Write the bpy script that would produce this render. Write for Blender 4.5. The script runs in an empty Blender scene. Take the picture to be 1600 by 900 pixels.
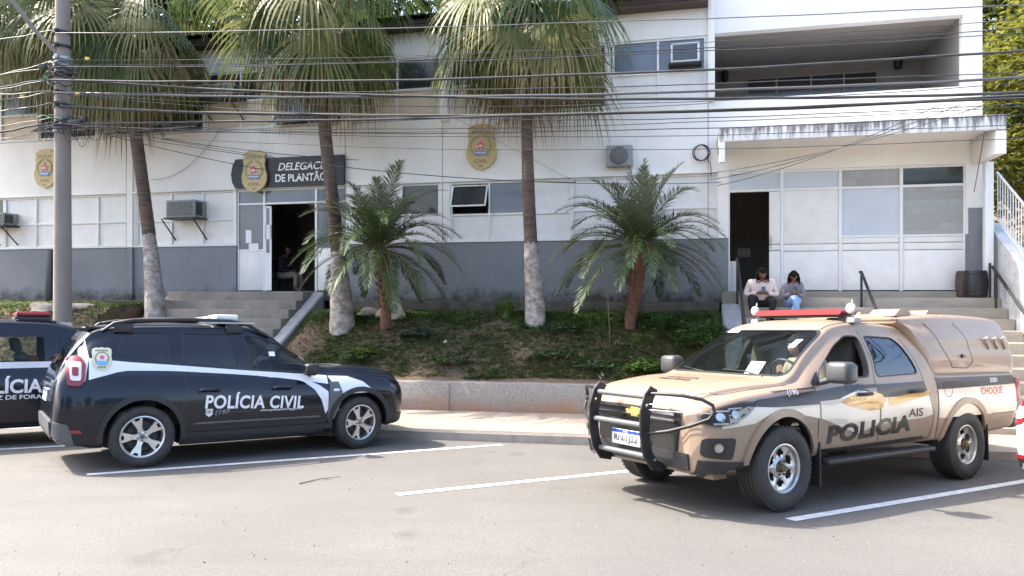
import bpy, bmesh, math, random
from math import sin, cos, pi, radians, atan2, hypot, sqrt
from mathutils import Vector, Matrix, noise as mnoise
from mathutils.bvhtree import BVHTree
from mathutils.interpolate import poly_3d_calc
random.seed(7)
SC = bpy.context.scene
COL = SC.collection
# ------------------------------------------------------------------ camera
# world: eye at the origin, x to the right, y away from the camera, z up
FOC, HOR = 1155.0, 455.0            # focal length and horizon row, in pixels of a 1600 x 900 frame
cam = bpy.data.cameras.new('camera'); camo = bpy.data.objects.new('camera', cam); COL.objects.link(camo)
cam.sensor_width = 36; cam.lens = FOC / 1600 * 36; cam.clip_start = .1; cam.clip_end = 3000
camo.rotation_euler = (radians(90), 0, 0)
cam.shift_y = 5 / 1600                # horizon just below the middle
SC.camera = camo
# ------------------------------------------------------------------ sky, sun, exposure
SUN_EL, SHADOW_AZ = radians(50), radians(-15.5)     # shadows fall to the right and a little towards the camera
sh = Vector((cos(SHADOW_AZ), sin(SHADOW_AZ), 0))
to_sun = Vector((-sh.x * cos(SUN_EL), -sh.y * cos(SUN_EL), sin(SUN_EL)))
w = bpy.data.worlds.new('World'); SC.world = w; w.use_nodes = True
nt = w.node_tree; bg = nt.nodes['Background']
sky = nt.nodes.new('ShaderNodeTexSky'); sky.sky_type = 'NISHITA'; sky.sun_disc = False
sky.sun_elevation = SUN_EL; sky.sun_rotation = atan2(to_sun.x, to_sun.y)
sky.air_density = 1.0; sky.dust_density = 4.0; sky.ozone_density = 1.0
nt.links.new(sky.outputs[0], bg.inputs[0]); bg.inputs[1].default_value = .15
sun = bpy.data.lights.new('sun', 'SUN'); sun.energy = 2.7; sun.angle = radians(.5); sun.color = (1, .93, .82)
suno = bpy.data.objects.new('sun', sun); COL.objects.link(suno)
suno.rotation_euler = to_sun.to_track_quat('Z', 'Y').to_euler()
VS = SC.view_settings
VS.view_transform = 'Standard'; VS.look = 'None'; VS.gamma = 1; VS.exposure = 2.25; VS.use_curve_mapping = False
SC.cycles.max_bounces = 8; SC.cycles.transparent_max_bounces = 16
SC.cycles.caustics_reflective = False; SC.cycles.caustics_refractive = False
# ------------------------------------------------------------------ materials
def nodes(name):
    m = bpy.data.materials.new(name); m.use_nodes = True
    t = m.node_tree; return m, t, t.nodes['Principled BSDF']
def rgb(c): return (c[0], c[1], c[2], 1)
def N(t, kind, **kw):
    n = t.nodes.new(kind)
    for k, v in kw.items():
        if k.startswith('i_'):
            key = k[2:]; key = int(key) if key.isdigit() else key
            n.inputs[key].default_value = v
        else: setattr(n, k, v)
    return n
def ramp(t, fac, stops):
    r = t.nodes.new('ShaderNodeValToRGB'); el = r.color_ramp.elements
    while len(el) < len(stops): el.new(.5)
    for e, (p, c) in zip(el, stops): e.position = p; e.color = rgb(c) if len(c) == 3 else c
    t.links.new(fac, r.inputs[0]); return r.outputs[0]
def coords(t, scale=(1, 1, 1), obj=True):
    tc = t.nodes.new('ShaderNodeTexCoord'); mp = t.nodes.new('ShaderNodeMapping'); mp.inputs['Scale'].default_value = scale
    t.links.new(tc.outputs['Object'], mp.inputs[0]); return mp.outputs[0]
def noise(t, vec, scale, detail=6, rough=.6):
    n = N(t, 'ShaderNodeTexNoise'); n.inputs['Scale'].default_value = scale; n.inputs['Detail'].default_value = detail
    n.inputs['Roughness'].default_value = rough; t.links.new(vec, n.inputs['Vector']); return n.outputs['Fac']
def mixc(t, fac, a, b, mode='MIX'):
    m = t.nodes.new('ShaderNodeMix'); m.data_type = 'RGBA'; m.blend_type = mode
    for s, v in ((m.inputs[0], fac), (m.inputs[6], a), (m.inputs[7], b)):
        if isinstance(v, (int, float)): s.default_value = v
        elif isinstance(v, tuple): s.default_value = rgb(v)
        else: t.links.new(v, s)
    return m.outputs[2]
def bump(t, b, h, strength, dist=.01):
    n = t.nodes.new('ShaderNodeBump'); n.inputs['Strength'].default_value = strength; n.inputs['Distance'].default_value = dist
    t.links.new(h, n.inputs['Height']); t.links.new(n.outputs[0], b.inputs['Normal'])
def M(name, c, rough=.6, metal=0, var=.0, vscale=6, c2=None, bmp=0, bscale=60, bdist=.01, coat=0, spec=None, scale=(1, 1, 1), sharp=.5):
    """plain or noise-varied surface"""
    m, t, b = nodes(name)
    b.inputs['Roughness'].default_value = rough; b.inputs['Metallic'].default_value = metal
    if spec is not None: b.inputs['Specular IOR Level'].default_value = spec
    if coat: b.inputs['Coat Weight'].default_value = coat; b.inputs['Coat Roughness'].default_value = .03
    b.inputs['Base Color'].default_value = rgb(c)
    v = coords(t, scale)
    if var or c2:
        c2 = c2 or tuple(x * (1 - var) for x in c)
        f = noise(t, v, vscale)
        t.links.new(ramp(t, f, [(.5 - sharp / 2, c), (.5 + sharp / 2, c2)]), b.inputs['Base Color'])
    if bmp: bump(t, b, noise(t, v, bscale, 4), bmp, bdist)
    return m
MT = {}
MT['white_paint'] = M('white_metal_paint', (.78, .78, .76), .45, var=.1, vscale=9)
MT['panel'] = M('white_panel', (.80, .78, .74), .45, var=.16, vscale=4, bmp=.05, bscale=12)
MT['dark'] = M('dark_void', (.02, .02, .022), .8)
MT['room'] = M('room_paint', (.40, .37, .33), .8, var=.2, vscale=2)
MT['black'] = M('black_plastic', (.018, .018, .02), .5, bmp=.05, bscale=200)
MT['grey_plastic'] = M('grey_plastic', (.10, .105, .11), .45)
MT['rubber'] = M('rubber', (.022, .021, .021), .75, c2=(.05, .047, .043), vscale=8, bmp=.1, bscale=80)
MT['chrome'] = M('chrome', (.75, .75, .76), .12, 1)
MT['alloy'] = M('alloy', (.62, .62, .63), .28, .85, var=.2, vscale=20)
MT['steelrim'] = M('steel_rim', (.60, .60, .60), .32, .85, c2=(.42, .41, .40), vscale=25)
MT['paint_black'] = M('black_car_paint', (.005, .007, .014), .22, coat=.4, spec=.3, c2=(.007, .010, .018), vscale=3)
MT['paint_tan'] = M('tan_car_paint', (.285, .205, .145), .42, 0, coat=.35, c2=(.26, .185, .13), vscale=2.5)
MT['paint_white'] = M('white_car_paint', (.8, .8, .8), .25, coat=1)
MT['decal_white'] = M('white_vinyl', (.78, .80, .84), .3, coat=.5, var=.05)
MT['decal_cream'] = M('cream_vinyl', (.62, .55, .44), .3, coat=.8)
MT['decal_brown'] = M('dark_brown_vinyl', (.022, .014, .014), .4, coat=.15)
MT['decal_black'] = M('black_vinyl', (.012, .011, .011), .35, coat=.5)
MT['decal_orange'] = M('orange_vinyl', (.62, .27, .03), .3, coat=.8, c2=(.55, .33, .08), vscale=8)
MT['decal_red'] = M('red_vinyl', (.5, .03, .03), .3)
MT['decal_grey'] = M('grey_vinyl', (.28, .28, .29), .4)
MT['blue'] = M('plate_blue', (.02, .06, .35), .4)
MT['gold'] = M('gold_emblem', (.62, .45, .14), .35, .3)
MT['badge_gold'] = M('badge_gold', (.56, .43, .20), .5, c2=(.44, .33, .15), vscale=9, bmp=.2, bscale=30)
MT['badge_light'] = M('badge_cream', (.62, .60, .45), .4)
MT['badge_red'] = M('badge_red', (.55, .12, .12), .5)
MT['badge_pink'] = M('badge_pink', (.75, .6, .58), .5)
MT['badge_blue'] = M('badge_blue', (.14, .26, .48), .5)
MT['badge_sky'] = M('badge_sky_blue', (.1, .45, .75), .5)
MT['badge_green'] = M('badge_green', (.22, .27, .10), .5)
MT['sign_black'] = M('sign_navy', (.007, .009, .016), .45, bmp=.03, bscale=20)
MT['letter'] = M('letter_white', (.8, .8, .8), .5)
MT['paper'] = M('paper', (.8, .8, .8), .7)
MT['iron'] = M('black_iron', (.022, .022, .024), .45, .3, bmp=.1, bscale=80)
MT['wire'] = M('wire_black', (.022, .022, .024), .75, 0, c2=(.075, .075, .078), vscale=4)
MT['wire_grey'] = M('wire_grey', (.13, .13, .135), .5, .1)
MT['tag_yellow'] = M('cable_tag', (.75, .45, .05), .5)
MT['green_cable'] = M('green_cable', (.04, .28, .10), .5)
MT['clamp'] = M('galvanised', (.42, .44, .47), .4, .6, var=.3, vscale=20)
MT['red_lens'] = M('red_lens', (.22, .012, .02), .3, coat=.3)
MT['tail_lens'] = M('tail_lens', (.22, .006, .012), .1, coat=1)
MT['white_lens'] = M('white_lens', (.72, .70, .66), .2, coat=1)
MT['amber'] = M('amber', (.6, .18, .03), .3)
MT['interior'] = M('car_interior', (.05, .05, .05), .8)
MT['seat'] = M('seat_cloth', (.07, .065, .06), .9)
MT['trim_tan'] = M('headlining', (.42, .36, .28), .9)
MT['skin'] = M('skin', (.22, .105, .06), .5)
MT['skin_light'] = M('skin_light', (.42, .22, .14), .5)
MT['hair'] = M('hair', (.007, .006, .005), .75, spec=.15, bmp=.4, bscale=60, scale=(1, 1, .2))
MT['sweater'] = M('cream_knit', (.72, .60, .58), .9, bmp=.3, bscale=120)
MT['hoodie'] = M('grey_lilac_knit', (.24, .21, .25), .9, bmp=.3, bscale=120)
MT['denim'] = M('light_denim', (.32, .50, .78), .85, var=.25, vscale=12)
MT['dark_pants'] = M('dark_trousers', (.012, .012, .018), .85)
MT['khaki'] = M('khaki_trousers', (.30, .26, .20), .85)
MT['navy'] = M('navy_shirt', (.012, .014, .022), .85)
MT['shoe'] = M('coral_shoe', (.55, .10, .08), .6)
MT['shoe_dark'] = M('dark_shoe', (.02, .02, .02), .6)
MT['phone'] = M('phone', (.04, .07, .065), .3)
MT['screen'] = M('phone_face', (.02, .02, .03), .1)

def glassmat(name, tint, base, rough=.03, mixf=.5):
    m, t, b = nodes(name)
    b.inputs['Base Color'].default_value = rgb(base); b.inputs['Roughness'].default_value = rough
    b.inputs['Coat Weight'].default_value = 1; b.inputs['Coat Roughness'].default_value = .01
    tr = N(t, 'ShaderNodeBsdfTransparent'); tr.inputs[0].default_value = rgb(tint)
    mx = N(t, 'ShaderNodeMixShader'); fr = N(t, 'ShaderNodeLayerWeight'); fr.inputs['Blend'].default_value = .35
    mp = N(t, 'ShaderNodeMapRange'); mp.inputs['To Min'].default_value = mixf; mp.inputs['To Max'].default_value = min(1, mixf + .5)
    t.links.new(fr.outputs['Fresnel'], mp.inputs['Value'])
    t.links.new(mp.outputs[0], mx.inputs[0]); t.links.new(tr.outputs[0], mx.inputs[1]); t.links.new(b.outputs[0], mx.inputs[2])
    t.links.new(mx.outputs[0], t.nodes['Material Output'].inputs[0]); return m
MT['glass_clear'] = glassmat('windscreen_glass', (.80, .88, .84), (.02, .025, .025), mixf=.12)
MT['glass_tint'] = glassmat('tinted_glass', (.12, .14, .18), (.008, .010, .016), mixf=.6)
MT['glass_smoke'] = glassmat('smoked_glass', (.42, .46, .5), (.01, .014, .02), mixf=.3)
MT['glass_blue'] = glassmat('side_glass', (.2, .25, .32), (.012, .02, .04), mixf=.7)
MT['glass_lamp'] = glassmat('lamp_glass', (.9, .9, .9), (.10, .10, .10), mixf=.1)
MT['pane'] = M('window_pane', (.12, .145, .19), .12, var=.3, vscale=1.6, spec=.7)
MT['pane_dark'] = M('window_pane_dark', (.035, .038, .042), .1, var=.3, vscale=1.2, spec=.7)
MT['pane_frost'] = M('frosted_pane', (.58, .62, .66), .25, c2=(.48, .52, .57), vscale=.9, spec=.6)
def lace():
    m, t, b = nodes('papered_pane'); v = coords(t); br = N(t, 'ShaderNodeTexBrick'); br.inputs['Scale'].default_value = 1.7; br.inputs['Color1'].default_value = (.31, .31, .30, 1); br.inputs['Color2'].default_value = (.36, .365, .36, 1); br.inputs['Mortar'].default_value = (.30, .30, .29, 1); br.inputs['Mortar Size'].default_value = .012
    mp = N(t, 'ShaderNodeCombineXYZ'); sx = N(t, 'ShaderNodeSeparateXYZ'); t.links.new(v, sx.inputs[0]); t.links.new(sx.outputs[0], mp.inputs[0]); t.links.new(sx.outputs[2], mp.inputs[1]); t.links.new(mp.outputs[0], br.inputs['Vector'])
    t.links.new(br.outputs[0], b.inputs['Base Color']); b.inputs['Roughness'].default_value = .22; return m
MT['pane_lace'] = lace()

# aged light asphalt: fine stone speckle, broad worn patches, faint cracks
def asphalt():
    m, t, b = nodes('asphalt'); v = coords(t)
    big = noise(t, v, .35, 5); mid = noise(t, v, 3.2, 6); fine = noise(t, v, 70, 3)
    c = ramp(t, big, [(.3, (.098, .094, .088)), (.7, (.148, .141, .132))])
    c = mixc(t, ramp(t, mid, [(.42, (0, 0, 0)), (.7, (.5, .5, .5))]), c, (.115, .106, .097))
    c = mixc(t, ramp(t, fine, [(.38, (.75, .75, .75)), (.60, (0, 0, 0))]), c, (.07, .066, .062))
    sp = N(t, 'ShaderNodeTexVoronoi'); sp.inputs['Scale'].default_value = 160; t.links.new(v, sp.inputs['Vector'])
    c = mixc(t, ramp(t, sp.outputs['Distance'], [(.0, (.6, .6, .6)), (.16, (0, 0, 0))]), c, (.34, .325, .30))
    cr = N(t, 'ShaderNodeTexVoronoi', feature='DISTANCE_TO_EDGE'); cr.inputs['Scale'].default_value = .33
    wv = N(t, 'ShaderNodeVectorMath', operation='ADD'); wn = N(t, 'ShaderNodeTexNoise'); wn.inputs['Scale'].default_value = 1.6
    t.links.new(v, wn.inputs['Vector']); t.links.new(v, wv.inputs[0]); t.links.new(wn.outputs['Color'], wv.inputs[1]); t.links.new(wv.outputs[0], cr.inputs['Vector'])
    msk = ramp(t, noise(t, v, .8, 2), [(.5, (0, 0, 0)), (.6, (1, 1, 1))])
    ck = ramp(t, cr.outputs['Distance'], [(.0, (.75, .75, .75)), (.005, (0, 0, 0))])
    mm = mixc(t, 1.0, ck, msk, 'MULTIPLY')
    c = mixc(t, mm, c, (.06, .057, .054))
    lane = noise(t, coords(t, (.35, 2.4, 1)), 1.1, 5, .65)          # long traffic-polished streaks along the street
    c = mixc(t, ramp(t, lane, [(.50, (0, 0, 0)), (.68, (.42, .42, .42))]), c, (.085, .078, .072))
    c = mixc(t, ramp(t, noise(t, coords(t, (1, 1, 1)), 1.7, 2, .4), [(.66, (0, 0, 0)), (.74, (.45, .45, .45))]), c, (.06, .055, .05))
    t.links.new(c, b.inputs['Base Color']); b.inputs['Roughness'].default_value = .85
    bump(t, b, fine, .5, .008); return m
MT['asphalt'] = asphalt()
MT['road_paint'] = M('road_paint', (.72, .73, .74), .6, c2=(.5, .5, .49), vscale=14, bmp=.3, bscale=80, sharp=.35)
MT['sidewalk'] = M('sidewalk_cement', (.30, .255, .21), .85, c2=(.23, .19, .155), vscale=2.2, bmp=.3, bscale=50)
MT['kerb'] = M('kerb_stone', (.36, .32, .28), .85, c2=(.24, .21, .18), vscale=5, bmp=.4, bscale=30)

def stained(name, base, dirt, zlo, zhi, bscale, bstr, streak=None, roughv=.85, vs=1.2, amount=.6):
    """rendered wall: broad unevenness plus real grime that creeps up from the foot"""
    m, t, b = nodes(name); v = coords(t)
    c = ramp(t, noise(t, v, vs, 5), [(.35, base), (.72, tuple(x * .86 for x in base))])
    sx = N(t, 'ShaderNodeSeparateXYZ'); t.links.new(v, sx.inputs[0])
    mr = N(t, 'ShaderNodeMapRange'); mr.inputs['From Min'].default_value = zlo; mr.inputs['From Max'].default_value = zhi
    mr.inputs['To Min'].default_value = 1; mr.inputs['To Max'].default_value = 0; t.links.new(sx.outputs[2], mr.inputs['Value'])
    mu = N(t, 'ShaderNodeMath', operation='MULTIPLY'); t.links.new(mr.outputs[0], mu.inputs[0]); t.links.new(noise(t, v, 3.0, 8, .7), mu.inputs[1])
    f = ramp(t, mu.outputs[0], [(.28, (0, 0, 0)), (.52, (amount, amount, amount))])
    c = mixc(t, f, c, dirt)
    dr = noise(t, coords(t, (5, 5, .3)), 1.4, 7, .7)        # rain streaks
    c = mixc(t, ramp(t, dr, [(.54, (0, 0, 0)), (.74, (.30, .30, .30))]), c, tuple(x * .55 + y * .2 for x, y in zip(base, dirt)))
    t.links.new(c, b.inputs['Base Color']); b.inputs['Roughness'].default_value = roughv
    bump(t, b, noise(t, v, bscale, 5), bstr, .02); return m
MT['dado'] = stained('grey_roughcast', (.225, .236, .252), (.04, .037, .03), -.25, .55, 26, .9, amount=.9)
MT['white_wall'] = stained('white_render', (.86, .83, .78), (.42, .38, .32), -1.6, .4, 30, .12, vs=.7)
MT['white_wall_b'] = stained('white_render_cool', (.80, .80, .81), (.4, .37, .32), -1.6, .4, 30, .12, vs=.7)  # cooler white for the balcony front
MT['cream_wall'] = stained('cream_render', (.66, .56, .44), (.4, .34, .26), 3.6, 4.2, 30, .12)
MT['footing'] = M('mouldy_concrete', (.05, .045, .038), .95, c2=(.15, .135, .11), vscale=3, bmp=.6, bscale=18)
MT['concrete'] = M('old_concrete', (.27, .245, .205), .9, c2=(.15, .135, .115), vscale=2.5, bmp=.5, bscale=30)
MT['concrete_light'] = M('pale_concrete', (.36, .36, .36), .9, c2=(.22, .23, .25), vscale=6, bmp=.6, bscale=25)
MT['step_light'] = M('light_step_concrete', (.36, .32, .26), .9, c2=(.24, .215, .18), vscale=2.4, bmp=.4, bscale=25, scale=(.5, 1, 2))
MT['pole'] = M('pole_concrete', (.30, .26, .225), .9, c2=(.19, .165, .145), vscale=2.2, bmp=.3, bscale=40, scale=(2, 2, .6))
def mould():
    m, t, b = nodes('mould_streaked_fascia'); v = coords(t, (7, 7, .8)); v2 = coords(t)
    s = noise(t, v, 1.3, 8, .75); q = noise(t, v2, .9, 2)
    sx = N(t, 'ShaderNodeSeparateXYZ'); t.links.new(v2, sx.inputs[0])
    mr = N(t, 'ShaderNodeMapRange'); mr.inputs['From Min'].default_value = 2.72; mr.inputs['From Max'].default_value = 3.1
    mr.inputs['To Min'].default_value = -.22; mr.inputs['To Max'].default_value = .07; t.links.new(sx.outputs[2], mr.inputs['Value'])
    ad = N(t, 'ShaderNodeMath', operation='ADD'); t.links.new(s, ad.inputs[0]); t.links.new(mr.outputs[0], ad.inputs[1])
    a2 = N(t, 'ShaderNodeMath', operation='MULTIPLY_ADD'); t.links.new(q, a2.inputs[0]); a2.inputs[1].default_value = .22; t.links.new(ad.outputs[0], a2.inputs[2])
    f = ramp(t, a2.outputs[0], [(.455, (0, 0, 0)), (.61, (.88, .88, .88))])
    t.links.new(mixc(t, f, (.74, .74, .73), (.07, .068, .065)), b.inputs['Base Color']); b.inputs['Roughness'].default_value = .9
    return m
MT['mould'] = mould()
def lowwall():
    m, t, b = nodes('roughcast_retaining_wall'); v = coords(t)
    c = ramp(t, noise(t, v, 28, 6, .7), [(.36, (.20, .185, .165)), (.64, (.31, .285, .25))])
    sx = N(t, 'ShaderNodeSeparateXYZ'); t.links.new(v, sx.inputs[0])
    mr = N(t, 'ShaderNodeMapRange'); mr.inputs['From Min'].default_value = -2.1; mr.inputs['From Max'].default_value = -1.75
    mr.inputs['To Min'].default_value = 1; mr.inputs['To Max'].default_value = .25; t.links.new(sx.outputs[2], mr.inputs['Value'])
    mu = N(t, 'ShaderNodeMath', operation='MULTIPLY'); t.links.new(mr.outputs[0], mu.inputs[0]); t.links.new(noise(t, v, 1.7, 5), mu.inputs[1])
    c = mixc(t, ramp(t, mu.outputs[0], [(.22, (0, 0, 0)), (.6, (.85, .85, .85))]), c, (.33, .17, .085))
    t.links.new(c, b.inputs['Base Color']); b.inputs['Roughness'].default_value = .95
    bump(t, b, noise(t, v, 30, 5, .7), .6, .02); return m
MT['lowwall'] = lowwall()
def soil():
    m, t, b = nodes('dry_earth_bank'); v = coords(t)
    c = ramp(t, noise(t, v, 1.1, 6), [(.38, (.14, .095, .068)), (.5, (.185, .125, .085)), (.64, (.12, .105, .058))])
    c = mixc(t, ramp(t, noise(t, v, 22, 5, .7), [(.4, (0, 0, 0)), (.65, (.7, .7, .7))]), c, (.17, .12, .07))
    t.links.new(c, b.inputs['Base Color']); b.inputs['Roughness'].default_value = 1
    bump(t, b, noise(t, v, 25, 6, .7), 1, .05); return m
MT['soil'] = soil()
def leafmat(name, c, c2, vs=3, trans=.35, rough=.5):
    m, t, b = nodes(name); v = coords(t)
    col = ramp(t, noise(t, v, vs, 3), [(.36, c), (.64, c2)])
    t.links.new(col, b.inputs['Base Color']); b.inputs['Roughness'].default_value = rough
    b.inputs['Specular IOR Level'].default_value = .35
    tl = N(t, 'ShaderNodeBsdfTranslucent'); t.links.new(col, tl.inputs[0])
    mx = N(t, 'ShaderNodeMixShader'); mx.inputs[0].default_value = trans
    t.links.new(b.outputs[0], mx.inputs[1]); t.links.new(tl.outputs[0], mx.inputs[2]); t.links.new(mx.outputs[0], t.nodes['Material Output'].inputs[0])
    return m
MT['fan_green'] = leafmat('fan_leaf_green', (.045, .085, .03), (.08, .12, .035))
MT['fan_mid'] = leafmat('fan_leaf_olive', (.10, .135, .04), (.18, .18, .07))
MT['fan_yellow'] = leafmat('fan_leaf_yellowing', (.28, .24, .10), (.16, .17, .06))
MT['fan_dead'] = leafmat('fan_leaf_dead', (.36, .27, .16), (.20, .145, .085), trans=.2, rough=.8)
MT['date_green'] = leafmat('date_palm_green', (.045, .09, .028), (.085, .13, .045), trans=.35)
MT['date_tip'] = leafmat('date_palm_light', (.10, .135, .08), (.16, .18, .12), trans=.3)
MT['petiole'] = M('petiole', (.12, .12, .04), .6, c2=(.16, .11, .05), vscale=5)
MT['grass_a'] = leafmat('grass_green', (.085, .15, .035), (.14, .19, .055))
MT['grass_b'] = leafmat('grass_dry', (.30, .225, .135), (.20, .155, .085))
MT['grass_c'] = leafmat('grass_bright', (.12, .17, .03), (.20, .22, .06))
MT['weed'] = leafmat('weed_leaf', (.06, .14, .03), (.10, .20, .05))
MT['weed_grey'] = leafmat('weed_grey', (.13, .16, .12), (.09, .12, .09))
MT['tree_gold'] = leafmat('tree_leaf_golden', (.24, .22, .03), (.13, .15, .03), trans=.45)
MT['tree_green'] = leafmat('tree_leaf_green', (.05, .085, .02), (.10, .12, .03), trans=.35)
MT['tree_dark'] = leafmat('tree_leaf_dark', (.022, .045, .016), (.045, .07, .02), trans=.25)
MT['bark'] = M('bark', (.12, .085, .06), .95, c2=(.06, .045, .035), vscale=6, bmp=.8, bscale=20)
def palmtrunk(name, zpaint):
    m, t, b = nodes(name); v = coords(t); v2 = coords(t, (1, 1, 7))
    c = ramp(t, noise(t, v2, 3, 6), [(.35, (.15, .10, .08)), (.65, (.075, .052, .042))])
    if zpaint is not None:
        wc = ramp(t, noise(t, v, 7, 6, .75), [(.36, (.47, .43, .40)), (.60, (.20, .165, .14))])
        sx = N(t, 'ShaderNodeSeparateXYZ'); t.links.new(v, sx.inputs[0])
        ad = N(t, 'ShaderNodeMath', operation='MULTIPLY_ADD'); t.links.new(noise(t, v, 14, 4), ad.inputs[0]); ad.inputs[1].default_value = .22; t.links.new(sx.outputs[2], ad.inputs[2])
        c = mixc(t, ramp(t, ad.outputs[0], [(0, (1, 1, 1)), (1, (1, 1, 1))]), c, c)
        lt = N(t, 'ShaderNodeMath', operation='LESS_THAN'); t.links.new(ad.outputs[0], lt.inputs[0]); lt.inputs[1].default_value = zpaint + .11
        c = mixc(t, lt.outputs[0], c, wc)
    t.links.new(c, b.inputs['Base Color']); b.inputs['Roughness'].default_value = .95
    bump(t, b, noise(t, v2, 5, 5), .7, .03); return m
MT['roof_tile'] = M('clay_tile', (.17, .085, .055), .85, c2=(.07, .05, .04), vscale=5, bmp=.5, bscale=15)
MT['ac_body'] = M('ac_casing', (.33, .33, .32), .5, c2=(.22, .22, .21), vscale=6)
MT['ac_grille'] = M('ac_coil', (.06, .06, .06), .6, c2=(.2, .2, .2), vscale=60, sharp=.2)
MT['balc'] = M('balcony_shade_grey', (.30, .28, .26), .85, var=.15, vscale=1)  # shade of the balcony recess is put into this darker grey
MT['wood_board'] = M('dark_panel', (.085, .055, .045), .7, var=.3, vscale=3)

# ------------------------------------------------------------------ mesh helpers
def link(o, parent=None):
    COL.objects.link(o)
    if parent is not None: o.parent = parent
    return o
class MB:
    def __init__(s): s.v = []; s.f = []; s.m = []
    def add(s, vs, fs, mi=0):
        b = len(s.v); s.v += [tuple(p) for p in vs]
        for f in fs: s.f.append([b + i for i in f]); s.m.append(mi)
        return s
    def box(s, x0, x1, y0, y1, z0, z1, mi=0, bev=0, mat=None):
        if bev:
            bm = bmesh.new(); bmesh.ops.create_cube(bm, size=1)
            for q in bm.verts: q.co = Vector(((x0 + x1) / 2 + q.co.x * (x1 - x0), (y0 + y1) / 2 + q.co.y * (y1 - y0), (z0 + z1) / 2 + q.co.z * (z1 - z0)))
            bmesh.ops.bevel(bm, geom=bm.edges[:], offset=bev, segments=2, affect='EDGES', profile=.5)
            vs = [q.co.copy() for q in bm.verts]; fs = [[q.index for q in f.verts] for f in bm.faces]; bm.free()
        else:
            vs = [Vector((x, y, z)) for x in (x0, x1) for y in (y0, y1) for z in (z0, z1)]
            fs = [(0, 1, 3, 2), (4, 6, 7, 5), (0, 4, 5, 1), (2, 3, 7, 6), (0, 2, 6, 4), (1, 5, 7, 3)]
        if mat: vs = [mat @ v for v in vs]
        return s.add(vs, fs, mi)
    def tube(s, pts, r, n=8, mi=0, cap=True, squash=None):
        pts = [Vector(p) for p in pts]; k = len(pts)
        rs = r if isinstance(r, (list, tuple)) else [r] * k
        vs = []; up = Vector((0, 0, 1)); prev = None
        for i, p in enumerate(pts):
            d = (pts[min(i + 1, k - 1)] - pts[max(i - 1, 0)]).normalized()
            if prev is None:
                a = d.cross(up)
                if a.length < .1: a = d.cross(Vector((1, 0, 0)))
            else: a = prev - d * prev.dot(d)
            a.normalize(); prev = a; b = d.cross(a)
            for j in range(n):
                t = 2 * pi * j / n; vs.append(p + (a * cos(t) + b * sin(t)) * rs[i])
        fs = [(i * n + j, i * n + (j + 1) % n, (i + 1) * n + (j + 1) % n, (i + 1) * n + j) for i in range(k - 1) for j in range(n)]
        if cap: fs += [tuple(range(n))[::-1], tuple(range((k - 1) * n, k * n))]
        return s.add(vs, fs, mi)
    def lathe(s, prof, n=32, mi=0, axis='Z', mat=None):
        vs = []; k = len(prof)
        for (r, h) in prof:
            for j in range(n):
                t = 2 * pi * j / n
                p = (r * cos(t), r * sin(t), h) if axis == 'Z' else (r * cos(t), h, r * sin(t)) if axis == 'Y' else (h, r * cos(t), r * sin(t))
                vs.append(Vector(p))
        fs = [(i * n + j, i * n + (j + 1) % n, (i + 1) * n + (j + 1) % n, (i + 1) * n + j) for i in range(k - 1) for j in range(n)]
        if mat: vs = [mat @ v for v in vs]
        return s.add(vs, fs, mi)
    def prism(s, poly, h0, h1, mat=None, mi=0):
        """2D polygon (a,b) extruded along third axis; mat maps (a,b,h)"""
        n = len(poly); vs = [Vector((a, b, h0)) for a, b in poly] + [Vector((a, b, h1)) for a, b in poly]
        fs = [tuple(range(n))[::-1], tuple(range(n, 2 * n))] + [(i, (i + 1) % n, n + (i + 1) % n, n + i) for i in range(n)]
        if mat: vs = [mat @ v for v in vs]
        return s.add(vs, fs, mi)
    def build(s, name, mats, parent=None, smooth=None, recalc=True):
        me = bpy.data.meshes.new(name); me.from_pydata([tuple(v) for v in s.v], [], s.f)
        if not isinstance(mats, (list, tuple)): mats = [mats]
        for q in mats: me.materials.append(MT[q] if isinstance(q, str) else q)
        if len(mats) > 1: me.polygons.foreach_set('material_index', s.m)
        if recalc:
            bm = bmesh.new(); bm.from_mesh(me); bmesh.ops.recalc_face_normals(bm, faces=bm.faces); bm.to_mesh(me); bm.free()
        if smooth is not None:
            me.shade_smooth(); me.set_sharp_from_angle(angle=radians(smooth))
        me.update()
        return link(bpy.data.objects.new(name, me), parent)
def tag(o, label=None, cat=None, group=None, kind=None):
    if label: o['label'] = label
    if cat: o['category'] = cat
    if group: o['group'] = group
    if kind: o['kind'] = kind
    return o
def empty(name, loc=(0, 0, 0), rot=(0, 0, 0), parent=None):
    o = bpy.data.objects.new(name, None); o.location = loc; o.rotation_euler = rot; o.empty_display_size = .2
    return link(o, parent)
def copy_tree(o, parent=None):
    c = o.copy(); link(c)
    if parent is not None: c.parent = parent
    for ch in o.children: copy_tree(ch, c)
    return c
# XZ-plane prism helper matrix: (a,b,h) -> (x=a, y=h, z=b)
XZ = Matrix(((1, 0, 0, 0), (0, 0, 1, 0), (0, 1, 0, 0), (0, 0, 0, 1)))

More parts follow.
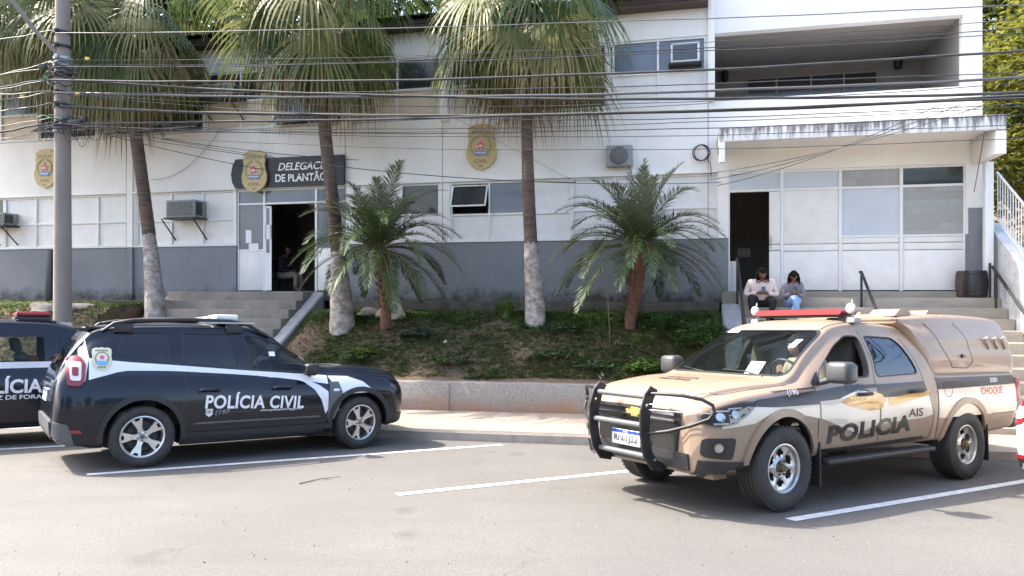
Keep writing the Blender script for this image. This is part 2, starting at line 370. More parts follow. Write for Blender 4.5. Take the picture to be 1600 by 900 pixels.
# ------------------------------------------------------------------ the site, measured from the eye
GH, GT, GS = 1.55, .06, .01                       # the street falls gently away from the camera and to the right
def gz(x, y): return -(GH + GT * y + GS * x)
def G(px, py):
    u, v = px - 800, py - HOR; Z = GH / (v / FOC - GT - GS * u / FOC); return Vector((u * Z / FOC, Z, -v * Z / FOC))
FA = radians(13.3); TA = math.tan(FA); CA, SA = cos(FA), sin(FA)   # the facade turns its right end towards the camera
def FD(px, o=0): return (16 - o / CA) / (1 + TA * (px - 800) / FOC)
def fs(px, o=0):
    Y = FD(px, o); X = (px - 800) / FOC * Y
    return X * CA - (Y - 16) * SA
def fz(px, py, o=0): return (HOR - py) * FD(px, o) / FOC
def FW(s, o, z=0): return Vector((s * CA - o * SA, 16 - s * SA - o * CA, z))
def fline(x, y0, ang): return y0 - math.tan(radians(ang)) * x
KERB = lambda x: fline(x, 10.70, 10.5)
LWALL = lambda x: fline(x, 12.72, 9.5)
WALKZ = lambda x: gz(x, KERB(x)) + .11             # the pavement is level across
# ================================================================== SETTING: street, pavement, bank
def sheet(name, pts_grid, mats, kind='structure', smooth=None):
    mb = MB(); r = len(pts_grid); c = len(pts_grid[0])
    mb.add([p for row in pts_grid for p in row], [(i * c + j, i * c + j + 1, (i + 1) * c + j + 1, (i + 1) * c + j) for i in range(r - 1) for j in range(c - 1)])
    o = mb.build(name, mats, smooth=smooth, recalc=False); tag(o, kind=kind); return o
xs = [-150, -60, -30, -15, -8, -4, 0, 4, 8, 15, 30, 60, 150]
o = sheet('street', [[(x, y, gz(x, y)) for x in xs] for y in (-150, -30, 0, 5)] + [] if False else
          [[(x, -150, gz(x, -150)) for x in xs], [(x, -5, gz(x, -5)) for x in xs], [(x, KERB(x) + .02, gz(x, KERB(x) + .02)) for x in xs]], 'asphalt')
tag(o, 'pale worn asphalt street sloping gently down to the kerb')
mb = MB(); DL = Vector((cos(radians(29.3)), sin(radians(29.3)))); PL = Vector((-DL.y, DL.x))
for k in range(-3, 4):
    A0 = Vector((-4.59 + 3.48 * k, 7.98 - .84 * k))
    L = 5.1
    n = 12
    for i in range(n):
        a, b = A0 + DL * (L * i / n), A0 + DL * (L * (i + 1) / n)
        q = [a - PL * .055, b - PL * .055, b + PL * .055, a + PL * .055]
        mb.add([(p.x, p.y, gz(p.x, p.y) + .005) for p in q], [(0, 1, 2, 3)])
tag(mb.build('parking_marking', 'road_paint', recalc=False), 'white slanting parking bay lines painted on the asphalt', kind='structure')
# kerb and pavement
mb = MB(); mk = MB()
X = [-60, -30, -15] + [-12 + i * .75 for i in range(33)] + [20, 40, 60]
for a, b in zip(X, X[1:]):
    for (d0, d1, tgt) in ((0, .14, mk), (.143, None, mb)):
        def P(x, d, z): return (x, KERB(x) + d, z)
        za, zb = WALKZ(a), WALKZ(b)
        if d1 is None:
            tgt.add([(a, KERB(a) + d0, za), (b, KERB(b) + d0, zb), (b, LWALL(b) + .1, zb), (a, LWALL(a) + .1, za)], [(0, 1, 2, 3)])
        else:
            j = random.uniform(-.012, .012) if -12 <= a <= 12 else 0
            tgt.add([P(a, j, za - .2), P(b, j, zb - .2), P(b, j + .012, zb + .003), P(a, j + .012, za + .003), P(b, d1, zb + .003), P(a, d1, za + .003)], [(0, 1, 2, 3), (3, 2, 4, 5)])
tag(mk.build('kerb', 'kerb', recalc=False), 'worn cement kerb along the parking bays', kind='structure')
tag(mb.build('pavement', 'sidewalk', recalc=False), 'sunlit cement pavement below the low wall', kind='structure')

# stairs frame helpers: facade frame Matrix
FM = Matrix.Translation((0, 16, 0)) @ Matrix.Rotation(-FA, 4, 'Z')        # local x along the wall, y into the building
S_ST0, S_ST1 = fs(300), fs(503)           # left stair run
S_RT0, S_RT1 = fs(1152), fs(1546)         # right stair run
def stair(name, s0, s1, z0, o0, rise, tread, n, mat):
    r = empty(name, FM @ Vector((s0, -o0, z0)), (0, 0, -FA))
    mb = MB()
    for i in range(n):
        zt = -rise * i; oo = tread * i
        bev = .015
        mb.box(0, s1 - s0, -(oo + tread + .02), .3 if i == 0 else -oo + .05, -2.3, zt, bev=bev)
    st = mb.build('steps', mat, r, smooth=40)
    return r
def inwall(x, y):   # facade coordinates of a world point
    p = FM.inverted() @ Vector((x, y, 0)); return p.x, -p.y
def bank_z(x, y):
    yl = LWALL(x) + .12; s, o = inwall(x, y)
    d = y - yl; base = WALKZ(x) + .5
    t = min(max(d / 1.75, 0), 1); top = -.50 + .03 * max(0, min(1, (2.2 - o) / 2))
    if s < -6.5: top += .16
    z = base - .03 + (top - base) * (t * t * (3 - 2 * t) * .45 + t * .55)
    for edge, zs, oo, rg in ((S_ST1 + .29, -.05, .45, .9), (S_RT0 - .34, -.26, .75, .6), (S_ST0 - .33, -.10, .45, .3)):   # the earth stays below the stair kerbs
        dd = abs(s - edge)
        if dd < rg: cz = zs - .56 * max(0, o - oo) - .13; z = min(z, cz + (dd / rg) ** 1.6 * 1.2)
    z += .05 * mnoise.noise(Vector((x * .9, y * .9, 0))) * (1 if d > .1 else .2) + .018 * mnoise.noise(Vector((x * 5, y * 5, 3)))
    return z
def bank(name, s0, s1):
    rows = []
    nx, ny = int((s1 - s0) / .09), 34
    for j in range(ny + 1):
        row = []
        for i in range(nx + 1):
            s = s0 + (s1 - s0) * i / nx
            pf = FM @ Vector((s, 0.0, 0))
            pl_y = None
            # walk from the low wall to the facade foot along the wall normal
            o_l = 0
            for _ in range(6):
                q = FM @ Vector((s, -o_l, 0)); o_l += (q.y - (LWALL(q.x) + .08)) * CA
            o_ = o_l * (1 - j / ny) - .05 * (j / ny)
            q = FM @ Vector((s, -o_, 0))
            row.append((q.x, q.y, bank_z(q.x, q.y)))
        rows.append(row)
    o = sheet(name, rows, 'soil', smooth=60); return o
tag(bank('earth_bank', S_ST1 + .1, S_RT0 - .1), 'sloping earth bank between the two stairways')
tag(bank('grass_verge', -22, S_ST0 - .12), 'level verge under the station wall behind the utility pole')
tag(bank('earth_slope', S_RT1 + .2, 24), 'ground beyond the outer stair wall')
# ground behind everything, rising to the wooded hill
g = []
for y in (15.5, 22, 30, 60, 120, 400):
    g.append([(x, y - .22 * x if y < 30 else y, {15.5: -.75, 22: -.6, 30: -.4, 60: 6, 120: 22, 400: 60}[y] + (0 if y < 30 else .04 * x)) for x in (-300, -80, -30, -10, 0, 10, 30, 80, 300)])
tag(sheet('hillside', g, 'soil'), 'wooded ground rising behind the station')

# low retaining wall
r = empty('retaining_wall', (0, LWALL(0), WALKZ(0)))
tag(r, 'low roughcast wall with rusty stains holding back the earth bank', 'wall')
mb = MB()
def lw(x0, x1):
    n = max(2, int((x1 - x0) / .12)); rows = []
    for i in range(n + 1):
        x = x0 + (x1 - x0) * i / n; y = LWALL(x); z = WALKZ(x)
        h = .5 + .012 * mnoise.noise(Vector((x * 2, 5, 0)))
        rows.append([(x, y + .01 * mnoise.noise(Vector((x * 4, 0, 0))), z - .05), (x, y, z + h - .02), (x, y + .02, z + h), (x, y + .17, z + h), (x, y + .19, z + h - .02), (x, y + .19, z - .2)])
    k = 6; mb.add([p for rr in rows for p in rr], [(i * k + j, i * k + j + 1, (i + 1) * k + j + 1, (i + 1) * k + j) for i in range(n) for j in range(k - 1)] + [tuple(range(k)), tuple(range(n * k, n * k + k))[::-1]])
def xat(s):   # x of the low wall under facade coordinate s
    o_l = 0
    for _ in range(6):
        q = FM @ Vector((s, -o_l, 0)); o_l += (q.y - (LWALL(q.x))) * CA
    return q.x, o_l
lw(xat(S_ST1 + .2)[0], xat(S_RT0 - .3)[0]); lw(-25, xat(S_ST0 - .2)[0])
MTX = Matrix.Translation((0, LWALL(0), WALKZ(0))).inverted()
for x_ in (-1.1, 2.6, 6.0, -5.5, -9): 
    y_ = LWALL(x_); z_ = WALKZ(x_); mb.box(x_ - .006, x_ + .006, y_ - .012, y_ + .01, z_ + .01, z_ + .47)
mb.v = [tuple(MTX @ Vector(v)) for v in mb.v]
MT['lowwall'].node_tree  # stains measured in wall-local height below
wl = mb.build('wall_body', 'lowwall', r, smooth=50)
for n_ in MT['lowwall'].node_tree.nodes:
    if n_.type == 'MAP_RANGE': n_.inputs['From Min'].default_value = 0.0; n_.inputs['From Max'].default_value = .4

# ------------------------------------------------------------------ stairs
st = stair('entrance_stairs', S_ST0, S_ST1, -.01, .55, .188, .30, 12, 'concrete')
tag(st, 'grey concrete steps rising to the left doorway with sloping side kerbs', 'stairs')
def cheek(root, s_a, s_b, o_start, z_start, o_end, slope, mat, name='cheek_wall'):
    """sloping side wall of a stair, in facade coordinates"""
    inv = (Matrix.Translation(root.location) @ Matrix.Rotation(-FA, 4, 'Z')).inverted()
    mb = MB(); z1 = z_start - slope * (o_end - o_start)
    A = []
    n = 10
    for i in range(n + 1):
        o_ = o_start + (o_end - o_start) * i / n; z = z_start - slope * (o_ - o_start) + .012 * mnoise.noise(Vector((o_ * 3, s_a, 0)))
        A.append([(s_a, -o_, -2.4), (s_a, -o_, z - .03), (s_a + .03, -o_, z), (s_b - .03, -o_, z), (s_b, -o_, z - .03), (s_b, -o_, -2.4)])
    k = 6
    mb.add([inv @ (FM @ Vector(p)) for rr in A for p in rr], [(i * k + j, i * k + j + 1, (i + 1) * k + j + 1, (i + 1) * k + j) for i in range(n) for j in range(k - 1)] + [tuple(range(k)), tuple(range(n * k, n * k + k))[::-1]])
    return mb.build(name, mat, root, smooth=40)
cheek(st, S_ST1 + .002, S_ST1 + .29, .45, -.03, 3.9, .56, 'concrete_light')
cheek(st, S_ST0 - .33, S_ST0 - .002, .45, -.08, 3.9, .56, 'concrete_light')
rs = stair('wide_stairs', S_RT0, S_RT1, -.12, .22, .186, .30, 12, 'step_light')
tag(rs, 'wide pale concrete steps under the canopy where two women sit', 'stairs')
cheek(rs, S_RT0 - .34, S_RT0 - .002, .75, -.24, 4.2, .56, 'concrete_light')
# ================================================================== THE STATION BUILDING
BR = empty('police_station', (0, 16, 0), (0, 0, -FA))
tag(BR, 'two storey white police station with a grey dado and a deep corner balcony', 'building')
def wallgrid(mb, x0, x1, z0, z1, holes, yf, yb, mi=0, split=None):
    xs = sorted({x0, x1} | {h[0] for h in holes} | {h[1] for h in holes}); xs = [x for x in xs if x0 <= x <= x1]
    zs = sorted({z0, z1} | {h[2] for h in holes} | {h[3] for h in holes} | ({split} if split else set())); zs = [z for z in zs if z0 <= z <= z1]
    def solid(i, j):
        if i < 0 or j < 0 or i >= len(xs) - 1 or j >= len(zs) - 1: return False
        cx, cz = (xs[i] + xs[i + 1]) / 2, (zs[j] + zs[j + 1]) / 2
        return not any(h[0] < cx < h[1] and h[2] < cz < h[3] for h in holes)
    for i in range(len(xs) - 1):
        for j in range(len(zs) - 1):
            if not solid(i, j): continue
            a, b, c, d = xs[i], xs[i + 1], zs[j], zs[j + 1]
            m_ = mi if split is None or (c + d) / 2 > split else mi + 1
            mb.add([(a, yf, c), (b, yf, c), (b, yf, d), (a, yf, d)], [(0, 1, 2, 3)], m_)
            mb.add([(a, yb, c), (b, yb, c), (b, yb, d), (a, yb, d)], [(3, 2, 1, 0)], m_)
            if not solid(i - 1, j): mb.add([(a, yf, c), (a, yb, c), (a, yb, d), (a, yf, d)], [(3, 2, 1, 0)], m_)
            if not solid(i + 1, j): mb.add([(b, yf, c), (b, yb, c), (b, yb, d), (b, yf, d)], [(0, 1, 2, 3)], m_)
            if not solid(i, j - 1): mb.add([(a, yf, c), (b, yf, c), (b, yb, c), (a, yb, c)], [(3, 2, 1, 0)], m_)
            if not solid(i, j + 1): mb.add([(a, yf, d), (b, yf, d), (b, yb, d), (a, yb, d)], [(0, 1, 2, 3)], m_)
ZD, ZT, ZM = 1.08, 2.40, 1.71          # dado top, window head, window sill
Z2, Z3, Z4, ZE = 3.85, 4.52, 5.22, 5.78
def L(px): return fs(px)
SL, SR = -22.0, fs(1545)
bays = [(-260, -98), (-90, 6), (6, 199), (212, 366), (553, 687), (703, 893), (893, 1122)]
doorH = (L(369), L(541), -.0, 2.42)
roomH = (L(1138), L(1509), -.0, 2.42)
gh = [(L(a), L(b), ZD, ZT) for a, b in bays] + [doorH, roomH]
up = [(-260, -98), (-90, 58), (60, 150), (165, 318), (321, 427), (429, 536), (553, 688), (705, 830), (833, 948), (951, 1104)]
uh = [(L(a), L(b), Z2, Z4) for a, b in up]
balc = (L(1117), L(1505), 3.88, 5.24)
mb = MB()
wallgrid(mb, SL, L(1535), -.22, Z2 - .02, gh, 0, .2, 0, split=ZD); mb.box(L(1535) + .001, L(1545), 0, .2, ZD, 2.79, 0); mb.box(L(1535) + .001, L(1545), 0, .2, -.22, ZD - .001, 1)
mb.build('front_wall', ['white_wall', 'dado'], BR)
mb = MB()
wallgrid(mb, SL, L(1106), Z2 - .02, ZE, uh, 0, .2)
mb.build('upper_wall', 'white_wall', BR); mb = MB(); wallgrid(mb, L(1106), L(1535), Z2 - .02, 6.35, [balc], 0, .22)
mb.build('balcony_front', 'white_wall_b', BR)
# outer right return wall, back and top so the block is closed
mb = MB(); xr = L(1535)
mb.box(xr - .2, xr - .002, .222, 8, Z2, 6.35); mb.box(SL, xr, 8, 8.2, -1, 6.35); mb.box(SL, SL + .2, .202, 8, -1, 5.8)
mb.box(L(1545) - .2, L(1545) - .002, .202, 8, -1, 2.79)
mb.box(SL, xr - .2, .202, 7.99, 3.5, 3.70)           # slab between the floors
mb.build('side_wall', 'white_wall', BR)
mb = MB(); mb.box(L(1106), xr - .003, .0, 8.1, 6.352, 6.45); mb.build('parapet_cap', 'concrete', BR)
# grey end pier at the right of the entrance: dado colour runs higher there
mb = MB(); mb.box(L(1513), L(1545), -.03, .0, -.12, 1.57); mb.build('dado_pier', 'dado', BR)
# footing under the wall, seen as a mouldy dark band
mb = MB(); n = 60
for (sa, sb) in ((-22, S_ST0 - .34), (S_ST1 + .3, S_RT0 - .36)):
    k = int((sb - sa) / .3)
    pts = []
    for i in range(k + 1):
        s = sa + (sb - sa) * i / k; d = .24 + .05 * mnoise.noise(Vector((s * 1.7, 0, 0)))
        pts.append([(s, -d, -.9), (s, -d, -.23 + .015 * mnoise.noise(Vector((s * 3, 1, 0)))), (s, .05, -.215)])
    mb.add([p for r_ in pts for p in r_], [(i * 3 + j, i * 3 + j + 1, i * 3 + j + 4, i * 3 + j + 3) for i in range(k) for j in range(2)] + [(0, 1, 2), (3 * k + 2, 3 * k + 1, 3 * k)])
mb.build('footing', 'footing', BR, smooth=30)
# pilasters and joints
for a, b, z0, z1, d in ((200, 209, -.2, Z2, .045), (537, 552, Z2 - .1, ZE, .12), (689, 703, Z2 - .1, ZE, .12), (1105, 1117, Z2, 6.3, .10), (151, 164, Z2 - .1, ZE, .06)):
    if a == 200: continue
    mb = MB(); mb.box(L(a) + .01, L(b) - .01, -d, -.002, z0, z1, bev=.01); mb.build('pilaster', 'white_wall', BR, smooth=40)
mb = MB(); mb.box(L(200), L(209), -.05, -.002, ZD + .002, Z2 - .05, 0); mb.box(L(200), L(209), -.05, -.002, -.2, ZD - .002, 1)
mb.build('downpipe', ['white_wall', 'dado'], BR)
mb = MB()
for px in (197, 539, 691, 1106): mb.box(L(px), L(px) + .012, -.004, -.002, -.2 if px != 1106 else ZD, 3.83)
mb.box(SL, L(1105), -.004, -.002, Z2 - .03, Z2 - .018); mb.build('joint', 'concrete', BR)
mb = MB(); mb.box(SL, L(368), -.03, -.002, ZD - .005, ZD + .025, bev=.006); mb.box(L(542), L(1136), -.03, -.002, ZD - .005, ZD + .025, bev=.006)
mb.build('dado_ledge', 'white_wall', BR, smooth=40)
mb = MB(); mb.box(SL, L(1120), -.05, -.002, ZT + .002, ZT + .035, bev=.008); mb.build('window_head', 'white_wall', BR, smooth=40)

def window(x0, x1, z0, z1, cuts, zc, fill, y=.06, t=.022, name='window', frame_mat='white_paint', label=None):
    """fill[row][col] -> material for each light, bottom row first; frame is the part, each light a sub-part"""
    X = [x0] + list(cuts) + [x1]; Zs = [z0] + list(zc) + [z1]
    mb = MB()
    for i, x in enumerate(X):
        a, b = (x, x + 2 * t) if i == 0 else (x - 2 * t, x) if i == len(X) - 1 else (x - t, x + t)
        mb.box(a, b, y - .04, y + .03, z0, z1, bev=.004)
    for j, z in enumerate(Zs):
        a, b = (z, z + 2 * t) if j == 0 else (z - 2 * t, z) if j == len(Zs) - 1 else (z - t, z + t)
        mb.box(x0 + .001, x1 - .001, y - .035, y + .025, a, b, bev=.004)
    f = mb.build(name, frame_mat, BR, smooth=40)
    if label: f['label'] = label
    for j in range(len(Zs) - 1):
        for i in range(len(X) - 1):
            m_ = fill[j][i]
            if m_ is None: continue
            p = MB(); p.box(X[i] + .004, X[i + 1] - .004, y, y + .012, Zs[j] + .004, Zs[j + 1] - .004)
            p.build('pane' if 'pane' in m_ else 'infill_panel', m_, f)
    return f
P_, G_, D_, F_ = 'panel', 'pane', 'pane_dark', 'pane_frost'
window(L(-260), L(-98), ZD + .02, ZT, [L(-205), L(-150)], [ZM], [[P_] * 3, [G_] * 3])
window(L(-90), L(6), ZD + .02, ZT, [L(-60), L(-28)], [ZM], [[P_] * 3, [P_, P_, D_]])
window(L(6), L(199), ZD + .02, ZT, [L(55), L(102), L(152)], [ZM], [[P_] * 4, [P_] * 4])
window(L(212), L(366), ZD + .02, ZT, [L(267), L(316)], [ZM], [[P_] * 3, [P_, P_, P_]])
window(L(553), L(687), ZD + .02, ZT, [L(627)], [ZM], [[P_, P_], [P_, D_]])
w5 = window(L(703), L(893), ZD + .02, ZT, [L(764), L(828)], [ZM - .03], [[P_] * 3, [None, G_, P_]], label='white framed window with one light tilted open')
# the tilted light
mb = MB(); x0, x1 = L(703) + .05, L(764) - .03
tl = Matrix.Translation((x0, .03, 2.30)) @ Matrix.Rotation(radians(-24), 4, 'X'); W_, H_ = x1 - x0, .50
for a in ((0, W_, -.0, .03), (0, W_, -H_, -H_ + .03), (0, .03, -H_, 0), (W_ - .03, W_, -H_, 0)): mb.box(a[0], a[1], -.012, .012, a[2], a[3], mat=tl)
mb.build('sash', 'white_paint', w5); mb = MB(); mb.box(.03, W_ - .03, -.003, .003, -H_ + .03, -.03, mat=tl); mb.build('pane', 'pane_dark', w5)
window(L(893), L(1122), ZD + .02, ZT, [L(960), L(1040)], [ZM], [[P_] * 3, [P_, P_, P_]])
# upper floor
C_ = 'cream_wall'
def upbay(i, cuts, fill, zc=(Z3,), name='window', **k): return window(L(up[i][0]) + .003, L(up[i][1]) - .003, Z2 + .003, Z4 - .003, [L(c) for c in cuts], list(zc), fill, name=name, **k)
upbay(0, [-180], [[C_, C_], [D_, D_]]); upbay(1, [0], [[C_, C_], [D_, D_]])
upbay(2, [105], [[D_, D_], [D_, D_]], zc=(4.2,)); upbay(3, [215, 266], [[D_] * 3, [D_] * 3], zc=(4.1,))
upbay(4, [375], [[C_, C_], [D_, D_]]); upbay(5, [482], [[D_] * 2, [D_] * 2], zc=(4.1,))
upbay(6, [620], [[C_, C_], [D_, D_]]); upbay(7, [768], [[C_, C_], [D_, D_]])
upbay(8, [890], [['wood_board', 'wood_board'], [D_, D_]]); upbay(9, [958, 1028], [[P_] * 3, [G_, G_, G_]])
# awning flaps hinged outwards below the dark upper windows
for a, b, z in ((62, 148, 4.2), (167, 264, 4.12), (268, 316, 4.12), (431, 480, 4.1), (484, 534, 4.1)):
    mb = MB(); tl = Matrix.Translation((L(a), .0, z)) @ Matrix.Rotation(radians(-52), 4, 'X'); W_ = L(b) - L(a)
    for q in ((0, W_, -.03, 0), (0, W_, -.36, -.33), (0, .03, -.36, 0), (W_ - .03, W_, -.36, 0)): mb.box(q[0], q[1], -.012, .012, q[2], q[3], mat=tl)
    fl = mb.build('window_flap', 'clamp', BR); mb = MB(); mb.box(.03, W_ - .03, -.004, .004, -.33, -.03, mat=tl); mb.build('pane', 'pane', fl)
# eaves and tiled roof over the long block
mb = MB(); mb.box(SL, L(1104), -.35, 8.2, ZE + .06, ZE + .16); mb.box(SL, L(1104), -.33, .3, ZE + .002, ZE + .055); mb.build('eaves', 'wood_board', BR)
mb = MB()
nT = int((L(1104) - SL) / .11); rows = []
for j, (y_, z_) in enumerate(((-.55, ZE + .16), (2, ZE + .8), (4.1, ZE + 1.4), (8.4, ZE + .3))):
    rows.append([(SL + i * .11, y_, z_ + .035 * abs(sin(i * pi / 2 + .3)) + .0) for i in range(nT + 1)])
c = nT + 1; mb.add([p for r_ in rows for p in r_], [(i * c + j, i * c + j + 1, (i + 1) * c + j + 1, (i + 1) * c + j) for i in range(3) for j in range(nT)])
mb.build('roof', 'roof_tile', BR, smooth=60)
# balcony recess
bl, br, bz0, bz1, bd = balc[0], balc[1], balc[2], balc[3], 2.6
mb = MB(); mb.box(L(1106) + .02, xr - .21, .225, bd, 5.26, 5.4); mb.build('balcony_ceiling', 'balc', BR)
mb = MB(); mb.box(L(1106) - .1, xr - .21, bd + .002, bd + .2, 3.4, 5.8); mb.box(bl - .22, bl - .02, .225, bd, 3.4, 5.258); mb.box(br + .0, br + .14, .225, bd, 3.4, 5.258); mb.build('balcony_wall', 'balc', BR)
mb = MB(); mb.box(bl - .01, br - .002, .225, bd, 3.3, 3.42); mb.build('balcony_floor', 'concrete', BR)
wx = [fs(px, -bd) for px in (1167, 1213, 1267, 1318, 1370)]
f = MB();
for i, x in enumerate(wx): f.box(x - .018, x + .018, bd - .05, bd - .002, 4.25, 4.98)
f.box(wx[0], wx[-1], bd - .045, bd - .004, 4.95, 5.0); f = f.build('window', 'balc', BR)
for a, b in zip(wx, wx[1:]): p = MB(); p.box(a + .019, b - .019, bd - .02, bd - .006, 4.25, 4.949); p.build('pane', 'pane_dark', f)
for px, py in ((1132, 122), (1401, 102)):
    s, z = fs(px, -bd), fz(px, py, -bd)
    mb = MB(); mb.box(s - .05, s + .05, bd - .04, bd - .002, z - .1, z + .1, bev=.01); mb.lathe([(.001, z - .13), (.07, z - .1), (.09, z + .08), (.05, z + .13), (.001, z + .17)], 12, mat=Matrix.Translation((s, bd - .13, 0)))
    mb.tube([(s, bd - .02, z), (s, bd - .13, z + .02)], .015)
    tag(mb.build('wall_lantern', 'iron', None, smooth=40), 'small dark lantern on the balcony back wall, beside its ' + ('left' if px < 1200 else 'right') + ' end', 'lantern', 'lanterns on the balcony wall').matrix_world = FM
# canopy over the entrance
co = 1.2; cs0, cs1 = fs(1124, co), fs(1573, co)
mb = MB()
mb.box(cs0, cs1, -co, -co + .12, 2.80, 3.06, bev=.012); mb.box(cs0, cs0 + .1, -co + .12, -.002, 2.80, 3.05); mb.box(cs1 - .14, cs1, -co + .12, -.002, 2.78, 3.05)
mb.build('canopy_fascia', 'mould', BR, smooth=40)
mb = MB(); mb.box(cs0 + .1, cs1 - .14, -co + .12, -.002, 2.86, 2.99)
mb.box(cs0 - .0, cs0 + .1, -co + .0, -co + .12, 2.42, 2.798); mb.box(cs1 - .16, cs1 - .002, -co + .01, -.002, 2.38, 2.778)
mb.build('canopy_slab', 'white_wall', BR)
s = fs(1543, .35); mb = MB(); mb.box(s - .06, s + .08, -.42, -.28, -.3, 2.37, bev=.01); mb.build('canopy_post', 'white_paint', BR, smooth=40)
# entrance screen under the canopy
E_ = [1138, 1222, 1313.5, 1409, 1509]
eg = [L(p) for p in E_]
scr = MB()
for i, x in enumerate(eg): scr.box(x - (.03 if i else 0), x + (.03 if i < 4 else 0), .02, .09, 0, 2.42, bev=.005)
scr.box(eg[0], eg[4], .025, .085, 2.37, 2.418, bev=.004); scr.box(eg[0], eg[4], .025, .085, 2.0, 2.05, bev=.004)
scr.box(eg[2], eg[4], .03, .085, 1.05, 1.09, bev=.004)
scr = scr.build('entrance_screen', 'white_paint', BR, smooth=40)
tx = [('pane_frost', 0), ('pane_frost', 1), ('pane_lace', 2), ('pane_dark', 3)]
for m_, i in tx: p = MB(); p.box(eg[i] + .03, eg[i + 1] - .03, .055, .067, 2.05, 2.37); p.build('pane', m_, scr)
for i, m_ in ((2, 'pane_frost'), (3, 'pane_lace')): p = MB(); p.box(eg[i] + .03, eg[i + 1] - .03, .055, .067, 1.09, 2.0); p.build('pane', m_, scr)
p = MB()
for i, zt in ((1, 2.0), (2, 1.05), (3, 1.05)):
    p.box(eg[i] + .031, eg[i + 1] - .031, .045, .075, 0.02, .79, bev=.005); p.box(eg[i] + .031, eg[i + 1] - .031, .045, .075, .80, min(zt, .93), bev=.005)
    p.box(eg[i] + .031, eg[i + 1] - .031, .045, .075, .94, 1.049, bev=.005) if zt < 1.5 else p.box(eg[i] + .031, eg[i + 1] - .031, .045, .075, .94, zt, bev=.005)
p.build('infill_panel', 'panel', scr, smooth=40)
d = MB(); x0 = L(1202); d.box(x0, eg[1] - .035, .0, .04, .02, .80, bev=.005); d.box(x0, eg[1] - .035, .0, .04, .815, .93, bev=.005); d.box(x0, eg[1] - .035, .0, .04, .945, 1.99, bev=.005)
d = d.build('door', 'panel', BR, smooth=40); q = MB(); q.box(x0 + .02, x0 + .035, -.03, 0, .85, 1.1); q.build('handle', 'clamp', d)
# rooms behind the two doorways
def room(x0, x1, depth, z1, name):
    mb = MB()
    a, b, c, d_, e, f_ = x0, x1, .21, depth, -.0, z1
    mb.add([(a, c, e), (b, c, e), (b, d_, e), (a, d_, e), (a, c, f_), (b, c, f_), (b, d_, f_), (a, d_, f_)], [(0, 1, 2, 3), (7, 6, 5, 4), (3, 2, 6, 7), (0, 3, 7, 4), (1, 5, 6, 2)])
    return mb.build(name, 'room', BR, recalc=False)
room(L(300), L(600), 4.0, 2.6, 'hall'); room(L(1125), L(1540), 3.6, 2.6, 'waiting_room')
mb = MB(); mb.box(L(1138), L(1143) + .12, .3, .5, .0, .62); mb.build('counter', 'panel', BR)
mb = MB(); mb.box(L(1138), L(1200), .25, 1.6, .62, 1.5); 
mb = MB(); mb.box(fs(1152, -1.5), fs(1172, -1.5), 1.5, 1.52, .75, .95); mb.build('notice', 'concrete', BR)
# left doorway: transom, side light, sliding leaf
dx = [L(370), L(411.5), L(492.5), L(541)]
f = MB()
for i, x in enumerate(dx): f.box(x - (.025 if i else 0), x + (.03 if i < 3 else 0), .03, .10, 0, 2.41, bev=.004)
f.box(dx[0], dx[3], .035, .095, 2.36, 2.408, bev=.004); f.box(dx[0], dx[3], .035, .095, 2.04, 2.085, bev=.004); f.box(dx[0] + .03, dx[1] - .02, .04, .095, .95, .99, bev=.004)
f = f.build('doorway_screen', 'white_paint', BR, smooth=40)
for a, b, z0, z1, m_ in ((0, 1, 2.085, 2.36, 'pane'), (1, 2, 2.085, 2.36, 'pane'), (2, 3, 2.085, 2.36, 'pane'), (0, 1, .99, 2.04, 'pane'), (2, 3, 1.0, 2.04, 'pane')):
    p = MB(); p.box(dx[a] + .03, dx[b] - .025, .062, .074, z0, z1); p.build('pane', m_, f)
p = MB(); p.box(dx[0] + .03, dx[1] - .025, .05, .085, .02, .95, bev=.005); p.box(dx[2] + .03, dx[3] - .025, .05, .085, .02, 1.0, bev=.005); p.build('infill_panel', 'panel', f, smooth=40)
p = MB(); p.box(L(382), L(391), .05, .06, 1.14, 1.45); p.box(L(387), L(402), .046, .058, .99, 1.13) ; p.build('notice', 'paper', f)
d = MB(); a, b = dx[1] + .035, L(423.5)
for q in ((a, b, .02, .90), (a, b, 1.50, 1.56), (a, b, 1.95, 2.0), (b - .05, b, .9, 2.0), (a, a + .03, .9, 2.0), (a, b, 1.22, 1.52)): d.box(q[0], q[1], .0 + .02, .055 - .03, q[2], q[3])
d = d.build('door', 'white_paint', BR); p = MB(); p.box(a + .03, b - .05, .03, .038, .9, 2.0); p.build('pane', 'pane', d)
mb = MB(); mb.box(fs(430, -2), fs(462, -2), 2, 2.1, .9, 2.05); tag(mb.build('notice_board', 'dark', None), 'dark notice board hanging in the shade of the left doorway', 'notice board').matrix_world = FM
# threshold slab of the left entrance, riser strip of the right
mb = MB(); mb.box(S_ST0, S_ST1, -.549, .21, -.5, -.0105); mb.build('threshold', 'concrete', BR)
mb = MB(); mb.box(S_RT0 - .3, S_RT1 - .01, -.10, .21, -.5, -.005, bev=.01); mb.box(S_RT0 - .01, S_RT1, -.5, -.101, -.6, -.121); mb.build('threshold', 'step_light', BR)

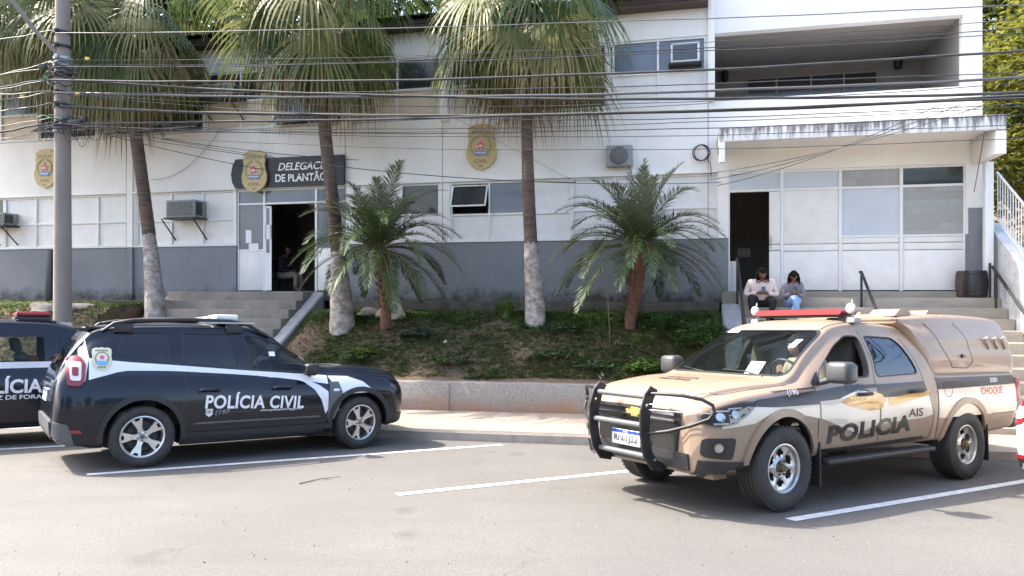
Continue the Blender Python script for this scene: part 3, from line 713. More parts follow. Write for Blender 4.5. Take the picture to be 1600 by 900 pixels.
# ------------------------------------------------------------------ lettering
def text2d(body, size, bold=0., shear=0., spacing=1., res=4):
    cu = bpy.data.curves.new('t', 'FONT'); cu.body = body; cu.size = size; cu.offset = bold; cu.shear = shear; cu.space_character = spacing; cu.resolution_u = res
    cu.align_x = 'CENTER'; cu.align_y = 'CENTER'
    ob = bpy.data.objects.new('t', cu); COL.objects.link(ob)
    dg = bpy.context.evaluated_depsgraph_get(); me = bpy.data.meshes.new_from_object(ob.evaluated_get(dg))
    vs = [(v.co.x, v.co.y) for v in me.vertices]; fs_ = [tuple(p.vertices) for p in me.polygons]
    bpy.data.objects.remove(ob); bpy.data.curves.remove(cu); bpy.data.meshes.remove(me)
    if vs:
        cx = (min(v[0] for v in vs) + max(v[0] for v in vs)) / 2; cy = (min(v[1] for v in vs) + max(v[1] for v in vs)) / 2
        vs = [(a - cx, b - cy) for a, b in vs]
    return vs, fs_
def extent(vs): return max(v[0] for v in vs) - min(v[0] for v in vs), max(v[1] for v in vs) - min(v[1] for v in vs)
def fit(body, width, height, **k):
    vs, f = text2d(body, 1, **k); w_, h_ = extent(vs)
    return [(a * width / w_, b * height / h_) for a, b in vs], f
def flat_text(mb, vf, cx, cz, y, mi=0, rise=0, depth=.0, arc=0):
    """letters standing in the XZ plane facing -y"""
    vs, f = vf; out = []
    for a, b in vs:
        bb = b + arc * a * a
        out.append((cx + a, y, cz + bb + rise * a))
    mb.add(out, f, mi)
    if depth:
        n = len(out); mb.add([(p[0], p[1] + depth, p[2]) for p in out], f, mi)
# ---- crest badges
def badge(px, py, h, o, label, name='police_crest'):
    s, z = fs(px, o), fz(px, py, o); wd = h * .66
    root = empty(name, FW(s, o, z), (0, 0, -FA)); tag(root, label, 'crest', 'crest badges on the facade')
    half = [(0, .5), (.10, .475), (.2, .49), (.34, .44), (.46, .40), (.40, .33), (.44, .26), (.41, .16), (.44, .04), (.50, -.10), (.48, -.24), (.40, -.35), (.26, -.43), (.10, -.47), (0, -.5)]
    poly = [(a * wd, b * h) for a, b in half] + [(-a * wd, b * h) for a, b in half[-2:0:-1]]
    mb = MB(); mb.prism(poly, -.03, .03, XZ); mb.build('shield', 'badge_gold', root)
    def ringpoly(r0, r1, a0, a1, n=16): return [(r1 * cos(a0 + (a1 - a0) * i / n), r1 * sin(a0 + (a1 - a0) * i / n)) for i in range(n + 1)] + [(r0 * cos(a1 - (a1 - a0) * i / n), r0 * sin(a1 - (a1 - a0) * i / n)) for i in range(n + 1)]
    R = wd * .33
    mb = MB()
    mb.prism([(R * cos(i * pi / 12), R * sin(i * pi / 12) + .02) for i in range(24)], -.034, -.03, XZ, 3)
    for sg in (-1, 1):      # leafy wreath either side
        for i in range(9):
            a = radians(-65 + i * 17) if sg > 0 else radians(245 - i * 17); c_ = (R * 1.0 * cos(a), R * 1.0 * sin(a) + .02)
            d_ = a + sg * radians(60); l_ = h * .045
            mb.prism([(c_[0] - l_ * cos(d_), c_[1] - l_ * sin(d_)), (c_[0] + .35 * l_ * sin(d_), c_[1] - .35 * l_ * cos(d_)), (c_[0] + l_ * cos(d_), c_[1] + l_ * sin(d_)), (c_[0] - .35 * l_ * sin(d_), c_[1] + .35 * l_ * cos(d_))], -.042, -.036, XZ, 2)
    star = [((.62 if i % 2 == 0 else .27) * R * cos(pi / 2 + i * pi / 5), (.62 if i % 2 == 0 else .27) * R * sin(pi / 2 + i * pi / 5) + .035) for i in range(10)]
    star2 = [(a * 1.25, (b - .035) * 1.25 + .035) for a, b in star]
    mb.prism(star2, -.044, -.037, XZ, 4); mb.prism(star, -.05, -.0445, XZ, 0)
    mb.prism([(-.045 * h, .0), (.045 * h, .0), (.03 * h, .045 * h), (-.03 * h, .045 * h)], -.055, -.0505, XZ, 4)
    rib = [(-.72 * R, -.42 * R), (-.3 * R, -.35 * R), (0, -.42 * R), (.3 * R, -.35 * R), (.72 * R, -.42 * R), (.62 * R, -.85 * R), (.3 * R, -.78 * R), (0, -.86 * R), (-.3 * R, -.78 * R), (-.62 * R, -.85 * R)]
    mb.prism(rib, -.046, -.038, XZ, 1)
    mb.prism([(-.6 * R, -.55 * R), (-.2 * R, -.5 * R), (.2 * R, -.58 * R), (.6 * R, -.52 * R), (.58 * R, -.64 * R), (.2 * R, -.68 * R), (-.2 * R, -.6 * R), (-.58 * R, -.66 * R)], -.05, -.0465, XZ, 4)
    mb.build('emblem', ['badge_red', 'badge_blue', 'badge_green', 'badge_gold', 'badge_pink'], root)
    mb = MB()
    flat_text(mb, fit('POLÍCIA', wd * .60, h * .095, bold=.012), 0, h * .33, -.0315, arc=-.25)
    flat_text(mb, fit('CIVIL', wd * .44, h * .075, bold=.012), 0, -h * .30, -.0315, arc=.15)
    flat_text(mb, fit('MG', wd * .13, h * .035, bold=.01), 0, -h * .405, -.0315)
    mb.build('lettering', 'decal_black', root, recalc=False)
    return root
badge(71.5, 264, 1.0, .03, 'gold crest badge half hidden by the utility pole')
badge(398, 268, .995, .14, 'gold crest badge at the end of the dark door sign')
badge(752, 230, 1.02, .03, 'gold crest badge high on the wall between the palms, no sign beside it')
# ---- dark sign
so = .06; root = empty('station_sign', FW(fs(450, so), so, fz(450, 269, so)), (0, 0, -FA)); tag(root, 'long dark sign over the left doorway, its name half hidden behind a palm trunk', 'sign')
x0, x1 = fs(362, so) - fs(450, so), fs(538, so) - fs(450, so); h = .345
mb = MB(); pl = [(x0 + .12, h), (x0 + .04, .2), (x0, 0), (x0 + .03, -.2), (x0 + .12, -h + .0), (x1, -h), (x1, h)]
mb.prism(pl, -.03, .03, XZ); mb.build('board', 'sign_black', root)
mb = MB()
vf = fit('DELEGACIA', 1.28, .18, bold=.012, shear=.25); flat_text(mb, vf, x0 + 1.24 + .64, .125, -.033)
vf = fit('DE PLANTÃO', 1.30, .225, bold=.022); flat_text(mb, vf, x0 + 1.17 + .65, -.115, -.033)
mb.build('lettering', 'letter', root, recalc=False)

# ---- air conditioners
def ac(px0, px1, py0, py1, o, depth, label, arms=None, frame=False):
    s0, s1 = fs(px0, o), fs(px1, o); z1, z0 = fz(px0, py0, o), fz(px0, py1, o); W_, H_ = s1 - s0, z1 - z0
    root = empty('air_conditioner', FW(s0, o, z0), (0, 0, -FA)); tag(root, label, 'air conditioner')
    mb = MB(); mb.box(0, W_, 0, depth, 0, H_, bev=.012); mb.build('casing', 'white_paint' if frame else 'ac_body', root, smooth=40)
    mb = MB(); mb.box(.04, W_ - .04, -.006, -.001, .04, H_ - .04); mb.build('grille', 'pane_dark' if frame else 'ac_grille', root)
    if not frame:
        mb = MB()
        for i in range(9): mb.box(-.006, -.001, .05 + i * .035, .065 + i * .035, .05, H_ - .05)
        for i in range(7): mb.box(W_ + .001, W_ + .006, .05 + i * .035, .07 + i * .035, .05, H_ - .05)
        mb.build('louvre', 'dark', root)
    mb = MB(); mb.box(-.05, W_ + .05, -.03, depth, -.04, -.005)
    if arms:
        for a, dz in arms: mb.tube([(a * W_, 0, -.03), (a * W_ + .06, depth + .1, -dz)], .016, 6)
    mb.build('bracket', 'iron', root)
ac(259, 304, 313, 340, .38, .45, 'box air conditioner on iron struts beside the left entrance', arms=((-.15, .62), (.95, .62)))
ac(-30, 5, 333, 352, .38, .45, 'air conditioner cut off by the edge of the picture', arms=((.1, .6), (.9, .6)))
ac(300, 362, 133, 152, .5, .5, 'air conditioner on a shelf outside the upper floor, behind the palm fronds', arms=((.1, .5), (.9, .5)))
ac(1048, 1093, 68, 98, .18, .3, 'white framed air conditioner in the upper window beside the balcony', frame=True)
# ac outdoor fan unit behind the right date palm
s, z = fs(967, .25), fz(967, 243, .25); root = empty('condenser_unit', FW(s, .25, z), (0, 0, -FA)); tag(root, 'pale outdoor fan unit on the wall behind the right young palm', 'fan unit')
mb = MB(); mb.box(-.27, .27, 0, .24, -.215, .215, bev=.02); mb.build('casing', 'ac_body', root, smooth=40)
mb = MB(); mb.lathe([(.001, -.012), (.16, -.012), (.17, -.004), (.18, -.012), (.19, 0)], 28, axis='Y', mat=Matrix.Translation((.0, -.002, 0))); mb.build('fan_guard', 'ac_grille', root, smooth=40)
# coiled cable on the wall by the canopy
s, z = fs(1094, .05), fz(1094, 239, .05); mb = MB()
for k in range(5): mb.tube([(.15 * (1 + .06 * sin(k * 2)) * cos(2 * pi * i / 24) + .01 * k, -.01 * k, .16 * sin(2 * pi * i / 24) + .012 * sin(3 * i + k)) for i in range(25)], .008, 5)
mb.tube([(.1, -.02, -.1), (.2, 0, -.2), (.22, 0, -.5)], .008, 5)
c_ = mb.build('cable_coil', 'wire', None, smooth=60); c_.location = FW(s, .05, z); c_.rotation_euler = (0, 0, -FA); tag(c_, 'round coil of black cable hung on the wall beside the canopy', 'cable coil')
# black upright board left of the pole
c_ = MB(); c_.box(-.09, .09, -.03, .03, 0, 1.35, bev=.008); c_ = c_.build('standing_board', 'sign_black', None, smooth=40); c_.location = FW(fs(77, .4), .4, -.33); c_.rotation_euler = (0, 0, -FA)
tag(c_, 'narrow black upright board against the grey wall beside the utility pole', 'board')
# ================================================================== RAILS, BARRELS, POLE, WIRES
def rail(px, o0, o1, ztop, slope, label, posts=(0.0, 1.6, 3.2), first_only=False):
    s = fs(px, o0); root = empty('handrail', FW(s, o0, ztop - .8), (0, 0, -FA)); tag(root, label, 'handrail', 'black handrails of the wide stairs')
    L_ = o1 - o0
    mb = MB(); mb.tube([(0, .12, .8), (0, 0, .8)] + [(0, -L_ * i / 8, .8 - slope * L_ * i / 8) for i in range(1, 9)], .027, 10); mb.build('rail', 'iron', root, smooth=50)
    for d in posts:
        if d > L_: continue
        zt = .8 - slope * d; mb = MB(); mb.tube([(0, -d, zt), (0, -d, zt - .95)], .022, 8); mb.build('post', 'iron', root, smooth=50)
rail(1152, .75, 4.0, .62, .62, 'black handrail just beside the woman in the cream top')
rail(1346, .60, 4.0, .36, .62, 'black handrail in the middle of the wide stairs')
rail(1551, .60, 4.0, .44, .62, 'black handrail beside the sunlit outer wall', posts=(-.12, .15, 1.8, 3.3))
# outer stair wall with white balustrade
root = empty('stair_side_wall', FW(S_RT1 + .01, 0, -.5), (0, 0, -FA)); tag(root, 'white wall with pale metal balusters running down beside the wide stairs', 'wall')
mb = MB(); n = 14; A = []
for i in range(n + 1):
    o_ = -.0 + 4.6 * i / n; z = 1.75 - .645 * o_
    A.append([(0.0, -o_, -2.4), (0.0, -o_, z - .03), (-.03, -o_, z - .028), (-.03, -o_, z + .03), (.23, -o_, z + .03), (.23, -o_, z - .028), (.2, -o_, z - .03), (.2, -o_, -2.4)])
mb.add([p for r_ in A for p in r_], [(i * 8 + j, i * 8 + j + 1, (i + 1) * 8 + j + 1, (i + 1) * 8 + j) for i in range(n) for j in range(7)] + [tuple(range(8)), tuple(range(n * 8, n * 8 + 8))[::-1]])
m_, t, b = nodes('side_wall_render'); v = coords(t)
sx = N(t, 'ShaderNodeSeparateXYZ'); t.links.new(v, sx.inputs[0])
c = ramp(t, noise(t, v, 3, 6, .7), [(.4, (.66, .66, .66)), (.68, (.42, .44, .48))]); t.links.new(c, b.inputs['Base Color']); b.inputs['Roughness'].default_value = .9; bump(t, b, noise(t, v, 20, 5), .8, .03)
mb.build('wall_body', m_, root)
mb = MB(); mb.tube([(.1, -.05, 2.72), (.1, -4.5, 2.72 - .645 * 4.45)], .022, 8); mb.tube([(.1, -.05, 1.84), (.1, -4.5, 1.84 - .645 * 4.45)], .014, 6)
for i in range(40):
    o_ = .08 + i * .112; z = 1.83 - .645 * (o_ - .05); mb.tube([(.1, -o_, z), (.1, -o_, z + .88)], .010, 5)
mb.build('balustrade', 'white_paint', root, smooth=50)
# barrels
for k, (px, r_, lab) in enumerate(((1509, .17, 'brown edged drum tucked behind the black one by the grey pier'), (1524, .2, 'black bulging drum on the landing by the grey pier'))):
    o_ = .10 if k == 0 else .36
    root = empty('drum', FW(fs(px, o_), o_, -.12)); tag(root, lab, 'drum')
    mb = MB(); mb.lathe([(.001, 0), (r_ * .86, 0), (r_ * .93, .04), (r_ * 1.0, .16), (r_ * 1.02, .25), (r_ * 1.0, .34), (r_ * .93, .46), (r_ * .88, .5), (r_ * .8, .5), (r_ * .78, .44), (.001, .43)], 28)
    for z in (.07, .43): mb.lathe([(r_ * .93, z - .015), (r_ * .99, z - .01), (r_ * .99, z + .01), (r_ * .93, z + .015)], 28)
    mb.build('body', 'iron' if k else 'wood_board', root, smooth=35)

# utility pole
PX, PY = -7.83, 12.88; PZ = WALKZ(PX)
root = empty('utility_pole', (PX, PY, PZ)); tag(root, 'tall grey concrete utility pole wrapped in clamps and cables', 'utility pole')
mb = MB(); mb.lathe([(.150, 0), (.145, 1.7), (.138, 3), (.122, 6), (.105, 8.6), (.001, 8.6)], 24); mb.build('pole_shaft', 'pole', root, smooth=40)
mb = MB(); mb.lathe([(.1515, 1.0), (.1475, 1.55)], 24); pb = mb.build('white_band', M('flaking_whitewash', (.72, .72, .70), .8, c2=(.34, .31, .28), vscale=5, sharp=.1), root, smooth=40)
mb = MB(); mb.tube([(0, -.05, 4.05 + 2.1), (-.35, -.3, 4.5 + 2.1), (-.9, -.75, 5.5 + 2.1), (-1.5, -1.2, 6.8 + 2.1)], .035, 10); mb.build('lamp_arm', 'pole', root, smooth=50)
zp = lambda py: (HOR - py) * PY / FOC - PZ
for py in (52, 74, 92, 103, 118, 146, 166, 197, 206):
    mb = MB(); z = zp(py); mb.lathe([(.12, z - .022), (.145, z - .022), (.145, z + .022), (.12, z + .022)], 20); mb.box(-.03, .03, -.2, -.16, z - .03, z + .03, bev=.006); mb.build('clamp', 'clamp' if py in (92, 103, 206) else 'iron', root, smooth=40)
mb = MB(); random.seed(3)
for i in range(34):
    z = zp(random.choice([104, 112, 120, 128, 165, 185, 190, 195, 198])); r0 = random.uniform(.17, .24); a0 = random.uniform(0, 6); L_ = random.uniform(1.5, 5); sl = random.uniform(-.06, .06); 
    mb.tube([(r0 * (1 + .3 * (j % 3 == 1) * random.random()) * cos(a0 + L_ * j / 9), r0 * sin(a0 + L_ * j / 9) - .02, z + sl * j / 3 + random.uniform(-.03, .03)) for j in range(10)], random.choice([.006, .009, .012]), 5, random.choice([0, 0, 0, 1]))
for i in range(7):
    x0 = random.uniform(-.3, .9); z0 = zp(205); w_ = random.uniform(.1, .35); d = random.uniform(.1, .35)
    mb.tube([(x0 + w_ * j / 10, -.15, z0 - d * sin(pi * j / 10)) for j in range(11)], .005, 4, 0)
mb.build('cable_bundle', ['wire', 'wire_grey'], root, smooth=60)
for (dx, py, w_) in ((.35, 196, .22), (-.2, 110, .12), (.5, 190, .1)): mb = MB(); mb.box(dx - w_ / 2, dx + w_ / 2, -.26, -.18, zp(py) - .05, zp(py) + .04, bev=.01); mb.build('junction_box', 'black', root, smooth=40)
mb = MB(); mb.tube([(-.17 + .04 * cos(i), -.17, zp(122) - .01 * i) for i in range(9)], .012, 5); mb.tube([(-.3 + .06 * i, -.2, zp(187) + .03 * sin(i)) for i in range(7)], .010, 5); mb.build('green_lead', 'green_cable', root, smooth=60)

# overhead wires: all hang from the pole and run on along the street to the poles beyond the picture
WD = -math.tan(radians(10.5))
def wx_at(px):                       # where the ray of a column meets the vertical plane of the wires
    u = (px - 800) / FOC; Y = (PY - .2 + WD * (0 - PX)) / (1 - WD * u); return u * Y, Y
def quad(p):                         # parabola through three (x, z)
    (x0, y0), (x1, y1), (x2, y2) = p
    def f(x): return y0 * (x - x1) * (x - x2) / ((x0 - x1) * (x0 - x2)) + y1 * (x - x0) * (x - x2) / ((x1 - x0) * (x1 - x2)) + y2 * (x - x0) * (x - x1) / ((x2 - x0) * (x2 - x1))
    return f
WL = [(52, 39, 8, .009, 'wire_grey'), (92, 80, 28, .006, 'wire'), (101, 88, 42, .008, 'wire'), (107, 95, 55, .008, 'wire'), (128, 124, 83, .016, 'wire'), (146, 140, 113, .009, 'wire'),
      (126, 155, 146, .019, 'wire'), (165, 178, 148, .022, 'wire'), (192, 180, 152, .016, 'wire'), (146, 186, 160, .008, 'wire'), (197, 199, 166, .007, 'wire'), (199, 206, 178, .008, 'wire'),
      (195, 216, 196, .006, 'wire'), (145, 150, 121, .018, 'wire_grey'), (148, 168, 132, .007, 'wire'), (203, 232, 214, .006, 'wire')]
def wire(pts, r, mat, label, group, name='overhead_wire'):
    p0 = Vector(pts[0]); r = r * (.85 if r < .014 else 1.1); mb = MB(); mb.tube([Vector(p) - p0 for p in pts], r, 6)
    o = mb.build(name, mat, None, smooth=70); o.location = p0; return tag(o, label, 'wire', group)
random.seed(12)
for i, (a, m, b, r_, mt) in enumerate(WL):
    q = []
    for px, py in ((97, a), (800, m), (1600, b)):
        x, y = wx_at(px); q.append((x, (HOR - py) * y / FOC))
    f = quad(q); off = random.uniform(-.12, .12); pts = []
    for k in range(90):
        x = PX + (26 - PX) * k / 89; pts.append((x, PY - .2 + WD * (x - PX) + off, f(x) + .005 * sin(x * 1.3 + i * 1.7) + .0025 * sin(x * 4 + i)))
    lab = 'thin black wire in the sheaf running from the pole along the street' if r_ < .014 else 'thick black cable in the sheaf running from the pole along the street'
    if mt == 'wire_grey': lab = 'topmost pale single wire running right from the pole' if a == 52 else 'thick silvery cable with a yellow tag beside the pole'
    wire(pts, r_, mt, lab, 'overhead wires along the street')
for i, (a, b, r_, mt) in enumerate([(52, 68, .009, 'wire_grey'), (100, 117, .010, 'wire_grey'), (108, 122, .008, 'wire_grey'), (125, 138, .014, 'wire'), (127, 143, .008, 'wire_grey'), (145, 151, .010, 'wire_grey'), (147, 158, .010, 'wire_grey'), (149, 162, .007, 'wire'), (165, 179, .012, 'wire_grey'), (187, 197, .008, 'wire_grey'), (194, 209, .015, 'wire'), (207, 222, .008, 'wire_grey')]):
    off = random.uniform(-.1, .1); xa, ya = PX - .1, PY - .15
    xb, yb = wx_at(0); za, zb = (HOR - a) * PY / FOC, (HOR - b) * yb / FOC; sl = (zb - za) / (xb - xa)
    pts = [(xa + (xb - xa) * t, ya + (yb - ya) * t + off * min(t, 1), za + (zb - za) * t + .03 * t * t + .01 * sin(t * 9 + i)) for t in [k * .25 for k in range(30)]]
    pts = [p if t_ <= 4 else (p[0], p[1], p[2]) for t_, p in enumerate(pts)]
    wire(pts, r_, mt, 'pale wire falling away from the pole towards the edge of the picture' if mt == 'wire_grey' else 'black cable falling away from the pole towards the edge of the picture', 'wires on the near side of the pole')
def drop(p0, p1, sag, r_, label):
    p0, p1 = Vector(p0), Vector(p1); pts = []
    for k in range(31):
        t = k / 30; p = p0.lerp(p1, t); p.z -= sag * 4 * t * (1 - t); pts.append(tuple(p))
    wire(pts, r_, 'wire', label, 'service drops', 'service_wire')
pp = lambda py: (PX + .15, PY - .15, (HOR - py) * PY / FOC)
fp = lambda px, py, o=.05: FW(fs(px, o), o, fz(px, py, o))
drop(pp(193), fp(560, 250), .10, .008, 'service wire crossing the crest beside the door sign, ending past the sign')
drop(pp(196), fp(545, 284), .12, .008, 'service wire crossing the dark door sign low down')
drop(pp(190), fp(900, 285), .25, .007, 'service wire ending at the wall over the middle palm')
drop(pp(198), fp(1128, 285), .35, .008, 'long service wire ending at the wall left of the canopy')
drop(pp(186), fp(700, 205), .12, .006, 'thin service wire reaching the wall between the tall palms')
for k, (px, py, lab) in enumerate(((1470, 163, 'lowest'), (1500, 164, 'middle'), (1534, 166, 'highest'))):
    x, y = wx_at(px); drop(fp(1121 - 12 * k, 290 - 9 * k, .3), (x, y, (HOR - py) * y / FOC), .12, .007, lab + ' of the three wires slanting up across the canopy')
drop(fp(703, 180, .06), fp(900, 285, .06), .0, .004, 'hair thin wire slanting down the wall right of the high crest')
drop(fp(345, 200, .06), fp(235, 280, .06), .35, .006, 'loose looping wire on the wall left of the door sign')
drop(fp(1543, 175, 1.25), fp(1522, 300, .1), .03, .008, 'wire hanging down the pier at the end of the canopy')
for px, py in ((139, 93), (124, 148)):
    x, y = wx_at(px); z = (HOR - py) * y / FOC; mb = MB(); mb.box(-.036, .036, -.012, .012, -.024, .024, bev=.004); o = mb.build('cable_tag', 'tag_yellow', None, smooth=40); o.location = (x, y - .05, z); tag(o, 'small yellow tag on a wire, ' + ('higher' if py < 100 else 'lower') + ' of the two beside the pole', 'cable tag')
x, y = -8.55, 13.0
mb = MB(); mb.box(-.036, .036, -.012, .012, -.024, .024, bev=.004); o = mb.build('cable_tag', 'tag_yellow', None, smooth=40); o.location = (x, y - .1, (HOR - 153) * y / FOC); tag(o, 'yellow tag on the cable left of the pole', 'cable tag')

# ================================================================== VEGETATION
def strip(mb, pts, ws, side, mi):
    k = len(pts); vs = []
    for p, w_ in zip(pts, ws): vs += [p - side * w_, p + side * w_]
    mb.add(vs, [(2 * i, 2 * i + 1, 2 * i + 3, 2 * i + 2) for i in range(k - 1)], mi)
DN = Vector((0, 0, -1))
def fan_leaf(mb, C, az, el, Lp, R, mi, droop=1.0, nseg=34, pet=True):
    droop = droop * random.uniform(.55, 1.25); R = R * random.uniform(.75, 1.12)
    d = Vector((cos(az) * cos(el), sin(az) * cos(el), sin(el))); p = C.copy(); pts = [p.copy()]
    for i in range(6):
        d = (d + DN * (.10 + .05 * i) * droop * max(.2, 1 - abs(d.z) * .7)).normalized(); p = p + d * Lp / 6; pts.append(p.copy())
    if pet: mb.tube(pts, [.022, .018, .015, .013, .012, .011, .009], 4, 4, cap=False)
    H = p; up = Vector((0, 0, 1)); a = d.cross(up)
    if a.length < .15: a = Vector((-sin(az), cos(az), 0))
    a.normalize(); roll = random.uniform(-.8, .8); nrm = a.cross(d); a = (a * cos(roll) + nrm * sin(roll)).normalized(); nrm = a.cross(d).normalized()
    spread = radians(random.uniform(98, 118))
    for k in range(nseg):
        al = -spread + 2 * spread * (k + random.uniform(-.25, .25)) / (nseg - 1)
        u = (d * cos(al) + a * sin(al) + nrm * (-.12 * abs(sin(al)))).normalized(); Ls = R * (.72 + .28 * cos(al * .8)) * random.uniform(.9, 1.06)
        side = (-d * sin(al) + a * cos(al)).normalized(); q = H.copy(); P = [q.copy()]; W = [.002]
        n = 7; dz = random.uniform(.8, 1.3) * droop
        for i in range(n):
            t = (i + 1) / n
            if t > .38: u = (u + DN * (.30 + .5 * (t - .38)) * dz * random.uniform(.6, 1.4)).normalized()
            q = q + u * (Ls / n); P.append(q.copy()); W.append(min(.022, Ls * t * (2 * spread / nseg) * .5) * (1 if t < .55 else max(.06, (1 - t) / .45)))
        strip(mb, P, W, side, mi)
def fan_palm(path, radii, C, label, nleaf, R, Lp, zpaint, seed, dead=12, droop=1.0):
    random.seed(seed); base = Vector(path[0]); path = [base - Vector((0, 0, .4))] + list(path); radii = [radii[0] * 1.12] + list(radii); root = empty('fan_palm', base); tag(root, label, 'palm tree', 'tall fan palms in front of the station')
    mb = MB(); P = []; rr = []
    for i in range(len(path) - 1):
        a, b = Vector(path[i]), Vector(path[i + 1]); k = max(3, int((b - a).length / .07))
        for j in range(k): t = j / k; P.append(a.lerp(b, t) - base); rr.append((radii[i] + (radii[i + 1] - radii[i]) * t) * (1 + .015 * sin(len(P) * 2.1) + random.uniform(-.01, .01)))
    P.append(Vector(path[-1]) - base); rr.append(radii[-1]); rr = [q * .86 for q in rr]
    # smooth the line
    for _ in range(20): P = [P[0]] + [(P[i - 1] + P[i] * 2 + P[i + 1]) / 4 for i in range(1, len(P) - 1)] + [P[-1]]
    mb.tube(P, rr, 20); mb.build('trunk', palmtrunk('palm_bark_%d' % seed, zpaint), root, smooth=60)
    mb = MB(); Cl = Vector(C) - base
    for k in range(nleaf):
        az = k * 2.39996 + random.uniform(-.3, .3); t = k / nleaf
        el = radians(68 - 128 * t ** .85 + random.uniform(-8, 8)); mi = random.choice([0, 0, 0, 1]) if t < .4 else random.choice([0, 1, 1, 1, 2, 2, 3] if t > .7 else [0, 0, 1, 1, 2])
        fan_leaf(mb, Cl + Vector((cos(az), sin(az), 0)) * .10 + DN * (.4 * t), az, el, Lp * random.uniform(.8, 1.12), R * random.uniform(.88, 1.1), mi, droop)
    mb.build('crown', ['fan_green', 'fan_mid', 'fan_yellow', 'fan_dead', 'petiole'], root, recalc=False)
    mb = MB()
    for k in range(dead):
        az = k * 2.39996 + random.uniform(-.5, .5); el = radians(random.uniform(-78, -40))
        fan_leaf(mb, Cl + DN * random.uniform(.35, .8), az, el, Lp * random.uniform(.5, .85), R * random.uniform(.75, 1.0), random.choice([3, 3, 2]), 2.2, 26)
    mb.build('dead_fronds', ['fan_green', 'fan_mid', 'fan_yellow', 'fan_dead', 'petiole'], root, recalc=False)
    return root
def W3(px, py, Z): return Vector(((px - 800) * Z / FOC, Z, (HOR - py) * Z / FOC))
def zg(x, y): return bank_z(x, y)
Zp = 16.6
fan_palm([W3(243, 482, 16.3), W3(234, 375, Zp), W3(222, 280, Zp), W3(208, 180, Zp), W3(203, 70, Zp)], [.25, .165, .155, .155, .13], W3(203, 0, Zp), 'tall fan palm with leaning whitewashed trunk left of the entrance stairs', 36, 1.75, 1.3, 1.65, 21, 12)
fan_palm([W3(535, 492, 14.8), W3(528, 390, 15), W3(517, 290, 15), W3(506, 190, 15), W3(499, 60, 15)], [.28, .165, .15, .145, .13], W3(497, -22, 15), 'tall fan palm in front of the dark door sign, right of the left doorway', 36, 1.8, 1.3, 1.25, 22, 14)
fan_palm([W3(837, 492, 14.3), W3(829, 375, 14.4), W3(825, 280, 14.4), W3(823, 190, 14.4), W3(826, 40, 14.4)], [.235, .15, .14, .125, .12], W3(827, -30, 14.4), 'tall fan palm between the two short date palms', 36, 1.85, 1.3, 1.40, 23, 7)
fan_palm([W3(100, 478, 16.8), W3(97, 300, 17), W3(92, 60, 17)], [.16, .13, .12], W3(92, -10, 17), 'fan palm standing behind the utility pole, ragged brown skirt', 38, 1.75, 1.3, None, 24, 16)
fan_palm([W3(-150, 482, 16.6), W3(-150, 60, 17)], [.2, .14], W3(-150, 0, 17), 'fan palm at the far left, only frond tips in view', 30, 1.5, 1.2, None, 25, 8)

def date_palm(base, C, label, seed, nf=34, LR=1.75):
    random.seed(seed); base = Vector(base); root = empty('date_palm', base); tag(root, label, 'palm tree', 'short date palms on the bank')
    Cl = Vector(C) - base; mb = MB(); P = [Vector((0, 0, -.3))]; rr = [.115]
    for i in range(25): t = i / 24; P.append(Cl * t + Vector((.04 * sin(t * 3), 0, 0))); rr.append((.105 + .045 * t) * (1 + .05 * sin(i * 2.4)))
    mb.tube(P, rr, 16)
    for i in range(150):      # old leaf bases
        t = random.uniform(.05, 1); az = random.uniform(0, 2 * pi); p = Cl * t; r_ = .10 + .05 * t; o_ = Vector((cos(az), sin(az), 0))
        mb.tube([p + o_ * r_ * .8, p + o_ * (r_ + .03) + Vector((0, 0, .05))], [.022, .008], 4)
    mb.build('trunk', M('date_trunk_%d' % seed, (.17, .085, .05), .95, c2=(.06, .035, .025), vscale=14, bmp=.8, bscale=30), root, smooth=60)
    mb = MB()
    for k in range(nf):
        t = k / nf; az = k * 2.39996 + random.uniform(-.25, .25); el = radians(80 - 84 * t + random.uniform(-9, 9)); d = Vector((cos(az) * cos(el), sin(az) * cos(el), sin(el)))
        p = Cl + Vector((0, 0, .02)); n = 22; Lf = LR * random.uniform(.85, 1.05) * (.8 if t < .15 else 1); pts = [p.copy()]; ds = [d.copy()]
        for i in range(n):
            d = (d + DN * (.035 + .075 * (i / n)) * (1 - .45 * abs(d.z)) * 1.3).normalized(); p = p + d * Lf / n; pts.append(p.copy()); ds.append(d.copy())
        mb.tube(pts, [.016 * (1 - .8 * i / n) for i in range(n + 1)], 4, 2, cap=False)
        a0 = ds[0].cross(Vector((0, 0, 1)))
        if a0.length < .15: a0 = Vector((-sin(az), cos(az), 0))
        a0.normalize(); nl = 58
        for j in range(nl):
            f = .12 + .88 * j / nl; x = f * n; i = min(int(x), n - 1); q = pts[i].lerp(pts[i + 1], x - i); dd = ds[i]; nn = a0.cross(dd).normalized()
            for sg in (-1, 1):
                ang = radians(58 - 30 * f + random.uniform(-7, 7)); u = (dd * cos(ang) + a0 * sg * sin(ang) + nn * random.uniform(.05, .4)).normalized()
                Ll = .36 * (sin(pi * min(1, f * .86 + .12)) ** .6) * random.uniform(.85, 1.1); sd = u.cross(nn)
                if sd.length < .1: continue
                sd.normalize(); m1 = q + u * Ll * .5 + DN * .012; e = q + (u + DN * .22).normalized() * Ll
                mb.add([q - sd * .004, q + sd * .004, m1 + sd * .0105, m1 - sd * .0105, e], [(0, 1, 2, 3), (3, 2, 4)], 1 if (f > .8 and random.random() < .5) or el > .9 else 0)
    mb.build('crown', ['date_green', 'date_tip', 'petiole'], root, recalc=False); return root
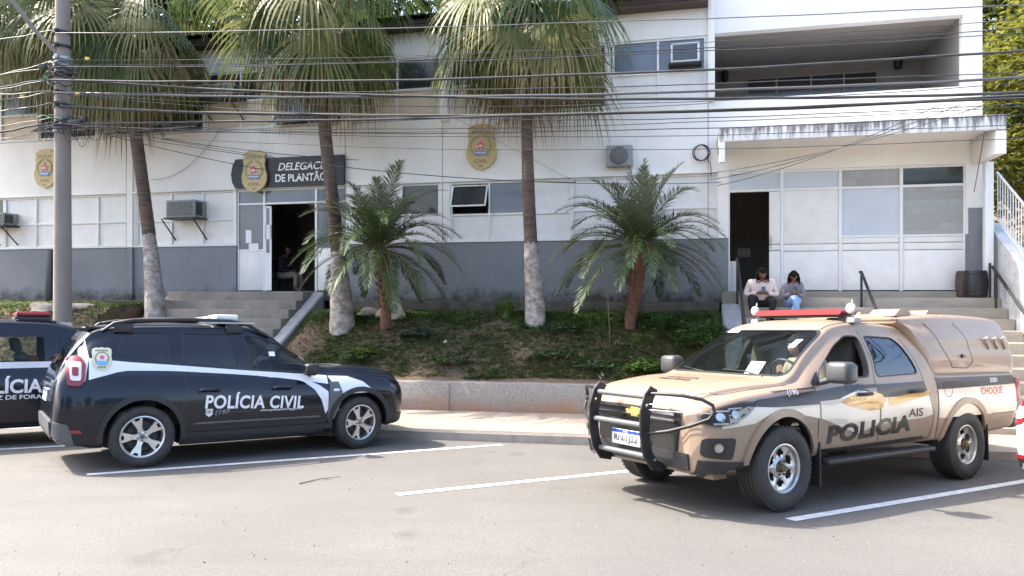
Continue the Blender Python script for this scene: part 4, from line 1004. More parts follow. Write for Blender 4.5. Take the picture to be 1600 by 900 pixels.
date_palm(W3(603, 489, 14.45), W3(592, 392, 14.45), 'short date palm with rough brown trunk in front of the dado by the left doorway', 31, 46, 2.0)
date_palm(W3(985, 497, 13.9), W3(999, 388, 13.9), 'short date palm with rough brown trunk near the wide stairs', 32, 48, 2.0)

def leafy_tree(base, H, R, label, mats, seed, nleaf=9000, ls=.16, clumps=60, ratio=1.0, trunk_r=.22, name='leafy_tree', group=None, low=.25):
    random.seed(seed); base = Vector(base); root = empty(name, base); tag(root, label, 'tree', group)
    mb = MB(); mb.tube([(0, 0, -.5), (.1, .05, H * .25), (.0, .1, H * .5), (.1, 0, H * .8)], [trunk_r * 1.3, trunk_r, trunk_r * .7, trunk_r * .25], 10)
    cl = []
    for i in range(clumps):
        while True:
            v = Vector((random.uniform(-1, 1), random.uniform(-1, 1), random.uniform(-1, 1)))
            if .35 < v.length < 1: break
        c = Vector((v.x * R, v.y * R, H * (low + (1 - low) / 2) + v.z * H * (1 - low) / 2 * ratio)); cl.append((c, R * random.uniform(.16, .34)))
        if i % 2 == 0: mb.tube([(0, .05, H * .4), c * .5 + Vector((0, 0, H * .25)), c], [trunk_r * .4, trunk_r * .2, .02], 5)
    mb.build('trunk', 'bark', root, smooth=60)
    mb = MB()
    for i in range(nleaf):
        c, r_ = random.choice(cl); v = Vector((random.gauss(0, .5), random.gauss(0, .5), random.gauss(0, .42))); p = c + v * r_ * 1.2
        a = Vector((random.uniform(-1, 1), random.uniform(-1, 1), random.uniform(-.6, .6))).normalized(); b = a.cross(Vector((random.uniform(-.6, .6), random.uniform(-.6, .6), 1))).normalized(); s_ = ls * random.uniform(.6, 1.3)
        mb.add([p - a * s_, p + b * s_ * .45, p + a * s_, p - b * s_ * .45], [(0, 1, 2, 3)], 0 if random.random() < .6 else (1 if random.random() < .7 else 2))
    mb.build('crown', mats, root, recalc=False); return root
leafy_tree((15.5, 20, -1), 9.5, 3.2, 'golden green leafy tree beyond the right end of the building', ['tree_gold', 'tree_green', 'tree_gold'], 41, 26000, .13, 110, group='trees behind the station')
leafy_tree((19, 25, 0), 13, 4.2, 'taller tree with darker foliage behind the golden tree', ['tree_green', 'tree_gold', 'tree_dark'], 42, 22000, .17, 90, group='trees behind the station')
leafy_tree((12.6, 15.8, -1.2), 3.6, 1.4, 'yellowish bush behind the balustrade of the outer stair wall', ['tree_gold', 'tree_green', 'tree_gold'], 43, 7000, .09, 50, name='leafy_bush', group='trees behind the station', low=.05)
leafy_tree((-15, 28, -1), 14, 5, 'dark tree behind the roof at the far left', ['tree_dark', 'tree_green', 'tree_dark'], 44, 16000, .22, 80, group='trees behind the station')
leafy_tree((-7.5, 27, -1), 13.5, 4.6, 'dark tree behind the roof, over the palm with the leaning trunk', ['tree_dark', 'tree_green', 'tree_dark'], 45, 15000, .22, 80, group='trees behind the station')
leafy_tree((-.5, 28, -1), 13, 4.5, 'dark tree behind the roof, over the door sign palm', ['tree_dark', 'tree_green', 'tree_dark'], 46, 12000, .22, 70, group='trees behind the station')
leafy_tree((26, 34, 2), 14, 6, 'far tree at the right edge of the hill', ['tree_green', 'tree_gold', 'tree_dark'], 47, 14000, .25, 80, group='trees behind the station')

leafy_tree((-9, -16, -1.1), 9, 4.5, 'unseen dark tree added across the road for reflections, towards the wagon side', ['tree_dark', 'tree_green', 'tree_dark'], 81, 3500, .34, 40, group='added trees across the road')  # unseen trees added so the car paint reflects dark foliage
leafy_tree((2, -17, -1.1), 10, 5, 'large unseen tree added straight behind the viewer for dark reflections', ['tree_dark', 'tree_green', 'tree_dark'], 82, 3500, .36, 40, group='added trees across the road')
leafy_tree((14, -15, -1.1), 8.5, 4.5, 'unseen dark tree added across the road for reflections, towards the pickup side', ['tree_dark', 'tree_green', 'tree_dark'], 83, 3500, .34, 40, group='added trees across the road')
hs = empty('house', (0, -34, -.6)); tag(hs, 'unseen beige house front added across the road for the cars to reflect', 'house')  # unseen house added for car paint and glass to reflect
mb = MB(); mb.box(-26, 30, -4, 0, -1, 6.5); mb.build('wall', 'cream_wall', hs)
for i in range(9):
    mb = MB(); mb.box(-22 + i * 6, -20 + i * 6, .002, .05, 1.2, 2.8); mb.build('window', 'pane_dark', hs)
# ---- grass and weeds
def blade(mb, p, h, w_, az, lean, mi):
    d = Vector((cos(az), sin(az), 0)); sd = Vector((-sin(az), cos(az), 0))
    m1 = p + Vector((0, 0, h * .55)) + d * lean * h * .3; e = p + Vector((0, 0, h * (1 - .35 * lean))) + d * lean * h
    mb.add([p - sd * w_, p + sd * w_, m1 + sd * w_ * .7, m1 - sd * w_ * .7, e], [(0, 1, 2, 3), (3, 2, 4)], mi)
def scatter(name, s0, s1, n, label, bright):
    random.seed(5); mb = MB()
    for i in range(n):
        s = random.uniform(s0, s1); o_ = random.random(); q0 = FM @ Vector((s, 0, 0)); o_l = (q0.y - LWALL(q0.x)) * CA * 1.0
        o_ = .12 + o_ * (o_l - .35); q = FM @ Vector((s, -o_, 0)); fr = 1 - o_ / o_l      # 1 at the low wall's far side... 0
        nz = mnoise.noise(Vector((q.x * .8, q.y * .8, 0))) + .5 * mnoise.noise(Vector((q.x * 2.6, q.y * 2.6, 4)))
        top = 1 - o_ / o_l
        top += .16 * mnoise.noise(Vector((q.x * 1.6, q.y * 1.6, 9))) + .06 * mnoise.noise(Vector((q.x * 6, q.y * 6, 2)))
        dens = .70 + .8 * nz + .75 * max(0, min(1, (top - .42) * 6)) + .28 * max(0, min(1, (.18 - top) * 12)) + .35 * max(-.3, min(1, (q.x - .3) * .7)) - .05
        sm = lambda v, c_, w_: 1 / (1 + math.exp(-max(-30, min(30, (v - c_) / w_))))
        dens -= .28 * sm(top, .17, .03) * (1 - sm(top, .52, .05)) * (1 - sm(q.x + 1.2 * mnoise.noise(Vector((q.x * .5, q.y * .5, 7))), 1.2, .5))
        if bright: dens = .9 + .5 * nz
        if not bright and random.random() < .06:
            a = random.uniform(0, 6.3); l_ = random.uniform(.012, .045); u = Vector((cos(a), sin(a), random.uniform(-.2, .5))); v = Vector((-sin(a), cos(a), .2)); c_ = Vector((q.x, q.y, bank_z(q.x, q.y) + .012)); mb.add([c_ - u * l_, c_ + v * l_ * .45, c_ + u * l_, c_ - v * l_ * .45], [(0, 1, 2, 3)], random.choice([1, 1, 4]))
        if random.random() > dens: continue
        z = bank_z(q.x, q.y); h = random.uniform(.035, .12) * (1.35 if top > .5 else .8)
        dry = random.random() < (.12 + (.4 if top < .45 else 0) - .5 * nz)
        blade(mb, Vector((q.x, q.y, z - .01)), h, random.uniform(.006, .012), random.uniform(0, 6.3), random.uniform(.2, 1.0), (2 if bright and random.random() < .5 else 0) if not dry else 1)
        if random.random() < .12:
            for _ in range(4):
                a = random.uniform(0, 6.3); c_ = Vector((q.x + cos(a) * .03, q.y + sin(a) * .03, z + h * .6)); l_ = random.uniform(.02, .042); u = Vector((cos(a), sin(a), .3)); v = Vector((-sin(a), cos(a), 0))
                mb.add([c_ - u * l_, c_ + v * l_ * .6, c_ + u * l_, c_ - v * l_ * .6], [(0, 1, 2, 3)], 0 if random.random() < .7 else 3)
    o = mb.build(name, ['grass_a', 'grass_b', 'grass_c', 'weed_grey', 'bark'], None, recalc=False); tag(o, label, 'grass', kind='stuff')
scatter('bank_grass', S_ST1 + .35, S_RT0 - .4, 120000, 'short green and dry grass and small weeds covering the bank', False)
scatter('verge_grass', -13, S_ST0 - .4, 15000, 'bright grass and weeds on the verge under the station wall', True)
def clump(px, py, Z, n, h, spread, mats, label, kind, seed, name):
    random.seed(seed); b = W3(px, py, Z); b.z = bank_z(b.x, b.y); root = empty(name, b); tag(root, label, 'plant')
    mb = MB()
    for i in range(n):
        a = random.uniform(0, 6.3); r_ = spread * sqrt(random.random())
        if kind == 'grass':
            P = []; hh = h * random.uniform(.5, 1); d = Vector((cos(a), sin(a), 0)); p = d * r_ * .3; le = random.uniform(.3, 1.1)
            for k in range(6): t = k / 5; P.append(p + d * le * hh * t * t * .8 + Vector((0, 0, hh * (t - .45 * le * t * t))))
            strip(mb, P, [.008, .009, .008, .006, .004, .001], Vector((-sin(a), cos(a), 0)), random.choice([0, 0, 1]))
        else:
            c_ = Vector((cos(a) * r_, sin(a) * r_ * .7, 0)); hh = h * random.uniform(.25, 1) * (1 - .5 * (r_ / spread) ** 2); mb.tube([c_, c_ + Vector((.02, 0, hh))], .004, 3, 0, cap=False)
            for _ in range(9):
                b_ = random.uniform(0, 6.3); l_ = random.uniform(.028, .055); u = Vector((cos(b_), sin(b_), random.uniform(-.3, .5))).normalized(); v = u.cross(Vector((0, 0, 1))).normalized(); q = c_ + Vector((random.uniform(-.09, .09), random.uniform(-.09, .09), hh * random.uniform(.3, 1.05)))
                mb.add([q, q + u * l_ + v * l_ * .7, q + u * l_ * 2, q + u * l_ - v * l_ * .7], [(0, 1, 2, 3)], random.choice([0, 1]))
    mb.build('leaves', mats, root, recalc=False)
clump(790, 512, 14.6, 260, .62, .42, ['grass_a', 'weed'], 'tall bright grass tuft left of the middle tall palm', 'grass', 51, 'grass_tuft')
clump(740, 505, 14.9, 90, .34, .3, ['grass_a', 'grass_c'], 'small grass tuft left of the tall tuft', 'grass', 52, 'grass_tuft')
for k, (px, py, Z, n, h, sp) in enumerate(((1085, 527, 13.3, 130, .42, .45), (1040, 505, 13.8, 60, .35, .35), (1110, 505, 13.4, 70, .42, .3), (1010, 560, 12.9, 55, .28, .35))):
    clump(px, py, Z, n, h, sp, ['weed', 'grass_a'], ['large clump of round leaved weeds by the stair pier', 'weeds behind the big weed clump near the right date palm', 'tall weeds right against the stair pier', 'low weeds on the slope above the pickup bonnet'][k], 'leaf', 60 + k, 'weed_clump')
for k, (px, py, Z, lab) in enumerate(((700, 545, 13.6, 'lowest'), (860, 540, 13.4, 'widest'), (930, 560, 13.1, 'last before the pickup'), (560, 548, 13.9, 'nearest the stair kerb'))):
    clump(px, py, Z, 34, .14, .38, ['weed', 'weed_grey'], 'thin weed patch on the brown slope, ' + lab, 'leaf', 90 + k, 'weed_clump')
clump(655, 503, 14.3, 60, .2, .35, ['weed_grey', 'weed_grey'], 'grey green low weed clump right of the left date palm', 'leaf', 70, 'weed_clump')
clump(880, 505, 14.0, 40, .2, .3, ['weed_grey', 'weed'], 'pale leafy weeds between the middle tall palm and the right date palm', 'leaf', 71, 'weed_clump')
clump(570, 515, 14.0, 45, .12, .3, ['grass_c', 'grass_c'], 'yellow green low weeds near the left date palm', 'leaf', 72, 'weed_clump')
random.seed(99); mb = MB()
for i in range(260):
    x = random.uniform(-3, 7); y = KERB(x) + random.uniform(-.7, 1.9); z = (gz(x, y) if y < KERB(x) else WALKZ(x)) + .012; a_ = random.uniform(0, 6.3); l_ = random.uniform(.01, .03); u = Vector((cos(a_), sin(a_), random.uniform(-.3, .3))); v_ = Vector((-sin(a_), cos(a_), 0)); q = Vector((x, y, z))
    mb.add([q - u * l_, q + v_ * l_ * .4, q + u * l_, q - v_ * l_ * .4], [(0, 1, 2, 3)], random.choice([0, 1]))
tag(mb.build('leaf_litter', ['grass_b', 'bark'], None, recalc=False), 'small dry leaves along the kerb and pavement', 'litter', kind='stuff')
# tall dry stalk
b = W3(953, 530, 13.6); b.z = bank_z(b.x, b.y); mb = MB(); mb.tube([(0, 0, 0), (-.02, 0, .5), (-.05, 0, 1.0)], [.008, .007, .004], 5)
for k in range(14): a = k * 2.4; mb.tube([(-.04, 0, .72 + .02 * k), (-.04 + .04 * cos(a), .04 * sin(a), .76 + .02 * k)], [.006, .008], 4)
o = mb.build('dry_stalk', 'grass_b', None); o.location = b; tag(o, 'single tall dry weed stalk left of the right date palm', 'plant')
# pale broken stones at the foot of the wall
random.seed(9)
def rock(px, py, Z, sx, sy, sz, label, mat='concrete_light'):
    bm = bmesh.new(); bmesh.ops.create_icosphere(bm, subdivisions=3, radius=1)
    for v in bm.verts:
        n_ = mnoise.noise(v.co * 1.3 + Vector((px, 0, 0))) * .5 + mnoise.noise(v.co * 4 + Vector((px, 0, 0))) * .12; c = v.co * (1 + n_); v.co = Vector((c.x * sx, c.y * sy, max(c.z, -.3) * sz))
    me = bpy.data.meshes.new('rock'); bm.to_mesh(me); bm.free(); me.materials.append(MT[mat]); me.shade_smooth(); me.set_sharp_from_angle(angle=radians(35)); o = bpy.data.objects.new('broken_stone', me); link(o)
    b = W3(px, py, Z); b.z = bank_z(b.x, b.y) + sz * .2; o.location = b; tag(o, label, 'stone', 'stones at the wall foot')
MT['rock_pale'] = M('pale_rock', (.58, .50, .40), .9, c2=(.30, .24, .18), vscale=3, bmp=.5, bscale=15)
rock(612, 483, 15.0, .28, .2, .26, 'larger pale broken stone behind the left date palm trunk', 'rock_pale'); rock(578, 484, 15.2, .26, .16, .16, 'flatter pale stone between the left date palm and the tall palm', 'rock_pale')
rock(70, 486, 16.2, .3, .2, .16, 'grey stone in the grass left of the utility pole', 'rock_pale'); rock(120, 487, 16.3, .45, .2, .13, 'long pale stone in the grass right of the utility pole', 'rock_pale')
# litter and twigs
for px, py, sz, lab in ((695, 519, .05, 'scrap of white paper on the upper bank'), (1047, 543, .07, 'white scrap in the weeds above the pickup bonnet')):
    b = W3(px, py, 14.0 if px < 800 else 13.0); b.z = bank_z(b.x, b.y) + .05; mb = MB(); mb.add([(-sz, 0, 0), (0, -.01, sz * .5), (sz, 0, sz * .1), (0, .02, -sz * .4), (sz * .3, .03, sz * .9)], [(0, 1, 3), (1, 2, 3), (1, 4, 2)]); o = mb.build('paper_scrap', 'paper', None); o.location = b; tag(o, lab, 'litter')
g0, g1 = G(468, 757), G(532, 746); mb = MB(); mb.tube([(0, 0, .01), ((g1 - g0) * .5 + Vector((0, .05, .012))), (g1 - g0) + Vector((0, 0, .012))], [.006, .004, .002], 5); mb.tube([(g1 - g0) * .6 + Vector((0, 0, .012)), (g1 - g0) * .75 + Vector((.02, -.08, .02))], .003, 4)
o = mb.build('twig', 'bark', None); o.location = g0; tag(o, 'thin dry twig lying on the asphalt', 'twig')
random.seed(77); mb = MB()
for i in range(420):
    x, y = random.uniform(-6, 7), random.uniform(3.2, 10.4); z = gz(x, y); r_ = random.uniform(.003, .011); mb.add([(x - r_, y, z + .001), (x, y - r_, z + .001), (x + r_, y, z + .001), (x, y + r_, z + .001), (x, y, z + r_)], [(0, 1, 4), (1, 2, 4), (2, 3, 4), (3, 0, 4)], random.choice([0, 0, 1]))
tag(mb.build('road_grit', ['concrete', 'bark'], None, recalc=False), 'scattered grit and crumbs on the asphalt', 'grit', kind='stuff')
# ================================================================== VEHICLES
def pchip(xs, ys):
    n = len(xs); h = [xs[i + 1] - xs[i] for i in range(n - 1)]; d = [(ys[i + 1] - ys[i]) / h[i] for i in range(n - 1)]; m = [d[0]] + [0] * (n - 2) + [d[-1]]
    for i in range(1, n - 1):
        if d[i - 1] * d[i] > 0:
            w1, w2 = 2 * h[i] + h[i - 1], h[i] + 2 * h[i - 1]; m[i] = (w1 + w2) / (w1 / d[i - 1] + w2 / d[i])
    def f(x):
        x = min(max(x, xs[0]), xs[-1]); i = 0
        while i < n - 2 and x > xs[i + 1]: i += 1
        t = (x - xs[i]) / h[i]; a, b = ys[i], ys[i + 1]
        return (2 * t ** 3 - 3 * t * t + 1) * a + (t ** 3 - 2 * t * t + t) * h[i] * m[i] + (-2 * t ** 3 + 3 * t * t) * b + (t ** 3 - t * t) * h[i] * m[i + 1]
    return f
class Shell:
    """loft through a table of stations: x, zl, wl, zm, wm, zb, wb, zc, wc, zt"""
    def __init__(s, table, n=2.7):
        s.n = n
        s.t = table; xs = [r[0] for r in table]; s.f = [pchip(xs, [r[k] for r in table]) for k in range(1, 10)]; s.x0, s.x1 = xs[0], xs[-1]
    def half(s, x, ins=0, floor=None):
        zl, wl, zm, wm, zb, wb, zc, wc, zt = [f(x) for f in s.f]
        if ins:
            zl = floor; wl -= ins; wm -= ins; wb -= ins; wc -= ins * .8; zc -= ins * .6; zt -= ins
            zm = max(zm, zl + .1); zc = max(zc, zl + .12); zt = max(zt, zc + .005); zb = min(zb, zc - .004)
        P = [(0, zl), (wl * .5, zl), (wl - .06, zl), (wl - .015, zl + .012)]
        for i in range(7): t = i / 7; P.append((wl + (wm - wl) * sin(t * pi / 2), zl + .04 + (zm - zl - .04) * t))
        for i in range(8): t = i / 8; P.append((wm + (wb - wm) * t ** 2.2, zm + (zb - zm) * t))
        for i in range(7): t = i / 7; P.append((wb + (wc - wb) * t + .045 * sin(pi * t) * min(1, (zc - zb) / .4), zb + (zc - zb) * t))
        for i in range(12):
            a = pi / 2 * (i / 11); n = s.n; P.append((wc * max(cos(a), 0) ** (2 / n) if i < 11 else 0, zc + (zt - zc) * sin(a) ** (2 / n)))
        return P
    def mesh(s, x0=None, x1=None, ins=0, floor=None, step=.055):
        x0 = s.x0 if x0 is None else x0; x1 = s.x1 if x1 is None else x1
        xs = [x0]; 
        while xs[-1] < x1 - 1e-4:
            x = xs[-1]; e = min(x - s.x0, s.x1 - x); st = step if e > .35 else (.022 if e > .08 else .012); xs.append(min(x1, x + st))
        if xs[-1] - xs[-2] < .004: xs.pop(-2)
        vs = []; rings = []
        for x in xs:
            h = s.half(x, ins, floor); ring = [(x, y, z) for y, z in h] + [(x, -y, z) for y, z in h[-2:0:-1]]; rings.append(len(vs)); vs += ring
        n = len(ring); fs_ = []
        for a, b in zip(rings, rings[1:]):
            for j in range(n): k = (j + 1) % n; fs_.append((a + j, a + k, b + k, b + j))
        fs_.append(tuple(range(rings[0], rings[0] + n))[::-1]); fs_.append(tuple(range(rings[-1], rings[-1] + n)))
        me = bpy.data.meshes.new('shell'); me.from_pydata(vs, [], fs_)
        bm = bmesh.new(); bm.from_mesh(me); bmesh.ops.remove_doubles(bm, verts=bm.verts, dist=1e-5); bmesh.ops.recalc_face_normals(bm, faces=bm.faces); bm.to_mesh(me); bm.free(); me.shade_smooth(); return me
def obj_tmp(me): o = bpy.data.objects.new('tmp', me); COL.objects.link(o); return o
def boolean(o, cut, op='DIFFERENCE'):
    m = o.modifiers.new('b', 'BOOLEAN'); m.operation = op; m.solver = 'EXACT'; m.object = cut
    dg = bpy.context.evaluated_depsgraph_get(); me = bpy.data.meshes.new_from_object(o.evaluated_get(dg)); o.modifiers.remove(m)
    old = o.data; o.data = me; bpy.data.objects.remove(cut); return o
def prisms(lst):
    """lst of (poly, h0, h1, matrix)"""
    mb = MB()
    for poly, a, b, mt in lst: mb.prism(poly, a, b, mt)
    o = mb.build('cut', [], None); return o
YZ = Matrix(((0, 0, 1, 0), (1, 0, 0, 0), (0, 1, 0, 0), (0, 0, 0, 1)))      # (a,b,h) -> (x=h,y=a,z=b)
def rnd(poly, r=.05, n=3):
    """round the corners of a polygon"""
    out = []; k = len(poly)
    for i in range(k):
        p, a, b = Vector(poly[i]), Vector(poly[i - 1]), Vector(poly[(i + 1) % k]); da, db = a - p, b - p; q = min(r, da.length * .45, db.length * .45)
        s_, e = p + da.normalized() * q, p + db.normalized() * q
        for j in range(n + 1): t = j / n; out.append(tuple(s_ * (1 - t) ** 2 + p * 2 * t * (1 - t) + e * t * t))
    return out
class Car:
    def __init__(c, name, label, cat, O, head, table, paint, wheel_r, wb, arch=.06, group=None, n=3.0):
        c.r, c.wb, c.paint = wheel_r, wb, paint
        N_ = Vector((GS, GT, 1)).normalized(); F_ = Vector((cos(head), sin(head), 0)); F_ = (F_ - N_ * F_.dot(N_)).normalized(); Lf = N_.cross(F_)
        c.M = Matrix((F_, Lf, N_)).transposed().to_4x4(); c.M.translation = Vector((O[0], O[1], gz(O[0], O[1]) + .006))
        c.root = empty(name); c.root.matrix_world = c.M; tag(c.root, label, cat, group)
        c.sh = Shell(table, n); c.base = c.sh.mesh(); bm = bmesh.new(); bm.from_mesh(c.base); c.bvh = BVHTree.FromBMesh(bm); bm.free()
        c.extra = []
    def local(c, px, py, y):
        """photo pixel -> side-plane (x, z) of the car; used only to read the livery off the photograph"""
        Mi = c.M.inverted(); o = Mi @ Vector((0, 0, 0)); d = Mi.to_3x3() @ Vector((px - 800, FOC, HOR - py)); t = (y - o.y) / d.y; p = o + d * t; return (p.x, p.z)
    def carve(c, cabin, windows, ends, floor=.5, arch_y=.56, archr=None):
        o = obj_tmp(c.base.copy())
        if cabin:
            boolean(o, obj_tmp(c.sh.mesh(cabin[0], cabin[1], ins=.055, floor=floor, step=.09)))
        if windows: boolean(o, prisms([(w_, a, b, XZ) for w_ in windows for a, b in ((.35, 1.3), (-1.3, -.35))]))
        if ends:
            for e in ends: boolean(o, prisms([(e[0], e[1], e[2], YZ)]))
        R = archr or c.r + .07
        circ = lambda x: [(x + R * cos(2 * pi * i / 40), c.r + .015 + R * sin(2 * pi * i / 40)) for i in range(40)]
        boolean(o, prisms([(circ(x), a, b, XZ) for x in (0, c.wb) for a, b in ((arch_y, 1.2), (-1.2, -arch_y))]))
        me = o.data; me.materials.clear(); me.materials.append(MT[c.paint]); me.materials.append(MT['interior']); me.materials.append(MT['black'])
        bp = c.base.polygons; bvn = [v.normal.copy() for v in c.base.vertices]; bco = [v.co.copy() for v in c.base.vertices]
        nrm = []; 
        for p in me.polygons:
            loc, n_, idx, dist = c.bvh.find_nearest(p.center); outer = dist < .006 and abs(n_.dot(p.normal)) > .6
            inside_arch = any(hypot(p.center.x - x, p.center.z - c.r - .015) < R + .004 for x in (0, c.wb)) and not outer
            p.material_index = 0 if outer else (2 if inside_arch else 1)
            if not outer and dist < .06 and not inside_arch and abs(p.center.y) > .4 and p.center.z > .8: p.material_index = 2
            for li in p.loop_indices:
                if outer:
                    v = me.vertices[me.loops[li].vertex_index].co; l2, n2, i2, d2 = c.bvh.find_nearest(v)
                    vi = list(bp[i2].vertices); 
                    if len(vi) > 4: nrm.append(p.normal.copy()); continue
                    w_ = poly_3d_calc([bco[k] for k in vi], l2); nn = Vector((0, 0, 0))
                    for k, ww in zip(vi, w_): nn += bvn[k] * ww
                    nrm.append(nn.normalized() if nn.length > .1 else p.normal.copy())
                else: nrm.append(p.normal.copy())
        me.shade_smooth(); me.normals_split_custom_set(nrm); o.name = 'body'; me.name = 'body'; o.parent = c.root; c.body = o; return o
    def ray(c, a, b, side):
        if side in ('L', 'R'): o, d = Vector((a, 1.6 if side == 'L' else -1.6, b)), Vector((0, -1 if side == 'L' else 1, 0))
        elif side == 'F': o, d = Vector((c.sh.x1 + 1, a, b)), Vector((-1, 0, 0))
        elif side == 'B': o, d = Vector((c.sh.x0 - 1, a, b)), Vector((1, 0, 0))
        else: o, d = Vector((a, b, 3)), Vector((0, 0, -1))
        loc, n_, i, dist = c.bvh.ray_cast(o, d)
        if loc is None: return None, None
        if n_.dot(d) > 0: n_ = -n_
        return loc, n_
    def put(c, name, shapes, side, off=.003, thick=0., mat='decal_black', parent=None, grid=.06, smooth=True, dirn=None):
        """lay flat 2D shapes (lists of points, or (verts, faces)) onto the body from one side"""
        bm = bmesh.new()
        for sp in shapes:
            if isinstance(sp, tuple) and len(sp) == 2 and isinstance(sp[1], list) and sp[1] and isinstance(sp[1][0], tuple) and isinstance(sp[0], list) and len(sp[1][0]) >= 3 and isinstance(sp[1][0][0], int): vs, fs_ = sp
            else: vs, fs_ = list(sp), [tuple(range(len(sp)))]
            bv = [bm.verts.new((p[0], p[1], 0)) for p in vs]
            for f in fs_:
                try: bm.faces.new([bv[i] for i in f])
                except ValueError: pass
        bmesh.ops.triangulate(bm, faces=[f for f in bm.faces if len(f.verts) > 3])
        X_ = [v.co.x for v in bm.verts]; Y_ = [v.co.y for v in bm.verts]
        for ax, lo, hi in ((0, min(X_), max(X_)), (1, min(Y_), max(Y_))):
            k = math.ceil(lo / grid)
            while k * grid < hi:
                co = Vector((k * grid, 0, 0)) if ax == 0 else Vector((0, k * grid, 0)); no = Vector((1, 0, 0)) if ax == 0 else Vector((0, 1, 0))
                bmesh.ops.bisect_plane(bm, geom=bm.verts[:] + bm.edges[:] + bm.faces[:], plane_co=co, plane_no=no, dist=1e-6); k += 1
        bmesh.ops.remove_doubles(bm, verts=bm.verts, dist=1e-5)
        dead = []; ns = {}
        for v in bm.verts:
            loc, n_ = c.ray(v.co.x, v.co.y, side)
            if loc is None: dead.append(v); continue
            v.co = loc + n_ * off; ns[v] = n_
        if dead: bmesh.ops.delete(bm, geom=dead, context='VERTS')
        if not bm.faces: bm.free(); return None
        # face the outside
        bm.normal_update()
        ref = {'L': Vector((0, 1, 0)), 'R': Vector((0, -1, 0)), 'F': Vector((1, 0, 0)), 'B': Vector((-1, 0, 0)), 'T': Vector((0, 0, 1))}[side]
        flip = [f for f in bm.faces if f.normal.dot(ref) < 0]
        if flip: bmesh.ops.reverse_faces(bm, faces=flip)
        if thick:
            for e in [e for e in bm.edges if len(e.link_faces) == 1]:
                a, b = e.verts; f = e.link_faces[0]
                na, nb_ = ns.get(a), ns.get(b)
                if na is None or nb_ is None: continue
                a2 = bm.verts.new(a.co - na * thick); b2 = bm.verts.new(b.co - nb_ * thick)
                try: bm.faces.new([a, a2, b2, b])
                except ValueError: pass
        me = bpy.data.meshes.new(name); 
        if thick: bmesh.ops.recalc_face_normals(bm, faces=bm.faces)
        bm.to_mesh(me); bm.free(); me.materials.append(MT[mat])
        if smooth: me.shade_smooth(); me.set_sharp_from_angle(angle=radians(35))
        o = bpy.data.objects.new(name, me); return link(o, parent or c.root)
    def line(c, name, pts, side, w_=.006, off=.002, mat='decal_black', parent=None):
        polys = []
        for a, b in zip(pts, pts[1:]):
            a, b = Vector(a), Vector(b); d = (b - a); 
            if d.length < 1e-5: continue
            d.normalize(); n_ = Vector((-d.y, d.x)) * w_ / 2; polys.append([tuple(a - n_ - d * w_ * .3), tuple(b - n_ + d * w_ * .3), tuple(b + n_ + d * w_ * .3), tuple(a + n_ - d * w_ * .3)])
        return c.put(name, polys, side, off, mat=mat, parent=parent, smooth=True)
    def text(c, body, cx, cz, width, height, side, mat, rise=0, shear=0, bold=.02, off=.004, parent=None, name='lettering', rot=0, spacing=1.0):
        vs, f = fit(body, width, height, bold=bold, shear=shear, spacing=spacing); sg = -1 if side in ('L', 'B') else 1
        if side == 'F': sg = 1
        if side == 'L': sg = -1
        if side == 'F': out = [(cx - 0 + a * 1, cz + b) for a, b in vs]
        else: out = [(cx + sg * a, cz + b + rise * a) for a, b in vs]
        if side == 'T':     # read by someone facing the car from the front: letters run along y
            out = [(cx - b, cz + a) for a, b in vs]
        return c.put(name, [(out, [tuple(q) for q in f])], side, off, mat=mat, parent=parent, grid=.05)
def tyre_mesh(r, w_, rim_r):
    mb = MB(); pr = [(rim_r - .005, -w_ * .36), (rim_r + .01, -w_ * .42), (rim_r + .035, -w_ * .5), ((r + rim_r) / 2, -w_ * .53), (r - .035, -w_ * .5), (r - .012, -w_ * .44), (r, -w_ * .36)]
    tread = []
    for k in range(5): a = -.30 + k * .15; tread += [(r, (a - .05) * w_), (r, (a + .045) * w_), (r - .008, (a + .055) * w_), (r - .008, (a + .09) * w_)]
    prof = pr + tread[:-2] + [(a, -b) for a, b in pr[::-1]]
    mb.lathe(prof, 56, axis='Y'); 
    for k in range(56):     # shoulder blocks
        a = 2 * pi * (k + .5) / 56
        for sg in (-1, 1):
            mt = Matrix.Rotation(a, 4, 'Y'); mb.box(-.011, .011, sg * w_ * .40 - w_ * .055, sg * w_ * .40 + w_ * .055, r - .014, r - .002, mat=mt)
    return mb
